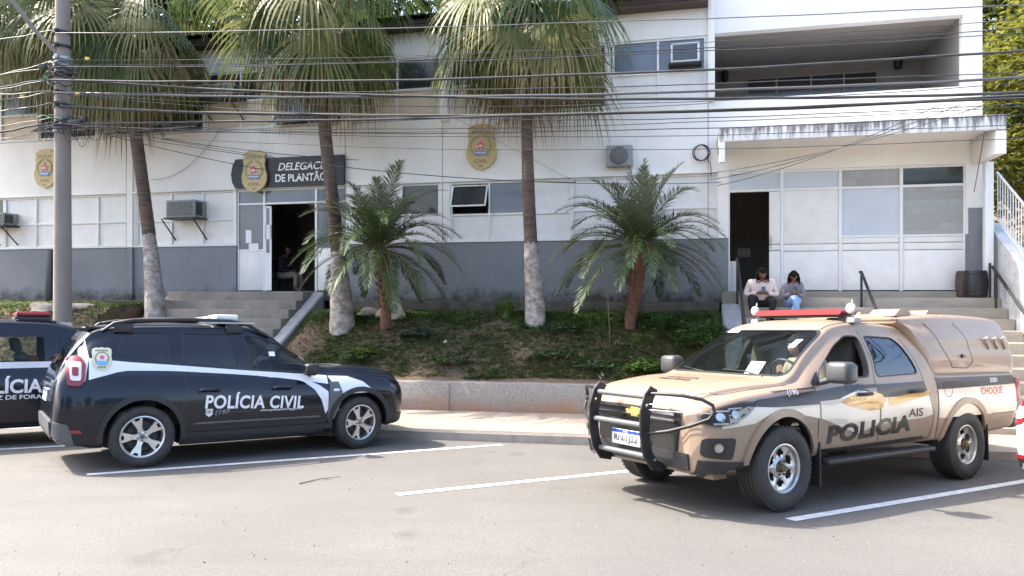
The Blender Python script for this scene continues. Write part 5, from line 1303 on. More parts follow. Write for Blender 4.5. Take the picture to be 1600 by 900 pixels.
def make_wheel(car, x, side, w_, rim_r, kind, name='wheel', steer=0):
    y = (car.track / 2) * side; root = empty(name, (x, y, car.r), (0, 0, (0 if side > 0 else pi) + steer), car.root); r = car.r
    tyre_mesh(r, w_, rim_r).build('tyre', 'rubber', root, smooth=40)
    mb = MB(); f = w_ * .40     # +y of the wheel is outward
    mb.lathe([(rim_r - .03, -w_ * .4), (rim_r - .03, f - .06), (rim_r - .012, f - .012), (rim_r + .004, f), (rim_r + .006, f + .006), (rim_r - .004, f + .008), (rim_r - .016, f - .003), (rim_r - .022, f - .05)], 48, axis='Y')
    if kind == 'alloy':
        for k in range(5):
            mt = Matrix.Rotation(2 * pi * k / 5 + .31, 4, 'Y') @ XZ
            R = rim_r - .012
            poly = [(-.032, .045), (-.026, .10), (-.05, R * .80), (-.062, R * .985), (-.03, R * .998), (-.022, R * .86), (.022, R * .86), (.03, R * .998), (.062, R * .985), (.05, R * .80), (.026, .10), (.032, .045)]
            n = len(poly); vs = []
            for (a, b) in poly: vs.append(mt @ Vector((a, b, f - .004 - .022 * (1 - b / R))))
            vs2 = [mt @ Vector((a * 1.12, b, f - .05)) for a, b in poly]
            cen = len(vs) + len(vs2)
            mb.add(vs + vs2, [tuple(range(n))[::-1]] + [(i, (i + 1) % n, n + (i + 1) % n, n + i) for i in range(n)])
        mb.lathe([(.001, f - .012), (.03, f - .012), (.034, f - .018), (.062, f - .022), (.068, f - .05)], 24, axis='Y')
        mat = 'alloy'
    elif kind == 'steel':
        nA = 72; rings = [.045, .075, .10, .118, .135, .152, .168, rim_r - .014]; ys = [f - .035, f - .028, f - .048, f - .05, f - .048, f - .045, f - .042, f - .03]
        hub = len(mb.v); vs = []
        for rr_, yy in zip(rings, ys):
            for j in range(nA): a = 2 * pi * j / nA; vs.append((rr_ * cos(a), yy + .010 * max(0, cos(6 * a)) * (1 if .1 < rr_ < .17 else .3), rr_ * sin(a)))
        fs_ = []
        for i in range(len(rings) - 1):
            for j in range(nA):
                a = (j + .5) / nA * 6 % 1; hole = (2 <= i <= 5) and abs(a - .5) < (.30 if i in (3, 4) else .20)
                if not hole: fs_.append((i * nA + j, i * nA + (j + 1) % nA, (i + 1) * nA + (j + 1) % nA, (i + 1) * nA + j))
        mb.add(vs, fs_); mat = 'steelrim'
    mb.build('rim', mat, root, smooth=40)
    hb = MB(); hb.lathe([(.001, f - .075), (rim_r * .72, f - .075), (rim_r * .72, f - .1), (rim_r - .031, f - .11)], 32, axis='Y'); hb.build('brake_disc', 'interior' if kind == 'alloy' else 'iron', root, smooth=30)
    nb = MB()
    if kind == 'alloy':
        nb.lathe([(.001, f - .006), (.024, f - .007), (.028, f - .013)], 20, axis='Y')
        for k in range(5): a = 2 * pi * k / 5 + .93; nb.lathe([(.001, f - .012), (.010, f - .012), (.011, f - .03)], 8, axis='Y', mat=Matrix.Translation((.048 * cos(a), 0, .048 * sin(a))))
        nb.build('hub_cap', 'grey_plastic', root, smooth=40)
    else:
        nb.lathe([(.001, f + .012), (.03, f + .01), (.036, f - .01), (.046, f - .034)], 20, axis='Y')
        for k in range(6): a = 2 * pi * k / 6; nb.lathe([(.001, f - .008), (.010, f - .01), (.012, f - .035)], 6, axis='Y', mat=Matrix.Translation((.062 * cos(a), 0, .062 * sin(a))))
        nb.build('hub_cap', M('rusty_hub', (.09, .06, .04), .7, .4, c2=(.2, .14, .07), vscale=30), root, smooth=40)
    return root
def wheels(car, w_, rim_r, kind, steer=0):
    for x in (0, car.wb):
        for sd in (1, -1): make_wheel(car, x, sd, w_, rim_r, kind, steer=steer if x else 0)
def arcpoly(cx, cz, r0, r1, a0, a1, n=24, zmin=None):
    P = [(cx + r1 * cos(a0 + (a1 - a0) * i / n), cz + r1 * sin(a0 + (a1 - a0) * i / n)) for i in range(n + 1)] + [(cx + r0 * cos(a1 - (a1 - a0) * i / n), cz + r0 * sin(a1 - (a1 - a0) * i / n)) for i in range(n + 1)]
    return P
def quadstrip(cx, cz, r0, r1, a0, a1, n=24):
    out = []
    for i in range(n):
        t0, t1 = a0 + (a1 - a0) * i / n, a0 + (a1 - a0) * (i + 1) / n
        out.append([(cx + r0 * cos(t0), cz + r0 * sin(t0)), (cx + r1 * cos(t0), cz + r1 * sin(t0)), (cx + r1 * cos(t1), cz + r1 * sin(t1)), (cx + r0 * cos(t1), cz + r0 * sin(t1))])
    return out
def seats(car, xf, xr, z=.62, mat='seat'):
    for x, ys in ((xf, (.38, -.38)), (xr, (.0,))):
        for y in ys:
            w_ = .26 if len(ys) == 2 else .62
            mb = MB(); mb.box(x - .25, x + .28, y - w_, y + w_, z - .22, z, bev=.04); mb.box(-.07, .07, y - w_, y + w_, 0, .62, bev=.04, mat=Matrix.Translation((x - .22, 0, z)) @ Matrix.Rotation(radians(-14), 4, 'Y'))
            for yy in ((y,) if len(ys) == 2 else (-.36, .36)): mb.box(-.05, .05, yy - .13, yy + .13, .64, .84, bev=.035, mat=Matrix.Translation((x - .25, 0, z)) @ Matrix.Rotation(radians(-14), 4, 'Y'))
            mb.build('seat', mat, car.root, smooth=40)
def shell_band(zf, x0, x1, side, lo, hi, n=30):
    """strip between two height functions of x"""
    out = []
    for i in range(n):
        a, b = x0 + (x1 - x0) * i / n, x0 + (x1 - x0) * (i + 1) / n
        out.append([(a, lo(a)), (b, lo(b)), (b, hi(b)), (a, hi(a))])
    return out
def lin(pts):
    xs = [p[0] for p in pts]; ys = [p[1] for p in pts]; return pchip(xs, ys)

MT['mirror_grey'] = M('mirror_cap', (.05, .052, .055), .4)
# ------------------------------------------------------------------ the black compact SUV
SUV = [(-.89, .44, .60, .55, .66, .66, .63, .68, .58, .70), (-.87, .38, .70, .55, .75, .84, .69, .92, .60, .95), (-.82, .32, .78, .60, .82, .97, .745, 1.08, .62, 1.13), (-.72, .29, .82, .62, .85, 1.02, .765, 1.24, .61, 1.33),
       (-.60, .27, .835, .62, .865, 1.03, .77, 1.38, .59, 1.50), (-.50, .25, .85, .65, .88, 1.035, .785, 1.49, .59, 1.60), (-.2, .24, .86, .68, .892, 1.03, .80, 1.555, .595, 1.635), (.6, .23, .865, .70, .897, 1.01, .81, 1.57, .60, 1.655),
       (1.15, .23, .865, .70, .897, .99, .815, 1.56, .60, 1.64), (1.45, .23, .865, .70, .897, .98, .815, 1.46, .61, 1.585), (1.8, .23, .865, .70, .897, .97, .815, 1.20, .66, 1.345), (2.08, .24, .865, .70, .897, .975, .81, 1.04, .73, 1.18), (2.28, .25, .865, .70, .897, .975, .80, 1.02, .74, 1.11),
       (2.7, .26, .86, .72, .895, .98, .81, 1.02, .72, 1.10), (3.0, .28, .85, .70, .885, .96, .80, 1.0, .69, 1.08), (3.2, .30, .82, .68, .855, .93, .76, .965, .65, 1.04), (3.32, .31, .75, .66, .80, .88, .70, .91, .60, .98), (3.39, .33, .66, .63, .72, .82, .63, .84, .54, .90), (3.43, .37, .54, .60, .60, .74, .52, .76, .45, .80)]
P_r, P_f = G(215, 728), G(563, 701)
HD = radians(36.5)
def right_of(h): return Vector((sin(h), -cos(h)))
mid = Vector(((P_r.x + P_f.x) / 2, (P_r.y + P_f.y) / 2)); O = mid - Vector((cos(HD), sin(HD))) * 2.673 / 2 - right_of(HD) * .80
duster = Car('police_suv', 'black and white compact police SUV with a crest and white roof lamps', 'police car', O, HD, SUV, 'paint_black', .345, 2.673)
duster.track = 1.58
def suv_windows():
    rd = lambda q, r_: rnd([duster.local(px, py, -.735) for px, py in q], r_)
    return [rd([(188, 549), (188, 541), (197, 526), (209, 520), (263, 520), (260, 566), (225, 558)], .04), rd([(289, 521), (363, 523), (369, 573), (284, 567)], .04), rd([(384, 525), (407, 528), (449, 542), (479, 558), (482, 580), (391, 576)], .03)]
def build_suv(car, glass='glass_tint'):
    wins = suv_windows()
    ws = rnd([(-.60, 1.10), (-.50, 1.50), (.50, 1.50), (.60, 1.10)], .07); rw = rnd([(-.56, 1.08), (-.47, 1.44), (.47, 1.44), (.56, 1.08)], .07)
    car.carve((-.55, 2.35), wins, [(ws, 1.0, 3.0), (rw, -1.2, -.35)], floor=.45)
    for s_ in ('L', 'R'):
        for wi_, w_ in enumerate(wins):
            g_ = car.put('side_window', [w_], s_, off=-.006, mat='glass_smoke' if wi_ == 2 else glass, grid=.08)
            k = len(w_); cx = sum(p[0] for p in w_) / k; cz = sum(p[1] for p in w_) / k
            big = [(cx + (a - cx) * 1.035 + (.006 if a > cx else -.006), cz + (b - cz) * 1.05 + (.006 if b > cz else -.006)) for a, b in w_]
            car.put('seal', [[w_[i], w_[(i + 1) % k], big[(i + 1) % k], big[i]] for i in range(k)], s_, off=.003, thick=.01, mat='black', parent=g_)
    car.put('windscreen', [ws], 'F', off=-.004, mat='glass_clear', grid=.08); car.put('rear_window', [rw], 'B', off=-.004, mat=glass, grid=.08)
    R = car.r + .07
    for s_ in ('L', 'R'):
        for x in (0, car.wb):
            car.put('arch_trim', quadstrip(x, car.r + .015, R - .012, R + .05, radians(-8), radians(188), 34), s_, off=.022, thick=.03, mat='black')
        sk = [(.40, .24), (.40, .36), (2.28, .37), (2.28, .24)]
        car.put('sill', [sk], s_, off=.022, thick=.03, mat='black')
        seam = [[(.50, .40), (.42, .62), (.46, .85), (.44, 1.05), (.50, 1.44)], [(1.29, .39), (1.30, .95), (1.27, 1.43)], [(2.17, .40), (2.20, .7), (2.17, .96), (2.05, 1.02)], [(.5, .40), (2.17, .40)]]
        for q in seam: car.line('door_seam', q, s_, w_=.007, mat='decal_black')
    seats(car, 1.25, .35)
    mb = MB(); mb.box(1.75, 2.15, -.66, .66, .72, .97, bev=.05); mb.build('dashboard', 'interior', car.root, smooth=40)
    mb = MB(); mb.tube([(1.62 + .06 * cos(a) * 0 + .07 * sin(a), .38 + .18 * cos(a), .92 + .17 * sin(a)) for a in [2 * pi * i / 20 for i in range(21)]], .013, 6); mb.build('steering_wheel', 'interior', car.root, smooth=60)
    mb = MB(); mb.box(-.7, 3.3, -.55, .55, .26, .42); mb.build('underbody', 'interior', car.root)
build_suv(duster); wheels(duster, .215, .232, 'alloy', steer=radians(9))
D = duster; PR = lambda px, py, y=-.88: D.local(px, py, y)
# white band with its curved front sweep, measured from the photograph
band_top = lin([(-.62, 1.03), (0, 1.005), (.6, .985), (1.3, .955), (2.17, .935)]); band_lo = lin([(-.62, .76), (-.35, .84), (-.05, .905), (.3, .925), (.6, .93), (1.3, .905), (2.17, .87)])
bt = [PR(*p) for p in ((142, 560), (200, 566), (262, 570), (330, 575), (385, 579), (450, 583), (514, 587))]
bl = [PR(*p) for p in ((135, 596), (165, 588), (200, 580), (262, 580), (330, 583), (385, 586), (450, 592), (514, 600))]
ft, fl = lin(bt), lin(bl)
D.put('white_band', shell_band(None, bt[0][0], bt[-1][0] - .0, 'R', fl, ft), 'R', mat='decal_white')
# quarter patch running round to the tail lamp
D.put('white_band', [[PR(142, 560), PR(135, 596), PR(128, 600), PR(126, 540), PR(138, 530)]], 'R', mat='decal_white')
sw = [PR(*p) for p in ((430, 590), (470, 594), (490, 604), (505, 618), (512, 645), (515, 640), (514, 589), (480, 586))]
o1 = [PR(*p) for p in ((420, 589), (450, 591), (475, 597), (492, 609), (503, 625), (507, 645))]; o2 = [PR(*p) for p in ((425, 584.5), (455, 586), (480, 588), (500, 592), (514, 597), (514.5, 600))]
def ribbon(A, B):
    n = 24; fa = [Vector(a) for a in A]; fb = [Vector(b) for b in B]
    def at(P, t): x = t * (len(P) - 1); i = min(int(x), len(P) - 2); return P[i].lerp(P[i + 1], x - i)
    return [[tuple(at(fa, i / n)), tuple(at(fa, (i + 1) / n)), tuple(at(fb, (i + 1) / n)), tuple(at(fb, i / n))] for i in range(n)]
D.put('white_sweep', ribbon([PR(*p) for p in ((420, 589), (450, 590), (475, 596), (492, 609), (502, 625), (508, 646))], [PR(*p) for p in ((425, 590), (455, 590), (482, 594), (500, 602), (513, 612), (512, 640))]) , 'R', mat='decal_white', off=.0035)
D.put('white_fender', ribbon([PR(*p) for p in ((516, 590), (519, 596), (523, 606), (527, 616))], [PR(*p) for p in ((516, 587.5), (545, 588), (568, 596), (586, 612))]) + ribbon([PR(527, 616), PR(545, 609), PR(565, 608), PR(586, 613)], [PR(527, 612), PR(545, 600), PR(565, 600), PR(586, 612)]), 'R', mat='decal_white')
a, b = PR(320, 628), PR(474, 628); D.text('POLÍCIA CIVIL', (a[0] + b[0]) / 2, (PR(397, 627)[1]) + .012, abs(b[0] - a[0]), .20, 'R', 'letter', bold=.028, spacing=1.06, rise=(b[1] - a[1]) / (b[0] - a[0]) + .0, shear=.1)
a, b = PR(406, 640), PR(472, 639); D.text('www.policiacivil.mg.gov.br', (a[0] + b[0]) / 2, (a[1] + b[1]) / 2, b[0] - a[0], .034, 'R', 'letter', bold=.01, off=.006)
a, b = PR(336, 645), PR(359, 645); D.text('(197', (a[0] + b[0]) / 2, a[1], (b[0] - a[0]), .07, 'R', 'decal_grey', bold=.01, shear=.25)
a, b = PR(321, 645), PR(332, 645); cx = (a[0] + b[0]) / 2; cz = a[1]; w_ = (b[0] - a[0]) / 2
D.put('small_shield', [[(cx - w_, cz + .045), (cx + w_, cz + .045), (cx + w_, cz - .02), (cx, cz - .05), (cx - w_, cz - .02)]], 'R', mat='letter')
D.text('181', cx, cz + .012, w_ * 1.6, .045, 'R', 'decal_black', bold=.01, off=.006)
D.put('door_moulding', [[(.52, .455), (2.1, .455), (2.1, .475), (.60, .475)]], 'R', off=.012, thick=.012, mat='grey_plastic')
# crest on the rear pillar
px0, pz0 = PR(162, 562); hh = .27; wd = hh * .82
half = [(0, .5), (.12, .46), (.26, .48), (.42, .42), (.44, .28), (.42, .10), (.46, -.08), (.40, -.30), (.22, -.44), (0, -.5)]
poly = [(px0 + a * wd, pz0 + b * hh) for a, b in half] + [(px0 - a * wd, pz0 + b * hh) for a, b in half[-2:0:-1]]
cr = D.put('crest', [poly], 'R', off=.006, mat='badge_light')
D.put('crest_emblem', [[(px0 + .072 * cos(2 * pi * i / 20), pz0 + .01 + .072 * sin(2 * pi * i / 20)) for i in range(20)]], 'R', off=.008, mat='badge_green', parent=cr)
D.put('crest_emblem', [[(px0 + .055 * cos(2 * pi * i / 20), pz0 + .012 + .055 * sin(2 * pi * i / 20)) for i in range(20)]], 'R', off=.009, mat='badge_pink', parent=cr)
D.put('crest_emblem', [[(px0 - .06, pz0 - .02), (px0 + .06, pz0 - .02), (px0 + .05, pz0 - .06), (px0 - .05, pz0 - .06)]], 'R', off=.0105, mat='badge_sky', parent=cr)
D.put('crest_emblem', [[(px0 + (.034 if i % 2 == 0 else .015) * cos(pi / 2 + i * pi / 5), pz0 + .02 + (.034 if i % 2 == 0 else .015) * sin(pi / 2 + i * pi / 5)) for i in range(10)]], 'R', off=.0115, mat='badge_red', parent=cr)
D.text('POLÍCIA', px0, pz0 + .098, .125, .024, 'R', 'decal_black', bold=.02, off=.009, parent=cr); D.text('CIVIL', px0, pz0 - .088, .085, .02, 'R', 'decal_black', bold=.02, off=.009, parent=cr)
# tail lamp, wraps the rear corner
zt_ = lambda py: PR(122, py)[1]
xt_ = lambda px: PR(px, 580)[0]
Z0, Z1 = zt_(606), zt_(557); xr_ = xt_(137); xl_ = max(-.86, xt_(107))
for s_ in ('R', 'L'):
    tl = D.put('tail_light', [rnd([(xl_, Z0 + .02), (xr_ - .06, Z0), (xr_ - .01, Z0 + .07), (xr_, Z1 - .09), (xr_ - .05, Z1), (xl_, Z1 - .02)], .04)], s_, off=.02, thick=.03, mat='tail_lens', grid=.02)
    D.put('lamp_bezel', [rnd([(xl_ + .03, Z0 + .07), (xr_ - .05, Z0 + .06), (xr_ - .04, Z1 - .07), (xl_ + .03, Z1 - .07)], .03)], s_, off=.024, mat='white_lens', grid=.02, parent=tl)
    D.put('lamp_core', [rnd([(xl_ + .05, Z0 + .12), (xr_ - .075, Z0 + .115), (xr_ - .07, Z1 - .13), (xl_ + .05, Z1 - .13)], .02)], s_, off=.027, mat='tail_lens', grid=.02, parent=tl)
    D.put('reflector', [[(-.80, .47), (-.62, .46), (-.60, .42), (-.79, .43)]], s_, off=.012, thick=.012, mat='tail_lens', grid=.025)
    D.put('bumper_cladding', [[(-.90, .30), (-.66, .27), (-.70, .40), (-.74, .52), (-.90, .56)]], s_, off=.014, thick=.02, mat='grey_plastic', grid=.03)
D.put('bumper_cladding', [rnd([(-.66, .36), (.66, .36), (.66, .56), (-.66, .56)], .05)], 'B', off=.02, thick=.02, mat='grey_plastic', grid=.03)
D.put('tailgate_trim', [rnd([(-.48, .92), (.48, .92), (.48, .99), (-.48, .99)], .02)], 'B', off=.018, thick=.02, mat='chrome', grid=.03)
pl = D.put('number_plate', [[(-.2, .74), (.2, .74), (.2, .87), (-.2, .87)]], 'B', off=.02, thick=.015, mat='letter', grid=.05); D.put('plate_band', [[(-.2, .845), (.2, .845), (.2, .87), (-.2, .87)]], 'B', off=.022, mat='blue', parent=pl)
mb = MB(); mb.tube([(-.77, 0, 1.12), (-.80, -.02, 1.13), (-.79, -.36, 1.17)], [.012, .016, .007], 6); mb.build('rear_wiper', 'black', D.root, smooth=50)
# spoiler
mb = MB(); mb.box(-.585, -.42, -.54, .54, 1.565, 1.598, bev=.014); mb.build('spoiler', 'paint_black', D.root, smooth=40)
# fender vent, side lamp, handles, mirrors, roof rails
for s_, sg in (('R', -1), ('L', 1)):
    fv = D.put('fender_vent', [[(2.20, .42), (2.30, .42), (2.42, .72), (2.36, .90), (2.24, .90)]], s_, off=.014, thick=.016, mat='grey_plastic', grid=.04)
    D.put('side_repeater', [rnd([(2.28, .78), (2.36, .78), (2.36, .81), (2.28, .81)], .01)], s_, off=.02, thick=.008, mat='white_lens', parent=fv, grid=.02)
    for x in (.60, 1.48):
        h_ = MB(); h_.tube([(x, sg * .90, .845), (x + .03, sg * .93, .86), (x + .12, sg * .935, .862), (x + .19, sg * .93, .86), (x + .22, sg * .90, .845)], [.018, .02, .02, .02, .018], 8); h_.build('door_handle', 'paint_black', D.root, smooth=60)
    mb = MB(); mb.box(1.86, 2.02, min(sg * .86, sg * 1.03), max(sg * .86, sg * 1.03), 1.00, 1.15, bev=.035); mb.tube([(1.98, sg * .80, 1.0), (1.95, sg * .9, 1.03)], .03, 6)
    mr = mb.build('mirror', 'black', D.root, smooth=50); q = MB(); q.box(1.852, 1.858, min(sg * .88, sg * 1.01), max(sg * .88, sg * 1.01), 1.03, 1.13); q.build('mirror_glass', 'chrome', mr)
    mb = MB(); mb.tube([(-.42, sg * .60, 1.545), (-.30, sg * .615, 1.635), (-.1, sg * .62, 1.675), (.5, sg * .62, 1.695), (1.0, sg * .62, 1.685), (1.22, sg * .62, 1.645), (1.40, sg * .62, 1.54), (1.5, sg * .625, 1.49)], [.014, .024, .026, .027, .026, .024, .02, .012], 10)
    for x in (-.2, 1.05): mb.box(x - .1, x + .1, sg * .62 - .018, sg * .62 + .018, 1.53, 1.64, bev=.012)
    rr = mb.build('roof_rail', 'black', D.root, smooth=50)
mb = MB(); mb.box(.62, 1.30, -.65, -.642, 1.652, 1.672, bev=.002); mb.build('rail_trim', 'clamp', D.root)
# headlamps and grille
for s_ in ('R', 'L'):
    hl = D.put('headlight', [rnd([(3.12, .86), (3.44, .80), (3.47, .70), (3.36, .66), (3.26, .72)], .03)], s_, off=.008, thick=.02, mat='glass_lamp', grid=.025); D.put('lamp_housing', [rnd([(3.13, .855), (3.44, .795), (3.46, .70), (3.36, .665), (3.27, .725)], .03)], s_, off=.002, mat='chrome', grid=.025, parent=hl)
    D.put('bumper_cladding', [[(3.09, .29), (3.5, .33), (3.5, .44), (3.2, .44), (3.12, .52)]], s_, off=.012, thick=.02, mat='black', grid=.03)
D.put('grille', [rnd([(-.45, .64), (.45, .64), (.5, .80), (-.5, .80)], .03)], 'F', off=.006, mat='black', grid=.03)
# roof light bar: two white lamps on a dark base
lb = empty('roof_lamp_bar', (.98, 0, 1.645), (0, 0, 0), D.root)
mb = MB(); mb.box(-.11, .11, -.52, .52, 0, .035, bev=.01); mb.build('bar_base', 'black', lb, smooth=40)
mb = MB(); mb.box(-.14, .14, -.10, .54, .04, .105, bev=.02); mb.build('lamp_module', 'white_lens', lb, smooth=40)
mb = MB(); mb.box(-.14, .14, -.56, -.12, .045, .125, bev=.025); mb.build('lamp_module', 'white_lens', lb, smooth=40)
mb = MB(); mb.tube([(-.15, .55, 1.58), (-.38, .62, 1.72), (-.55, .68, 1.84)], [.009, .005, .003], 6); mb.build('antenna', 'black', D.root)
D.line('fuel_flap', [(-.12, .86), (-.10, .905), (.22, .905), (.24, .86)], 'R', w_=.006, mat='decal_black')
for k, (px, py) in enumerate(((431, 554), )):
    D.put('window_sticker', [[PR(px - 5, py + 3), PR(px + 5, py + 3), PR(px + 5, py - 4), PR(px - 5, py - 4)]], 'R', off=.003, mat='letter')

# ------------------------------------------------------------------ second black car, cut by the left edge
VAN = [(r[0] * 1.0, r[1], r[2], r[3], r[4], r[5] + (.03 if r[6] > .7 else 0), r[6], r[7] + (.05 if r[9] > 1.3 else 0), r[8] + (.03 if r[9] > 1.3 else 0), r[9] + (.05 if r[9] > 1.3 else 0)) for r in SUV]
O2 = Vector((-6.33, 10.22)) - Vector((cos(HD), sin(HD))) * 1.29 - right_of(HD) * .80
van = Car('police_wagon', 'black police wagon with a red roof lamp behind the SUV, cut off at the left', 'police car', O2, HD, VAN, 'paint_black', .335, 2.673)
van.track = 1.56; V = van
def build_van(car):
    wins = [rnd([(-.46, 1.13), (-.30, 1.42), (.26, 1.44), (.30, 1.11)], .05), rnd([(.44, 1.09), (.44, 1.45), (1.12, 1.46), (1.14, 1.07)], .04), rnd([(1.42, 1.06), (1.40, 1.45), (1.50, 1.43), (1.80, 1.24), (2.02, 1.07), (2.02, 1.04)], .04)]
    ws = rnd([(-.60, 1.12), (-.50, 1.52), (.50, 1.52), (.60, 1.12)], .07); rw = rnd([(-.56, 1.10), (-.47, 1.47), (.47, 1.47), (.56, 1.10)], .07)
    car.carve((-.55, 2.35), wins, [(ws, 1.0, 3.0), (rw, -1.2, -.35)], floor=.45)
    for s_ in ('L', 'R'):
        for w_ in wins: car.put('side_window', [w_], s_, off=-.006, mat='glass_clear', grid=.08)
        for q in ([(.44, .32), (.42, .9), (.40, 1.46)], [(1.28, .30), (1.28, .95), (1.26, 1.48)]): car.line('door_seam', q, s_, w_=.007)
    car.put('windscreen', [ws], 'F', off=-.004, mat='glass_clear', grid=.08); car.put('rear_window', [rw], 'B', off=-.004, mat='glass_tint', grid=.08)
    seats(car, 1.25, .35); mb = MB(); mb.box(-.7, 3.3, -.55, .55, .26, .42); mb.build('underbody', 'interior', car.root)
build_van(van); wheels(van, .205, .205, 'alloy')
VR = lambda px, py: V.local(px, py, -.88)
a, b = VR(0, 565.5), VR(76, 565); a2 = VR(0, 577); v0 = (a[0] - .9, a[1] + .0)
V.put('white_band', [[(-.3, a[1] - .01), (1.28, VR(76, 565)[1]), (2.1, VR(76, 565)[1] - .02), (2.1, VR(76, 575)[1] - .02), (1.28, VR(76, 574)[1]), (-.3, a2[1] - .01)]], 'R', mat='decal_white')
hgt = VR(40, 590)[1] - VR(40, 611.5)[1]; e = VR(66.5, 601); s0 = VR(0, 601); uw = e[0] - s0[0]
tw = uw / 3.95 * 6.85; V.text('POLÍCIA', e[0] - tw / 2, e[1] + .01, tw, hgt * 1.25, 'R', 'letter', bold=.03)
e = VR(65.5, 620); s0 = VR(0, 621); tw = (e[0] - s0[0]) / 9.3 * 12.6; V.text('JUIZ DE FORA', e[0] - tw / 2, e[1], tw, .075, 'R', 'letter', bold=.02)
q = VR(35, 488); lb = empty('roof_lamp_bar', (VR(35, 500)[0] + .15, 0, 1.67), (0, 0, 0), V.root)
mb = MB(); mb.box(-.22, .22, -.5, .5, 0, .07, bev=.015); mb.tube([(-.2, -.55, 0), (-.1, -.4, .05), (.1, -.4, .05), (.26, -.55, .0)], .02, 6); mb.build('bar_base', 'black', lb, smooth=40)
mb = MB(); mb.box(-.21, .21, -.5, .5, .075, .135, bev=.025); mb.build('lamp_lens', 'red_lens', lb, smooth=40)
o = MB(); o.lathe([(.001, .12), (.05, .115), (.09, .07), (.10, .0), (.13, -.005), (.12, -.01)], 18); o = o.build('work_cap', 'amber', None, smooth=50)
o.matrix_world = V.M @ Matrix.Translation((VR(60, 552)[0] - .05, -.30, 1.08)); tag(o, 'orange cap lying behind the side window of the black wagon at the left', 'cap')

# ------------------------------------------------------------------ tan military police pickup
PU = [(-1.28, .58, .74, .78, .80, 1.08, .79, 1.10, .75, 1.11), (-1.25, .54, .82, .80, .87, 1.12, .85, 1.135, .81, 1.15), (-1.10, .50, .86, .82, .91, 1.14, .885, 1.155, .85, 1.17), (0, .46, .88, .85, .935, 1.14, .90, 1.16, .86, 1.17), (.50, .45, .88, .85, .935, 1.14, .90, 1.16, .86, 1.17),
      (.57, .45, .88, .85, .93, 1.14, .89, 1.24, .80, 1.30), (.66, .45, .88, .85, .93, 1.14, .885, 1.54, .70, 1.62), (.78, .45, .88, .85, .93, 1.135, .88, 1.62, .645, 1.70), (1.1, .45, .88, .85, .93, 1.13, .875, 1.645, .63, 1.735), (1.6, .45, .88, .85, .93, 1.12, .87, 1.655, .63, 1.75),
      (1.95, .45, .88, .85, .93, 1.11, .87, 1.62, .635, 1.715), (2.25, .45, .88, .85, .93, 1.10, .87, 1.47, .67, 1.60), (2.55, .45, .88, .85, .93, 1.09, .87, 1.29, .725, 1.435), (2.80, .45, .88, .85, .93, 1.08, .87, 1.13, .78, 1.26), (2.98, .45, .88, .84, .93, 1.075, .87, 1.105, .79, 1.17),
      (3.3, .45, .885, .82, .94, 1.05, .88, 1.085, .76, 1.155), (3.6, .42, .885, .78, .93, 1.02, .87, 1.06, .72, 1.125), (3.80, .38, .87, .74, .915, .985, .855, 1.03, .71, 1.09), (3.90, .36, .82, .72, .875, .96, .81, 1.0, .68, 1.05), (3.965, .36, .76, .70, .82, .93, .75, .965, .64, 1.0), (4.0, .38, .69, .68, .755, .90, .69, .925, .59, .95), (4.02, .40, .62, .67, .68, .87, .62, .885, .54, .905)]
T_f, T_r = G(1211, 796.6), G(1503, 748); HT = radians(180 + 31.8); ft_ = Vector((cos(HT), sin(HT))); lt_ = Vector((-sin(HT), cos(HT)))
mid = Vector(((T_f.x + T_r.x) / 2, (T_f.y + T_r.y) / 2)); O3 = mid - ft_ * 3.096 / 2 - lt_ * .83
pick = Car('police_pickup', 'tan double cab police pickup with black bull bar and red light bar', 'pickup truck', O3, HT, PU, 'paint_tan', .378, 3.096)
pick.track = 1.62; T = pick
TL = lambda px, py, y=.92: T.local(px, py, y)
fw = rnd([(1.72, 1.17), (1.66, 1.56), (1.86, 1.565), (2.08, 1.47), (2.42, 1.25), (2.52, 1.14)], .05)
rwn = rnd([(.86, 1.19), (.98, 1.48), (1.06, 1.55), (1.54, 1.565), (1.58, 1.17)], .06)
ws = rnd([(-.72, 1.19), (-.60, 1.62), (.60, 1.62), (.72, 1.19)], .06); rw = rnd([(-.5, 1.25), (-.45, 1.6), (.45, 1.6), (.5, 1.25)], .05)
T.carve((.72, 2.95), [fw, rwn], [(ws, 1.6, 3.6)], floor=.62, arch_y=.58, archr=.455)
T.put('windscreen', [ws], 'F', off=-.004, mat='glass_clear', grid=.07)
k = len(ws); T.put('windscreen_seal', [[ws[i], ws[(i + 1) % k], (ws[(i + 1) % k][0] * 1.025, 1.43 + (ws[(i + 1) % k][1] - 1.43) * 1.05), (ws[i][0] * 1.025, 1.43 + (ws[i][1] - 1.43) * 1.05)] for i in range(k)], 'F', off=.003, mat='black')
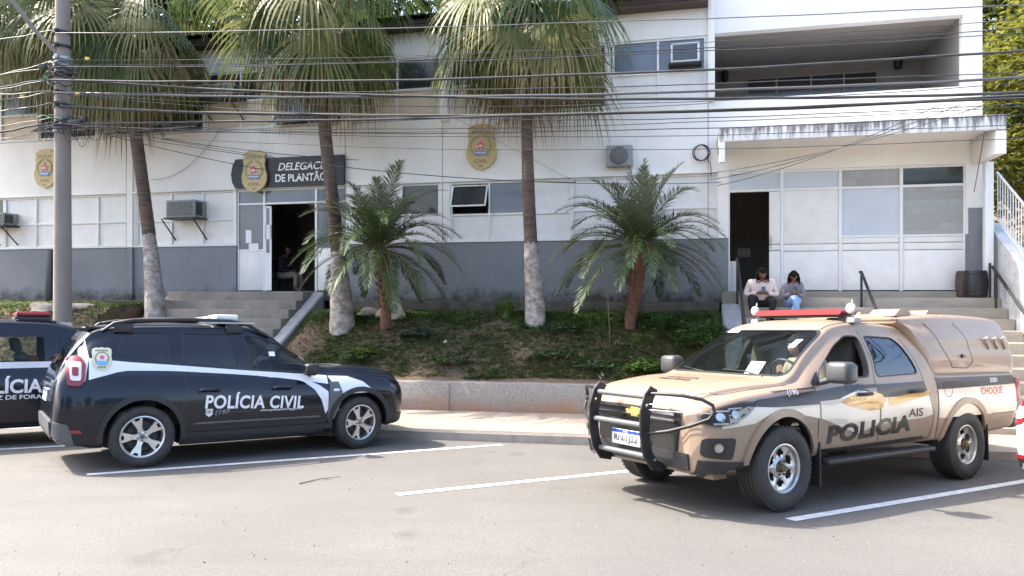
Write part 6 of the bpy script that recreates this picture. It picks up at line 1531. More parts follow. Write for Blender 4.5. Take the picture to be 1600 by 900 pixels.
for s_ in ('L', 'R'):
    wl_ = [rwn] if s_ == 'L' else [rwn, fw]
    for w_ in wl_: T.put('side_window', [w_], s_, off=-.006, mat='glass_blue' if s_ == 'L' else 'glass_clear', grid=.08)
    for w_ in (rwn, fw):
        k = len(w_); cx = sum(p[0] for p in w_) / k; cz = sum(p[1] for p in w_) / k; big = [(cx + (a - cx) * 1.045, cz + (b - cz) * 1.07) for a, b in w_]
        T.put('window_seal', [[w_[i], w_[(i + 1) % k], big[(i + 1) % k], big[i]] for i in range(k)], s_, off=.004, thick=.012, mat='black')
    for q in ([(2.60, .50), (2.62, .9), (2.60, 1.10), (2.48, 1.22)], [(1.64, .50), (1.65, 1.0), (1.63, 1.15), (1.60, 1.62)], [(.70, .52), (.66, .75), (.78, .98), (.80, 1.18), (.92, 1.55)], [(.70, .50), (2.60, .50)], [(.575, .5), (.575, 1.16)], [(2.6, 1.08), (3.2, 1.06)]): T.line('door_seam', q, s_, w_=.011)
    for x in (0, T.wb): T.put('arch_flare', quadstrip(x, .393, .448, .515, radians(-12), radians(192), 40), s_, off=.022, thick=.03, mat='paint_tan', grid=.09)
    sd = 1 if s_ == 'L' else -1
    mb = MB(); mb.box(.75, 2.55, min(sd * .82, sd * .99), max(sd * .82, sd * .99), .37, .42, bev=.018); mb.build('running_board', 'black', T.root, smooth=40)
    for x in (2.60, -.44): mb = MB(); mb.box(x - .01, x + .01, min(sd * .72, sd * .93), max(sd * .72, sd * .93), .17, .58, bev=.004); mb.build('mudflap', 'black', T.root)
    for x in (1.78, .88):
        mb = MB(); mb.tube([(x, sd * .915, 1.0), (x + .03, sd * .955, 1.005), (x + .18, sd * .958, 1.005), (x + .21, sd * .915, 1.0)], [.018, .017, .017, .018], 8); mb.build('door_handle', 'black', T.root, smooth=60)
        T.put('handle_recess', [rnd([(x - .0, .975), (x + .2, .975), (x + .2, 1.04), (x, 1.04)], .03)], s_, off=.003, mat='decal_brown')
    mb = MB(); mb.box(2.42, 2.60, min(sd * .98, sd * 1.22), max(sd * .98, sd * 1.22), 1.13, 1.33, bev=.045); mb.tube([(2.50, sd * .88, 1.13), (2.50, sd * 1.0, 1.17)], .03, 8)
    mr = mb.build('mirror', 'mirror_grey', T.root, smooth=50); q = MB(); q.box(2.412, 2.418, min(sd * 1.0, sd * 1.2), max(sd * 1.0, sd * 1.2), 1.16, 1.30); q.build('mirror_glass', 'chrome', mr)
    T.put('door_corner', [[(2.50, 1.10), (2.62, 1.10), (2.62, 1.13), (2.50, 1.22)]], s_, off=.006, mat='black', thick=.01)
# livery
cf = lin([TL(1140, 652), TL(1200, 640), TL(1265, 634)][::-1]) if False else None
bt = sorted([TL(1160, 620), TL(1215, 606), TL(1275, 597)]); 
T.put('dark_band', [[(2.60, 1.055), (3.42, 1.0), (3.56, .945), (3.20, .925), (2.60, .93)]], 'L', mat='decal_brown'); T.put('dark_band', [[(2.60, 1.055), (3.42, 1.0), (3.56, .945), (3.20, .925), (2.60, .93)]], 'R', mat='decal_brown')
T.put('cream_band', [[(2.60, .93), (3.20, .925), (3.56, .945), (3.86, .86), (3.86, .77), (3.50, .80), (3.30, .87), (3.08, .885), (2.60, .80)]], 'L', mat='decal_cream', off=.0035); T.put('cream_band', [[(2.60, .93), (3.20, .925), (3.56, .945), (3.86, .86), (3.86, .77), (3.50, .80), (3.30, .87), (3.08, .885), (2.60, .80)]], 'R', mat='decal_cream', off=.0035)
for s_ in ('L', 'R'):
    T.put('dark_band', [[(2.60, 1.05), (2.60, .955), (2.3, .965), (2.15, 1.0), (1.95, 1.045), (1.64, 1.06), (1.64, 1.09), (2.2, 1.085)], [(1.64, .955), (1.64, 1.085), (.80, 1.10), (.76, .97)], [(.575, 1.13), (.575, 1.01), (-1.22, 1.03), (-1.22, 1.13)]], s_, mat='decal_brown')
    T.put('cream_band', [[(2.58, .955), (2.3, .965), (2.15, 1.0), (1.95, 1.045), (1.655, .99), (1.655, .70), (2.0, .62), (2.58, .80)], [(1.63, .70), (1.63, .955), (.77, .965), (.68, .75), (.9, .72)], [(.57, .70), (.57, 1.005), (-1.24, 1.025), (-1.24, .70), (-.62, .70), (-.5, .80), (-.3, .88), (0, .915), (.3, .88), (.48, .78)]], s_, mat='decal_cream', off=.0045)
    T.put('sill_stripe', [[TL(1277, 712), TL(1290, 703), TL(1446, 681), TL(1447, 687)]], s_, mat='decal_black')
a, b = TL(1316, 628), TL(1372, 622)
T.put('state_outline', [[TL(1312, 628), TL(1330, 619), TL(1350, 616), TL(1366, 612), TL(1378, 616), TL(1383, 626), TL(1376, 638), TL(1358, 642), TL(1340, 637), TL(1326, 635)]], 'L', mat='decal_orange', off=.0055)
T.put('orange_stripe', [[TL(1386, 622), TL(1452, 610), TL(1450, 617), TL(1400, 632), TL(1388, 634)]], 'L', mat='decal_orange', off=.0055)
T.text('POLICIA', TL(1341, 606)[0], TL(1341, 606)[1], .30, .075, 'L', 'decal_black', bold=.02, off=.006); T.text('MILITAR', TL(1341, 622)[0], TL(1341, 622)[1], .27, .06, 'L', 'gold', bold=.02, off=.007)
a, b = TL(1295, 680), TL(1424, 660); T.text('POLICIA', (a[0] + b[0]) / 2, (a[1] + b[1]) / 2, abs(a[0] - b[0]), .175, 'L', 'decal_black', rise=(b[1] - a[1]) / abs(a[0] - b[0]), bold=.045, spacing=1.08, off=.0065)
a = TL(1431, 644); T.text('AIS', a[0] + .02, a[1], .27, .085, 'L', 'decal_brown', bold=.02, off=.006)
a = TL(1243, 614.5); T.text('(190', a[0], a[1], .15, .065, 'L', 'letter', bold=.015, off=.005)
a = TL(1553, 580.5); T.text('31331', a[0], 1.082, .17, .05, 'L', 'letter', bold=.02, off=.006)
a, b = TL(1531, 613), TL(1566, 609); T.text('CHOQUE', (a[0] + b[0]) / 2, (a[1] + b[1]) / 2, abs(a[0] - b[0]), .10, 'L', 'decal_red', bold=.02, off=.006)
fc = TL(1480, 607.5); T.line('fuel_flap', [(fc[0] + .085 * cos(2 * pi * i / 24), fc[1] + .085 * sin(2 * pi * i / 24)) for i in range(25)], 'L', w_=.008, off=.006, mat='decal_brown')
T.text('POLICIA', 3.42, 0, .42, .07, 'T', 'decal_brown', bold=.02); T.text('MILITAR', 3.53, 0, .42, .07, 'T', 'decal_brown', bold=.02)
T.line('bonnet_crease', [(2.95, .40), (3.4, .42), (3.85, .50)], 'T', w_=.03, off=.002, mat='paint_tan'); T.line('bonnet_seam', [(2.92, .80), (3.3, .775), (3.7, .74), (3.93, .62)], 'T', w_=.008, mat='decal_black')
# hard canopy over the bed
CS = [(-1.285, 1.13, .80, 1.2, .81, 1.24, .80, 1.26, .77, 1.28), (-1.27, 1.13, .83, 1.25, .84, 1.34, .825, 1.40, .78, 1.47), (-1.22, 1.13, .84, 1.27, .85, 1.42, .83, 1.60, .76, 1.70), (-1.15, 1.13, .85, 1.28, .86, 1.44, .84, 1.68, .75, 1.80), (-1.0, 1.13, .85, 1.29, .865, 1.44, .845, 1.71, .745, 1.835), (-.4, 1.13, .85, 1.30, .868, 1.45, .85, 1.72, .745, 1.85), (.2, 1.13, .85, 1.30, .868, 1.45, .845, 1.72, .74, 1.85), (.50, 1.14, .85, 1.30, .86, 1.44, .835, 1.71, .72, 1.835), (.56, 1.20, .84, 1.33, .85, 1.46, .82, 1.71, .70, 1.83), (.66, 1.40, .80, 1.48, .80, 1.56, .78, 1.71, .68, 1.82), (.76, 1.62, .73, 1.65, .73, 1.68, .71, 1.73, .64, 1.805), (.88, 1.72, .67, 1.735, .67, 1.75, .66, 1.76, .60, 1.79)]
cv = object.__new__(Car); cv.r, cv.wb, cv.M, cv.root = T.r, T.wb, T.M, T.root; cv.sh = Shell(CS, 4.2); cv.base = cv.sh.mesh(); bm = bmesh.new(); bm.from_mesh(cv.base); cv.bvh = BVHTree.FromBMesh(bm); bm.free()
cv.base.materials.append(MT['paint_tan']); cv.base.set_sharp_from_angle(angle=radians(40)); cn = bpy.data.objects.new('canopy_shell', cv.base); link(cn, T.root)
for s_, sd in (('L', 1), ('R', -1)):
    cv.line('canopy_hatch', [(.47, 1.72), (.36, 1.50), (.16, 1.235), (-.16, 1.225), (-.27, 1.30), (-.20, 1.55), (-.10, 1.74)], s_, w_=.012, mat='decal_brown', parent=cn)
    cv.line('canopy_edge', [(.50, 1.145), (-1.2, 1.145)], s_, w_=.018, mat='decal_brown', parent=cn)
    for i in range(3):
        x = -.56 - i * .2; mb = MB(); loc, n_ = cv.ray(x, 1.56, s_); l2, n2 = cv.ray(x - .10, 1.44, s_)
        mb.tube([loc + n_ * -.005, loc + n_ * .03, l2 + n2 * .012, l2 - n2 * .01], [.012, .016, .012, .004], 8); mb.build('side_vent', 'paint_tan', cn, smooth=60)
        mb = MB(); mb.lathe([(.001, .012), (.012, .01), (.014, 0)], 10, axis='Y', mat=Matrix.Translation(loc + n_ * .048)); mb.build('vent_stud', 'chrome', cn, smooth=50)
    lk = MB(); loc, n_ = cv.ray(-.04, 1.36, s_); lk.lathe([(.001, .02), (.02, .018), (.024, 0)], 12, axis='Y', mat=Matrix.Translation(loc)); lk.box(-.035, .035, -.006, .006, -.008, .008, mat=Matrix.Translation(loc + Vector((0, sd * .02, 0)))); lk.build('hatch_lock', 'iron', cn, smooth=40)
for x, w_ in ((.62, .34), (.05, .34)):
    for y in (-.42, .42):
        mb = MB(); z = 1.845; mb.prism([(x - w_ / 2, 1.80), (x - w_ / 2 + .04, 1.875), (x + w_ / 2 - .12, 1.88), (x + w_ / 2, 1.80)], y - .16, y + .16, XZ); mb.build('roof_vent', 'paint_tan', T.root, smooth=30)
# tail lamps on the bed corner
for sd in (1, -1):
    mb = MB(); mb.box(-1.30, -1.18, min(sd * .80, sd * .90), max(sd * .80, sd * .90), .80, 1.10, bev=.02); tl = mb.build('tail_light', 'red_lens', T.root, smooth=40)
mb = MB(); mb.box(-1.42, -1.24, -.80, .80, .48, .62, bev=.03); mb.build('rear_bumper', 'iron', T.root, smooth=40)
# interior
seats(T, 1.95, 1.05, z=.95)
mb = MB(); mb.box(2.48, 2.90, -.72, .72, .90, 1.13, bev=.05); mb.build('dashboard', 'interior', T.root, smooth=40)
mb = MB(); mb.tube([(2.36 + .07 * sin(a), .38 + .185 * cos(a), 1.16 + .17 * sin(a)) for a in [2 * pi * i / 20 for i in range(21)]], .014, 6); mb.tube([(2.5, .38, 1.08), (2.36, .38, 1.16)], .02, 6); mb.build('steering_wheel', 'black', T.root, smooth=60)
mb = MB(); mb.box(1.0, 1.9, -.54, .54, 1.655, 1.67, bev=.005); mb.build('headlining', 'trim_tan', T.root)
mb = MB(); mb.box(-1.1, 3.7, -.5, .5, .42, .60); mb.box(-.05, .05, -.8, .8, .33, .43); mb.box(3.05, 3.15, -.8, .8, .33, .43); mb.build('underbody', 'interior', T.root)
mb = MB(); mb.box(2.50, 2.62, -.1, .25, 1.135, 1.15); mb.add([(2.6, .02, 1.15), (2.62, .22, 1.15), (2.5, .24, 1.3), (2.48, .04, 1.3)], [(0, 1, 2, 3)]); mb.build('dash_papers', 'paper', T.root)
# nose: grille, lamps, lower bumper, plate
gr = T.put('grille', [rnd([(-.56, .70), (-.60, .90), (.60, .90), (.56, .70)], .03)], 'F', off=.004, mat='black', grid=.03)
T.put('grille_bar', [[(-.56, .852), (-.56, .878), (.56, .878), (.56, .852)], [(-.60, .785), (-.60, .815), (.60, .815), (.60, .785)]], 'F', off=.02, thick=.02, mat='chrome', grid=.03, parent=gr)
cells = []
for j in range(5):
    for i in range(17):
        x = -.50 + i * .0625 + (.031 if j % 2 else 0); z = .575 + j * .045
        if abs(x) < .52: cells.append(arcpoly(x, z, .016, .0215, 0, 2 * pi - .01, 6))
hexes = []
for c_ in cells:
    n = len(c_) // 2; hexes += [[c_[i], c_[i + 1], c_[2 * n - 2 - i], c_[2 * n - 1 - i]] for i in range(n - 1)]
low = T.put('lower_grille', [rnd([(-.54, .54), (-.56, .78), (.56, .78), (.54, .54)], .03)], 'F', off=.005, mat='decal_black', grid=.03); T.put('grille_mesh', hexes, 'F', off=.014, mat='mirror_grey', parent=low, grid=.2)
T.put('emblem', [[(-.105, .825), (-.05, .825), (-.045, .80), (.045, .80), (.05, .825), (.105, .825), (.12, .86), (.05, .86), (.045, .885), (-.045, .885), (-.05, .86), (-.12, .86)]], 'F', off=.034, thick=.012, mat='gold', grid=.03)
for s_, sd in (('L', 1), ('R', -1)):
    hs = [(3.42, .985), (3.62, .99), (3.86, .95), (3.99, .89), (3.99, .80), (3.90, .78), (3.74, .80), (3.56, .885)]
    hl = T.put('headlight', [rnd(hs, .03)], s_, off=.012, thick=.02, mat='glass_lamp', grid=.03)
    T.put('lamp_housing', [rnd([(3.46, .975), (3.62, .98), (3.86, .94), (3.98, .88), (3.98, .81), (3.90, .79), (3.75, .81), (3.58, .89)], .03)], s_, off=.003, mat='interior', grid=.03, parent=hl)
    for cx, cz, rr_ in ((3.72, .885, .036), (3.86, .865, .036)): 
        T.put('lamp_reflector', [[(cx - .09, cz + .045), (cx + .06, cz + .04), (cx + .06, cz + .052), (cx - .09, cz + .057)], [(cx - .06, cz - .06), (cx + .06, cz - .065), (cx + .06, cz - .05), (cx - .06, cz - .045)]], s_, off=.006, mat='white_lens', grid=.03, parent=hl)
        T.put('lamp_reflector', [[(cx + rr_ * cos(2 * pi * i / 16), cz + rr_ * sin(2 * pi * i / 16)) for i in range(16)]], s_, off=.007, mat='chrome', grid=.03, parent=hl)
    T.put('fog_recess', [rnd([(3.72, .69), (3.99, .69), (3.99, .53), (3.74, .50)], .04)], s_, off=.006, thick=.015, mat='black', grid=.03)
    loc, n_ = T.ray(3.885, .61, s_); q = n_.to_track_quat('Y', 'Z').to_matrix().to_4x4(); mb = MB(); mb.lathe([(.001, .045), (.03, .04), (.044, .02), (.046, 0)], 20, axis='Y', mat=Matrix.Translation(loc) @ q); mb.build('fog_lamp', 'glass_lamp', T.root, smooth=50); mb = MB(); mb.lathe([(.001, .012), (.042, .012)], 20, axis='Y', mat=Matrix.Translation(loc) @ q); mb.build('fog_reflector', 'chrome', T.root)
    T.put('lower_bumper', [[(3.54, .34), (4.02, .36), (4.02, .50), (3.74, .485), (3.585, .47)]], s_, off=.018, thick=.03, mat='black', grid=.03)
T.put('lower_bumper', [[(-.66, .40), (.66, .40), (.66, .54), (-.66, .54)]], 'F', off=.02, thick=.03, mat='black', grid=.03)
mb = MB(); mb.box(3.55, 3.72, .50, .66, .29, .40); mb.build('tow_bracket', 'paint_tan', T.root)
pr = empty('number_plate', (4.10, -.06, .60), (0, 0, 0), T.root)
mb = MB(); mb.box(-.006, .006, -.20, .20, -.07, .07, bev=.004); mb.build('plate', 'letter', pr); mb = MB(); mb.box(.0065, .0085, -.198, .198, .038, .068); mb.build('plate_band', 'blue', pr)
vf = fit('RNI1J22', .33, .075, bold=.012); mb = MB(); mb.add([(.009, a, b - .018) for a, b in vf[0]], vf[1]); mb.build('lettering', 'sign_black', pr, recalc=False)
vf = fit('BRASIL', .07, .014, bold=.01); mb = MB(); mb.add([(.009, a, b + .053) for a, b in vf[0]], vf[1]); mb.build('lettering', 'letter', pr, recalc=False)
# bull bar
bb = empty('bull_bar', (0, 0, 0), (0, 0, 0), T.root)
for y in (-.36, .36):
    outer = [(4.04, .36), (4.16, .38), (4.25, .50), (4.29, .68), (4.29, .88), (4.24, 1.03), (4.17, 1.10)]; inner = [(4.10, 1.07), (4.15, .99), (4.19, .86), (4.20, .68), (4.17, .53), (4.11, .45), (4.04, .42)]
    mb = MB(); mb.prism(outer + inner, y - .012, y + .012, XZ); mb.tube([(a - .0, y, b) for a, b in outer], .016, 6); mb.build('upright_plate', 'iron', bb, smooth=30)
    mb = MB()
    for x, z in ((4.24, .94), (4.14, .46)): mb.lathe([(.001, .022), (.014, .02), (.016, .012)], 8, axis='Y', mat=Matrix.Translation((x, y, z)))
    mb.build('bolt', 'chrome', bb)
mb = MB()
for x, z in ((4.20, 1.01), (4.245, .76), (4.18, .48)): mb.tube([(x, -.36, z), (x, .36, z)], .026, 12)
mb.build('cross_tube', 'grey_plastic', bb, smooth=60)
for sd in (1, -1):
    mb = MB(); mb.tube([(4.19, sd * .36, 1.04), (4.15, sd * .52, 1.045), (4.09, sd * .68, 1.04), (4.0, sd * .80, 1.015), (3.94, sd * .865, .97), (3.93, sd * .875, .91), (3.97, sd * .85, .85), (4.07, sd * .74, .79), (4.16, sd * .56, .73), (4.23, sd * .36, .69)], .016, 10); mb.build('lamp_guard', 'iron', bb, smooth=60)
    mb = MB()
    for z, z2 in ((.90, .90), (.95, .95)): mb.tube([(4.22, sd * .36, z), (4.10, sd * .68, z), (3.94, sd * .87, z2)], .005, 6)
    mb.build('guard_wire', 'chrome', bb, smooth=60)
    mb = MB(); mb.tube([(4.05, sd * .36, .40), (3.9, sd * .36, .40)], .03, 8); mb.build('mount', 'iron', bb)
mb = MB(); mb.tube([(4.16, -.36, 1.12 + .05 * 0), (4.155, -.385, 1.16), (4.15, -.36, 1.19), (4.155, -.335, 1.16), (4.16, -.36, 1.12)], .007, 6); mb.build('hook', 'iron', bb)
for sd in (1, -1): T.line('roof_gutter', [(2.1, sd * .585), (1.2, sd * .575), (.85, sd * .57)], 'T', w_=.012, off=.002, mat='decal_brown')
for s_ in ('L', 'R'):
    T.line('bed_seam', [(-1.2, .70), (-.56, .70)], s_, w_=.008, mat='decal_brown', off=.006)
# wipers, washer, stickers, snorkel dot
mb = MB(); mb.tube([(2.93, .55, 1.175), (2.86, .30, 1.21), (2.84, -.02, 1.22)], [.01, .008, .006], 6); mb.tube([(2.93, -.1, 1.175), (2.88, -.35, 1.20), (2.78, -.64, 1.225)], [.01, .008, .006], 6); mb.build('wiper', 'black', T.root, smooth=50)
T.put('windscreen_sticker', [[(-.55, 1.60), (-.35, 1.60), (-.35, 1.645), (-.55, 1.645)]], 'F', off=.003, mat='letter'); T.put('windscreen_sticker', [[(.50, 1.45), (.56, 1.45), (.56, 1.53), (.50, 1.53)]], 'F', off=.003, mat='letter')
# light bar with spot lamps
lb = empty('roof_light_bar', (1.56, 0, 1.73), (0, 0, 0), T.root)
mb = MB(); mb.box(-.10, .10, -.54, .54, .045, .065, bev=.006); mb.box(-.03, .03, -.50, -.44, -.03, .05); mb.box(-.03, .03, .44, .50, -.03, .05); mb.build('bar_base', 'iron', lb, smooth=40)
mb = MB(); mb.prism([(-.53, .067), (-.56, .10), (-.50, .128), (.50, .128), (.56, .10), (.53, .067)], -.14, .14, YZ); mb.build('lamp_lens', 'red_lens', lb, smooth=30)
for y in (-.62, .62):
    mb = MB(); mb.lathe([(.001, -.055), (.03, -.045), (.052, -.01), (.056, .02), (.048, .026), (.001, .03)], 20, axis='X', mat=Matrix.Translation((.06, y, .13))); mb.tube([(.04, y, .07), (.04, y, .0)], .012, 6); mb.box(-.03, .09, y - .05, y + .05, -.02, .03, bev=.01)
    mb.tube([(.04, y, .19), (.04, y, .23)], [.014, .006], 6)
    mb.build('spot_lamp', 'concrete_light', lb, smooth=40)
wheels(T, .255, .215, 'steel')

# ------------------------------------------------------------------ white hatchback cut by the right edge
g_ = G(1593, 770); OW = Vector((g_.x, g_.y)) + right_of(HD) * .74 + Vector((cos(HD), sin(HD))) * .15 + Vector((.34, .04))
HB = [(r[0], r[1] - .03, r[2] * .97, r[3] - .02, r[4] * .965, r[5] - .05, r[6] * .96, r[7] - .08, r[8] * .97, r[9] - .10) for r in SUV]
hb = Car('white_hatchback', 'white hatchback of which only the rear corner and lamp show at the right edge', 'car', OW, HD, HB, 'paint_white', .31, 2.673)
hb.track = 1.48
rw = rnd([(-.54, 1.02), (-.45, 1.32), (.45, 1.32), (.54, 1.02)], .07); wsd = [rnd([(-.44, 1.02), (-.28, 1.28), (.30, 1.32), (.34, 1.0)], .05), rnd([(.48, .98), (.48, 1.33), (1.18, 1.33), (1.22, .95)], .04), rnd([(1.36, .95), (1.30, 1.33), (1.42, 1.30), (1.76, 1.11), (1.98, .95)], .04)]
hb.carve((-.55, 2.3), wsd, [(rw, -1.2, -.35), (rnd([(-.58, 1.02), (-.48, 1.38), (.48, 1.38), (.58, 1.02)], .05), 1.0, 3.0)], floor=.45)
for s_ in ('L', 'R'):
    for w_ in wsd: hb.put('side_window', [w_], s_, off=-.006, mat='glass_tint', grid=.1)
    tl = hb.put('tail_light', [rnd([(-.86, .72), (-.66, .72), (-.60, .90), (-.66, 1.02), (-.86, 1.0)], .05)], s_, off=.015, thick=.03, mat='tail_lens', grid=.025); hb.put('lamp_core', [rnd([(-.86, .78), (-.70, .78), (-.68, .90), (-.86, .90)], .03)], s_, off=.02, mat='white_lens', grid=.025, parent=tl)
    hb.put('lower_valance', [[(-.9, .26), (-.62, .24), (-.68, .42), (-.9, .44)]], s_, off=.012, thick=.02, mat='black', grid=.03); hb.put('reflector', [[(-.9, .40), (-.72, .39), (-.72, .43), (-.9, .44)]], s_, off=.02, thick=.01, mat='red_lens', grid=.03)
hb.put('rear_window', [rw], 'B', off=-.004, mat='glass_tint', grid=.1); hb.put('windscreen', [rnd([(-.58, 1.02), (-.48, 1.38), (.48, 1.38), (.58, 1.02)], .05)], 'F', off=-.004, mat='glass_clear', grid=.1); hb.put('lower_valance', [[(-.6, .33), (.6, .33), (.6, .46), (-.6, .46)]], 'B', off=.015, thick=.02, mat='black', grid=.04)
seats(hb, 1.2, .35, z=.58)
wheels(hb, .19, .19, 'alloy')
# ================================================================== PEOPLE
def skinned(points, edges, radii, root=0, sub=2):
    me = bpy.data.meshes.new('s'); me.from_pydata([tuple(p) for p in points], edges, []); o = bpy.data.objects.new('s', me); COL.objects.link(o)
    m = o.modifiers.new('Skin', 'SKIN'); m.use_smooth_shade = True
    for i, r_ in enumerate(radii):
        v = me.skin_vertices[0].data[i]; v.radius = (r_, r_) if not isinstance(r_, tuple) else r_; v.use_root = (i == root)
    s = o.modifiers.new('Sub', 'SUBSURF'); s.levels = sub; s.render_levels = sub
    dg = bpy.context.evaluated_depsgraph_get(); out = bpy.data.meshes.new_from_object(o.evaluated_get(dg)); bpy.data.objects.remove(o)
    vs = [v.co.copy() for v in out.vertices]; fs_ = [tuple(p.vertices) for p in out.polygons]; bpy.data.meshes.remove(out); return vs, fs_
def head_mesh(mb, c, look, tilt, s=1.0, skin=0, dark=1, lip=2):
    """head facing -y, turned by look, bowed by tilt"""
    mt = Matrix.Translation(c) @ Matrix.Rotation(look, 4, 'Z') @ Matrix.Rotation(tilt, 4, 'X') @ Matrix.Scale(s, 4)
    bm = bmesh.new(); bmesh.ops.create_uvsphere(bm, u_segments=28, v_segments=20, radius=1)
    for v in bm.verts:
        x, y, z = v.co; X = x * .078 * (1 - .20 * max(0, -z)); Y = y * .098; Z = z * .118
        if y < 0:
            Y *= (1 - .12 * max(0, z)); f = max(0, 1 - abs(x) * 3.2)
            Y -= .020 * f * max(0, 1 - abs(z + .12) * 4.5)                      # nose
            Y -= .008 * max(0, 1 - abs(x) * 2.2) * max(0, 1 - abs(z + .50) * 6)      # lips
            Y -= .010 * max(0, 1 - abs(x) * 2) * max(0, 1 - abs(z + .82) * 5)        # chin
            for sx_ in (-1, 1): Y += .012 * max(0, 1 - hypot((x - sx_ * .40) * 4.5, (z - .10) * 7))  # sockets
        v.co = Vector((X, Y, Z))
    vs = [mt @ v.co for v in bm.verts]; fs_ = [[q.index for q in f.verts] for f in bm.faces]; bm.free(); mb.add(vs, fs_, skin)
    for sx_ in (-1, 1):
        mb.lathe([(.001, -.0045), (.006, -.004), (.010, 0)], 10, dark, axis='Y', mat=mt @ Matrix.Translation((sx_ * .031, -.0835, .012)) @ Matrix.Diagonal((1.35, 1, .8, 1)))
        mb.tube([mt @ Vector((sx_ * .016, -.094, .030)), mt @ Vector((sx_ * .032, -.092, .036)), mt @ Vector((sx_ * .048, -.080, .030))], .0028, 5, dark)
        mb.tube([mt @ Vector((sx_ * .074, -.002, .018)), mt @ Vector((sx_ * .084, .008, .005)), mt @ Vector((sx_ * .076, .004, -.022))], [.008, .010, .007], 6, skin)
    mb.tube([mt @ Vector((-.020, -.088, -.058)), mt @ Vector((0, -.099, -.057)), mt @ Vector((.020, -.088, -.058))], [.002, .0055, .002], 6, lip)
    return mt
def hand(mb, wrist, palm, nrm, s=1.0, mi=0, side=1):
    """palm from wrist towards `palm`, five fingers curling along nrm"""
    w_, p = Vector(wrist), Vector(palm); d = (p - w_).normalized(); n_ = Vector(nrm).normalized(); a = d.cross(n_).normalized(); n_ = a.cross(d).normalized()
    mt = Matrix((a, d, n_)).transposed().to_4x4(); mt.translation = w_
    mb.box(-.038 * s, .038 * s, -.005, .085 * s, -.013 * s, .013 * s, mi, bev=.010 * s, mat=mt)
    for k, (x, L_) in enumerate(((-.029, .060), (-.010, .072), (.010, .075), (.028, .066))):
        b0 = Vector((x * s, .078 * s, 0)); P = [b0]; an = radians(18)
        for j in range(3): q = P[-1] + Vector((0, cos(an), sin(an))) * L_ * s / 3 * (1.15 - .15 * j); P.append(q); an += radians(34)
        mb.tube([mt @ q for q in P], [.0095 * s, .009 * s, .008 * s, .006 * s], 6, mi)
    t0 = Vector((side * .034 * s, .025 * s, .004)); mb.tube([mt @ t0, mt @ (t0 + Vector((side * .022, .025, .014)) * s), mt @ (t0 + Vector((side * .016, .052, .026)) * s)], [.012 * s, .010 * s, .007 * s], 6, mi)
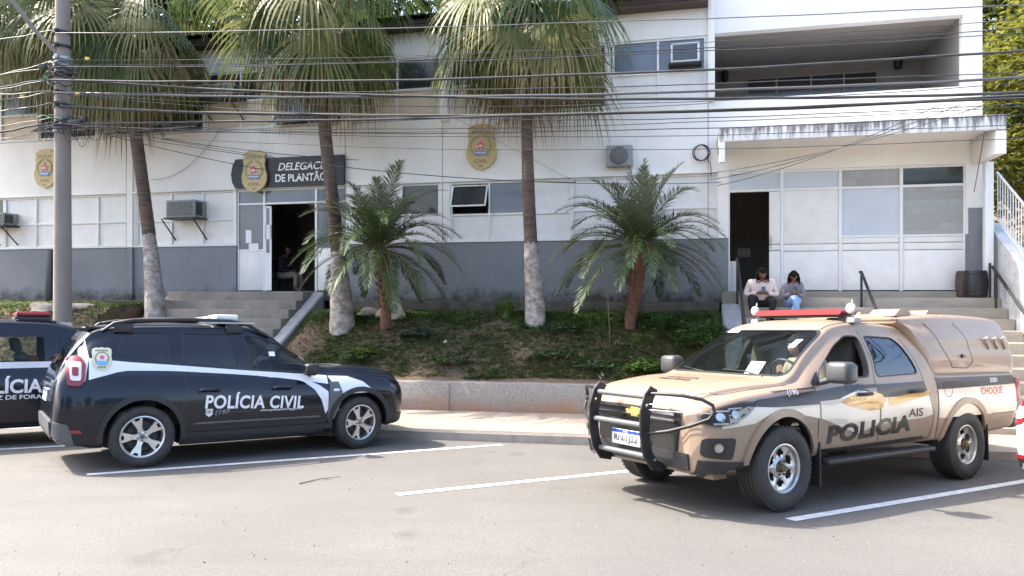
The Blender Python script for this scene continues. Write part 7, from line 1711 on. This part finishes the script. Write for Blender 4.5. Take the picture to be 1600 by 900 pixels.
def seated(M4, label, top, trousers, shoe, skin, wd=1.0, lean=.22, size=1.0, knees=((-.17, -.36, .14), (.17, -.36, .14)), ankles=((-.15, -.30, -.20), (.13, -.30, -.20)), wrists=((-.07, -.36, .22), (.07, -.36, .22)), elbows=((-.27, -.20, .22), (.27, -.20, .22)), look=0, tilt=.5, hair='long', phone=True, toes=(0, -.17, -.03), handed=True, show_shoes=True, headz=0):
    root = empty('person'); root.matrix_world = M4; tag(root, label, 'person'); V3 = Vector; S = size
    sh_ = .175 * wd; P = {}
    P['pelvis'] = V3((0, 0, .10)); P['spine'] = V3((0, -.03 - lean * .15, .26)); P['chest'] = V3((0, -lean * .5, .42)); P['neck'] = V3((0, -lean * .72, .545)); P['skull'] = V3((0, -lean * .85 - .01, .62 + headz))
    names = ['pelvis', 'spine', 'chest', 'neck', 'skull']; pts = [P[k] * S for k in names]; rad = [(.155 * wd, .12 * wd), (.13 * wd, .105 * wd), (.14 * wd, .10 * wd), .055, .05]; ed = [(0, 1), (1, 2), (2, 3), (3, 4)]
    tops_p, tops_r, tops_e = list(pts[:4]), [(.165 * wd, .135 * wd), (.155 * wd, .13 * wd), (.158 * wd, .118 * wd), .072], [(0, 1), (1, 2), (2, 3)]
    leg_p, leg_r, leg_e = [pts[0] + V3((0, 0, .03)), pts[0] - V3((0, 0, .02))], [.165 * wd, .165 * wd], [(0, 1)]
    for i, sd in enumerate((-1, 1)):
        b = len(pts); s0 = V3((sd * sh_, -lean * .52, .49)) * S
        pts += [s0, V3(elbows[i]) * S, V3(wrists[i]) * S]; rad += [.055, .042, .026]; ed += [(2, b), (b, b + 1), (b + 1, b + 2)]
        t = len(tops_p); wq = V3(elbows[i]).lerp(V3(wrists[i]), .9) * S; tops_p += [s0, V3(elbows[i]) * S, wq]; tops_r += [.073 * (.6 + .4 * wd), .058 * (.6 + .4 * wd), .036]; tops_e += [(2, t), (t, t + 1), (t + 1, t + 2)]
        b = len(pts); h_ = V3((sd * .09 * wd, -.03, .085)) * S; k_, a_ = V3(knees[i]) * S, V3(ankles[i]) * S
        pts += [h_, k_, a_, a_ + V3(toes) * S * .7]; rad += [.085 * wd, .058, .036, .03]; ed += [(0, b), (b, b + 1), (b + 1, b + 2), (b + 2, b + 3)]
        t = len(leg_p); leg_p += [h_, h_.lerp(k_, .5), k_, k_.lerp(a_, .93)]; leg_r += [.105 * wd, .092 * (.5 + .5 * wd), .072 * (.6 + .4 * wd), .052]; leg_e += [(1, t), (t, t + 1), (t + 1, t + 2), (t + 2, t + 3)]
    mb = MB(); v, f = skinned(pts, ed, rad); mb.add(v, f)
    hc = P['skull'] * S + V3((0, -.02 - .05 * sin(tilt), .095 * cos(tilt) * S)); hm = head_mesh(mb, hc, look, tilt, S)
    if handed:
        for i, sd in enumerate((-1, 1)):
            w_ = V3(wrists[i]) * S; e_ = V3(elbows[i]) * S; d = (w_ - e_).normalized(); hand(mb, w_ - d * .01, w_ + (d + V3((-sd * .5, -.1, .1))).normalized() * .1, (-sd, 0, .5), S * .95, 0, sd)
    mb.build('body', [skin, 'hair', M('lips', (.20, .06, .05), .5)], root, smooth=70)
    mb = MB(); v, f = skinned(tops_p, tops_e, tops_r)
    mb.add([p + V3((1, 1, 1)) * .004 * mnoise.noise(p * 16) for p in v], f); mb.build('top', top, root, smooth=80)
    mb = MB(); v, f = skinned(leg_p, leg_e, leg_r, root=1); mb.add([p + V3((1, 1, 1)) * .004 * mnoise.noise(p * 14) for p in v], f); mb.build('trousers', trousers, root, smooth=80)
    if show_shoes:
        for a_ in ankles:
            a_ = V3(a_) * S; mb = MB(); mb.tube([a_ + V3((0, .06, -.045)), a_ + V3((0, .0, -.035)), a_ + V3(toes) * .55 * S + V3((0, 0, -.025)), a_ + V3(toes) * S + V3((0, 0, -.03))], [.03, .042, .040, .022], 10); mb.build('shoe', shoe, root, smooth=60)
    # hair
    bm = bmesh.new(); bmesh.ops.create_uvsphere(bm, u_segments=24, v_segments=18, radius=1); out = []
    for q in bm.verts:
        x, y, z = q.co; face = y < -.30 and z < .42
        k = 1.16 if not face else .86
        X, Y, Z = x * .078 * k, y * .098 * k + .006, z * .118 * (1.10 if not face else .9)
        if hair == 'long' and z < .1 and not face: X *= 1.25 + .25 * (-z if z < 0 else 0); Z -= .05 * max(0, -z); Y += .01
        n_ = mnoise.noise(Vector((x * 3, y * 3, z * 3))) * .006; out.append(hm @ Vector((X + n_, Y + n_, Z)))
    mb = MB(); mb.add(out, [[q.index for q in f.verts] for f in bm.faces]); bm.free()
    if hair == 'long':
        random.seed(5)
        for i in range(46):
            a = radians(random.uniform(-8, 188)); x, y = cos(a), sin(a); L_ = random.uniform(.12, .2)
            p0 = hm @ Vector((x * .082, y * .10 + .006, .02)); p1 = p0 + V3((x * .03, y * .02 - .005, -L_ * .5)); p2 = p0 + V3((x * .035, y * .02 - .01, -L_)); mb.tube([p0, p1, p2], [.016, .015, .004], 5)
    mb.build('hair', 'hair', root, smooth=70)
    return root
def phone_at(M4, p, lab):
    o = MB(); o.box(-.036, .036, -.005, .005, -.072, .072, bev=.006); o.box(-.032, .032, .0055, .006, -.066, .066, 1); o = o.build('mobile_phone', ['phone', 'screen'], None, smooth=40); o.matrix_world = M4 @ Matrix.Translation(p) @ Matrix.Rotation(radians(-40), 4, 'X'); tag(o, lab, 'phone')
def on_facade(px, o, z, rot=0): return Matrix.Translation(FW(fs(px, o), o, z)) @ Matrix.Rotation(-FA + rot, 4, 'Z')
MA = on_facade(1189, .66, -.300)
seated(MA, 'woman in a cream top and dark trousers on the steps looking at a phone', 'sweater', 'dark_pants', 'shoe', 'skin', wd=1.28, lean=.30, size=.93, knees=((-.22, -.36, .22), (.20, -.40, .15)), ankles=((-.20, -.30, -.13), (.17, -.33, -.13)), elbows=((-.31, -.14, .24), (.31, -.14, .24)), wrists=((-.07, -.33, .29), (.07, -.33, .29)), look=.12, tilt=.62, headz=-.02)
phone_at(MA, (0.01, -.38, .33), 'greenish phone held by the woman in the cream top')
MB2 = on_facade(1237, .66, -.300)
seated(MB2, 'slim woman in grey lilac top and light jeans on the steps, head bowed', 'hoodie', 'denim', 'shoe_dark', 'skin', wd=.92, lean=.30, size=.86, knees=((.02, -.40, .22), (.09, -.36, .17)), ankles=((.07, -.34, -.12), (-.02, -.30, -.12)), elbows=((-.22, -.20, .22), (.22, -.20, .22)), wrists=((-.05, -.33, .30), (.08, -.33, .30)), look=-.1, tilt=.9)
phone_at(MB2, (.02, -.36, .32), 'dark phone held by the woman in the grey lilac top')
MC = on_facade(440, -.9, .30, radians(90))
seated(MC, 'man in a dark shirt and khaki trousers sitting inside the left doorway', 'navy', 'khaki', 'shoe_dark', 'skin', wd=1.1, lean=.12, size=1.0, knees=((-.12, -.46, .10), (.12, -.46, .10)), ankles=((-.12, -.44, -.25), (.12, -.44, -.25)), wrists=((-.06, -.34, .18), (.06, -.34, .18)), elbows=((-.24, -.10, .22), (.24, -.10, .22)), tilt=.1, hair='short')
ch = empty('chair'); ch.matrix_world = MC; tag(ch, 'dark chair under the man inside the left doorway', 'chair')
mb = MB(); mb.box(-.22, .22, -.24, .22, -.03, .0, bev=.01); mb.build('seat', 'black', ch); mb = MB(); mb.box(-.22, .22, .20, .23, .15, .48, bev=.01); mb.build('backrest', 'black', ch)
for x in (-.2, .2):
    for y in (-.22, .21): mb = MB(); mb.tube([(x, y, -.02), (x, y, -.30)], .012, 6); mb.build('leg', 'iron', ch)
MD = T.M @ Matrix.Translation((1.98, .42, .80)) @ Matrix.Rotation(radians(90), 4, 'Z')
seated(MD, 'driver seated at the wheel of the tan pickup, seen through the open side window', 'khaki', 'khaki', 'shoe_dark', 'skin_light', wd=1.08, lean=.26, size=.96, knees=((-.12, -.46, .12), (.12, -.46, .12)), ankles=((-.12, -.70, -.18), (.12, -.70, -.18)), wrists=((-.15, -.40, .42), (.12, -.36, .36)), elbows=((-.25, -.18, .30), (.25, -.12, .22)), look=-.5, tilt=.25, hair='short', headz=-.02)
bpy.context.view_layer.update()
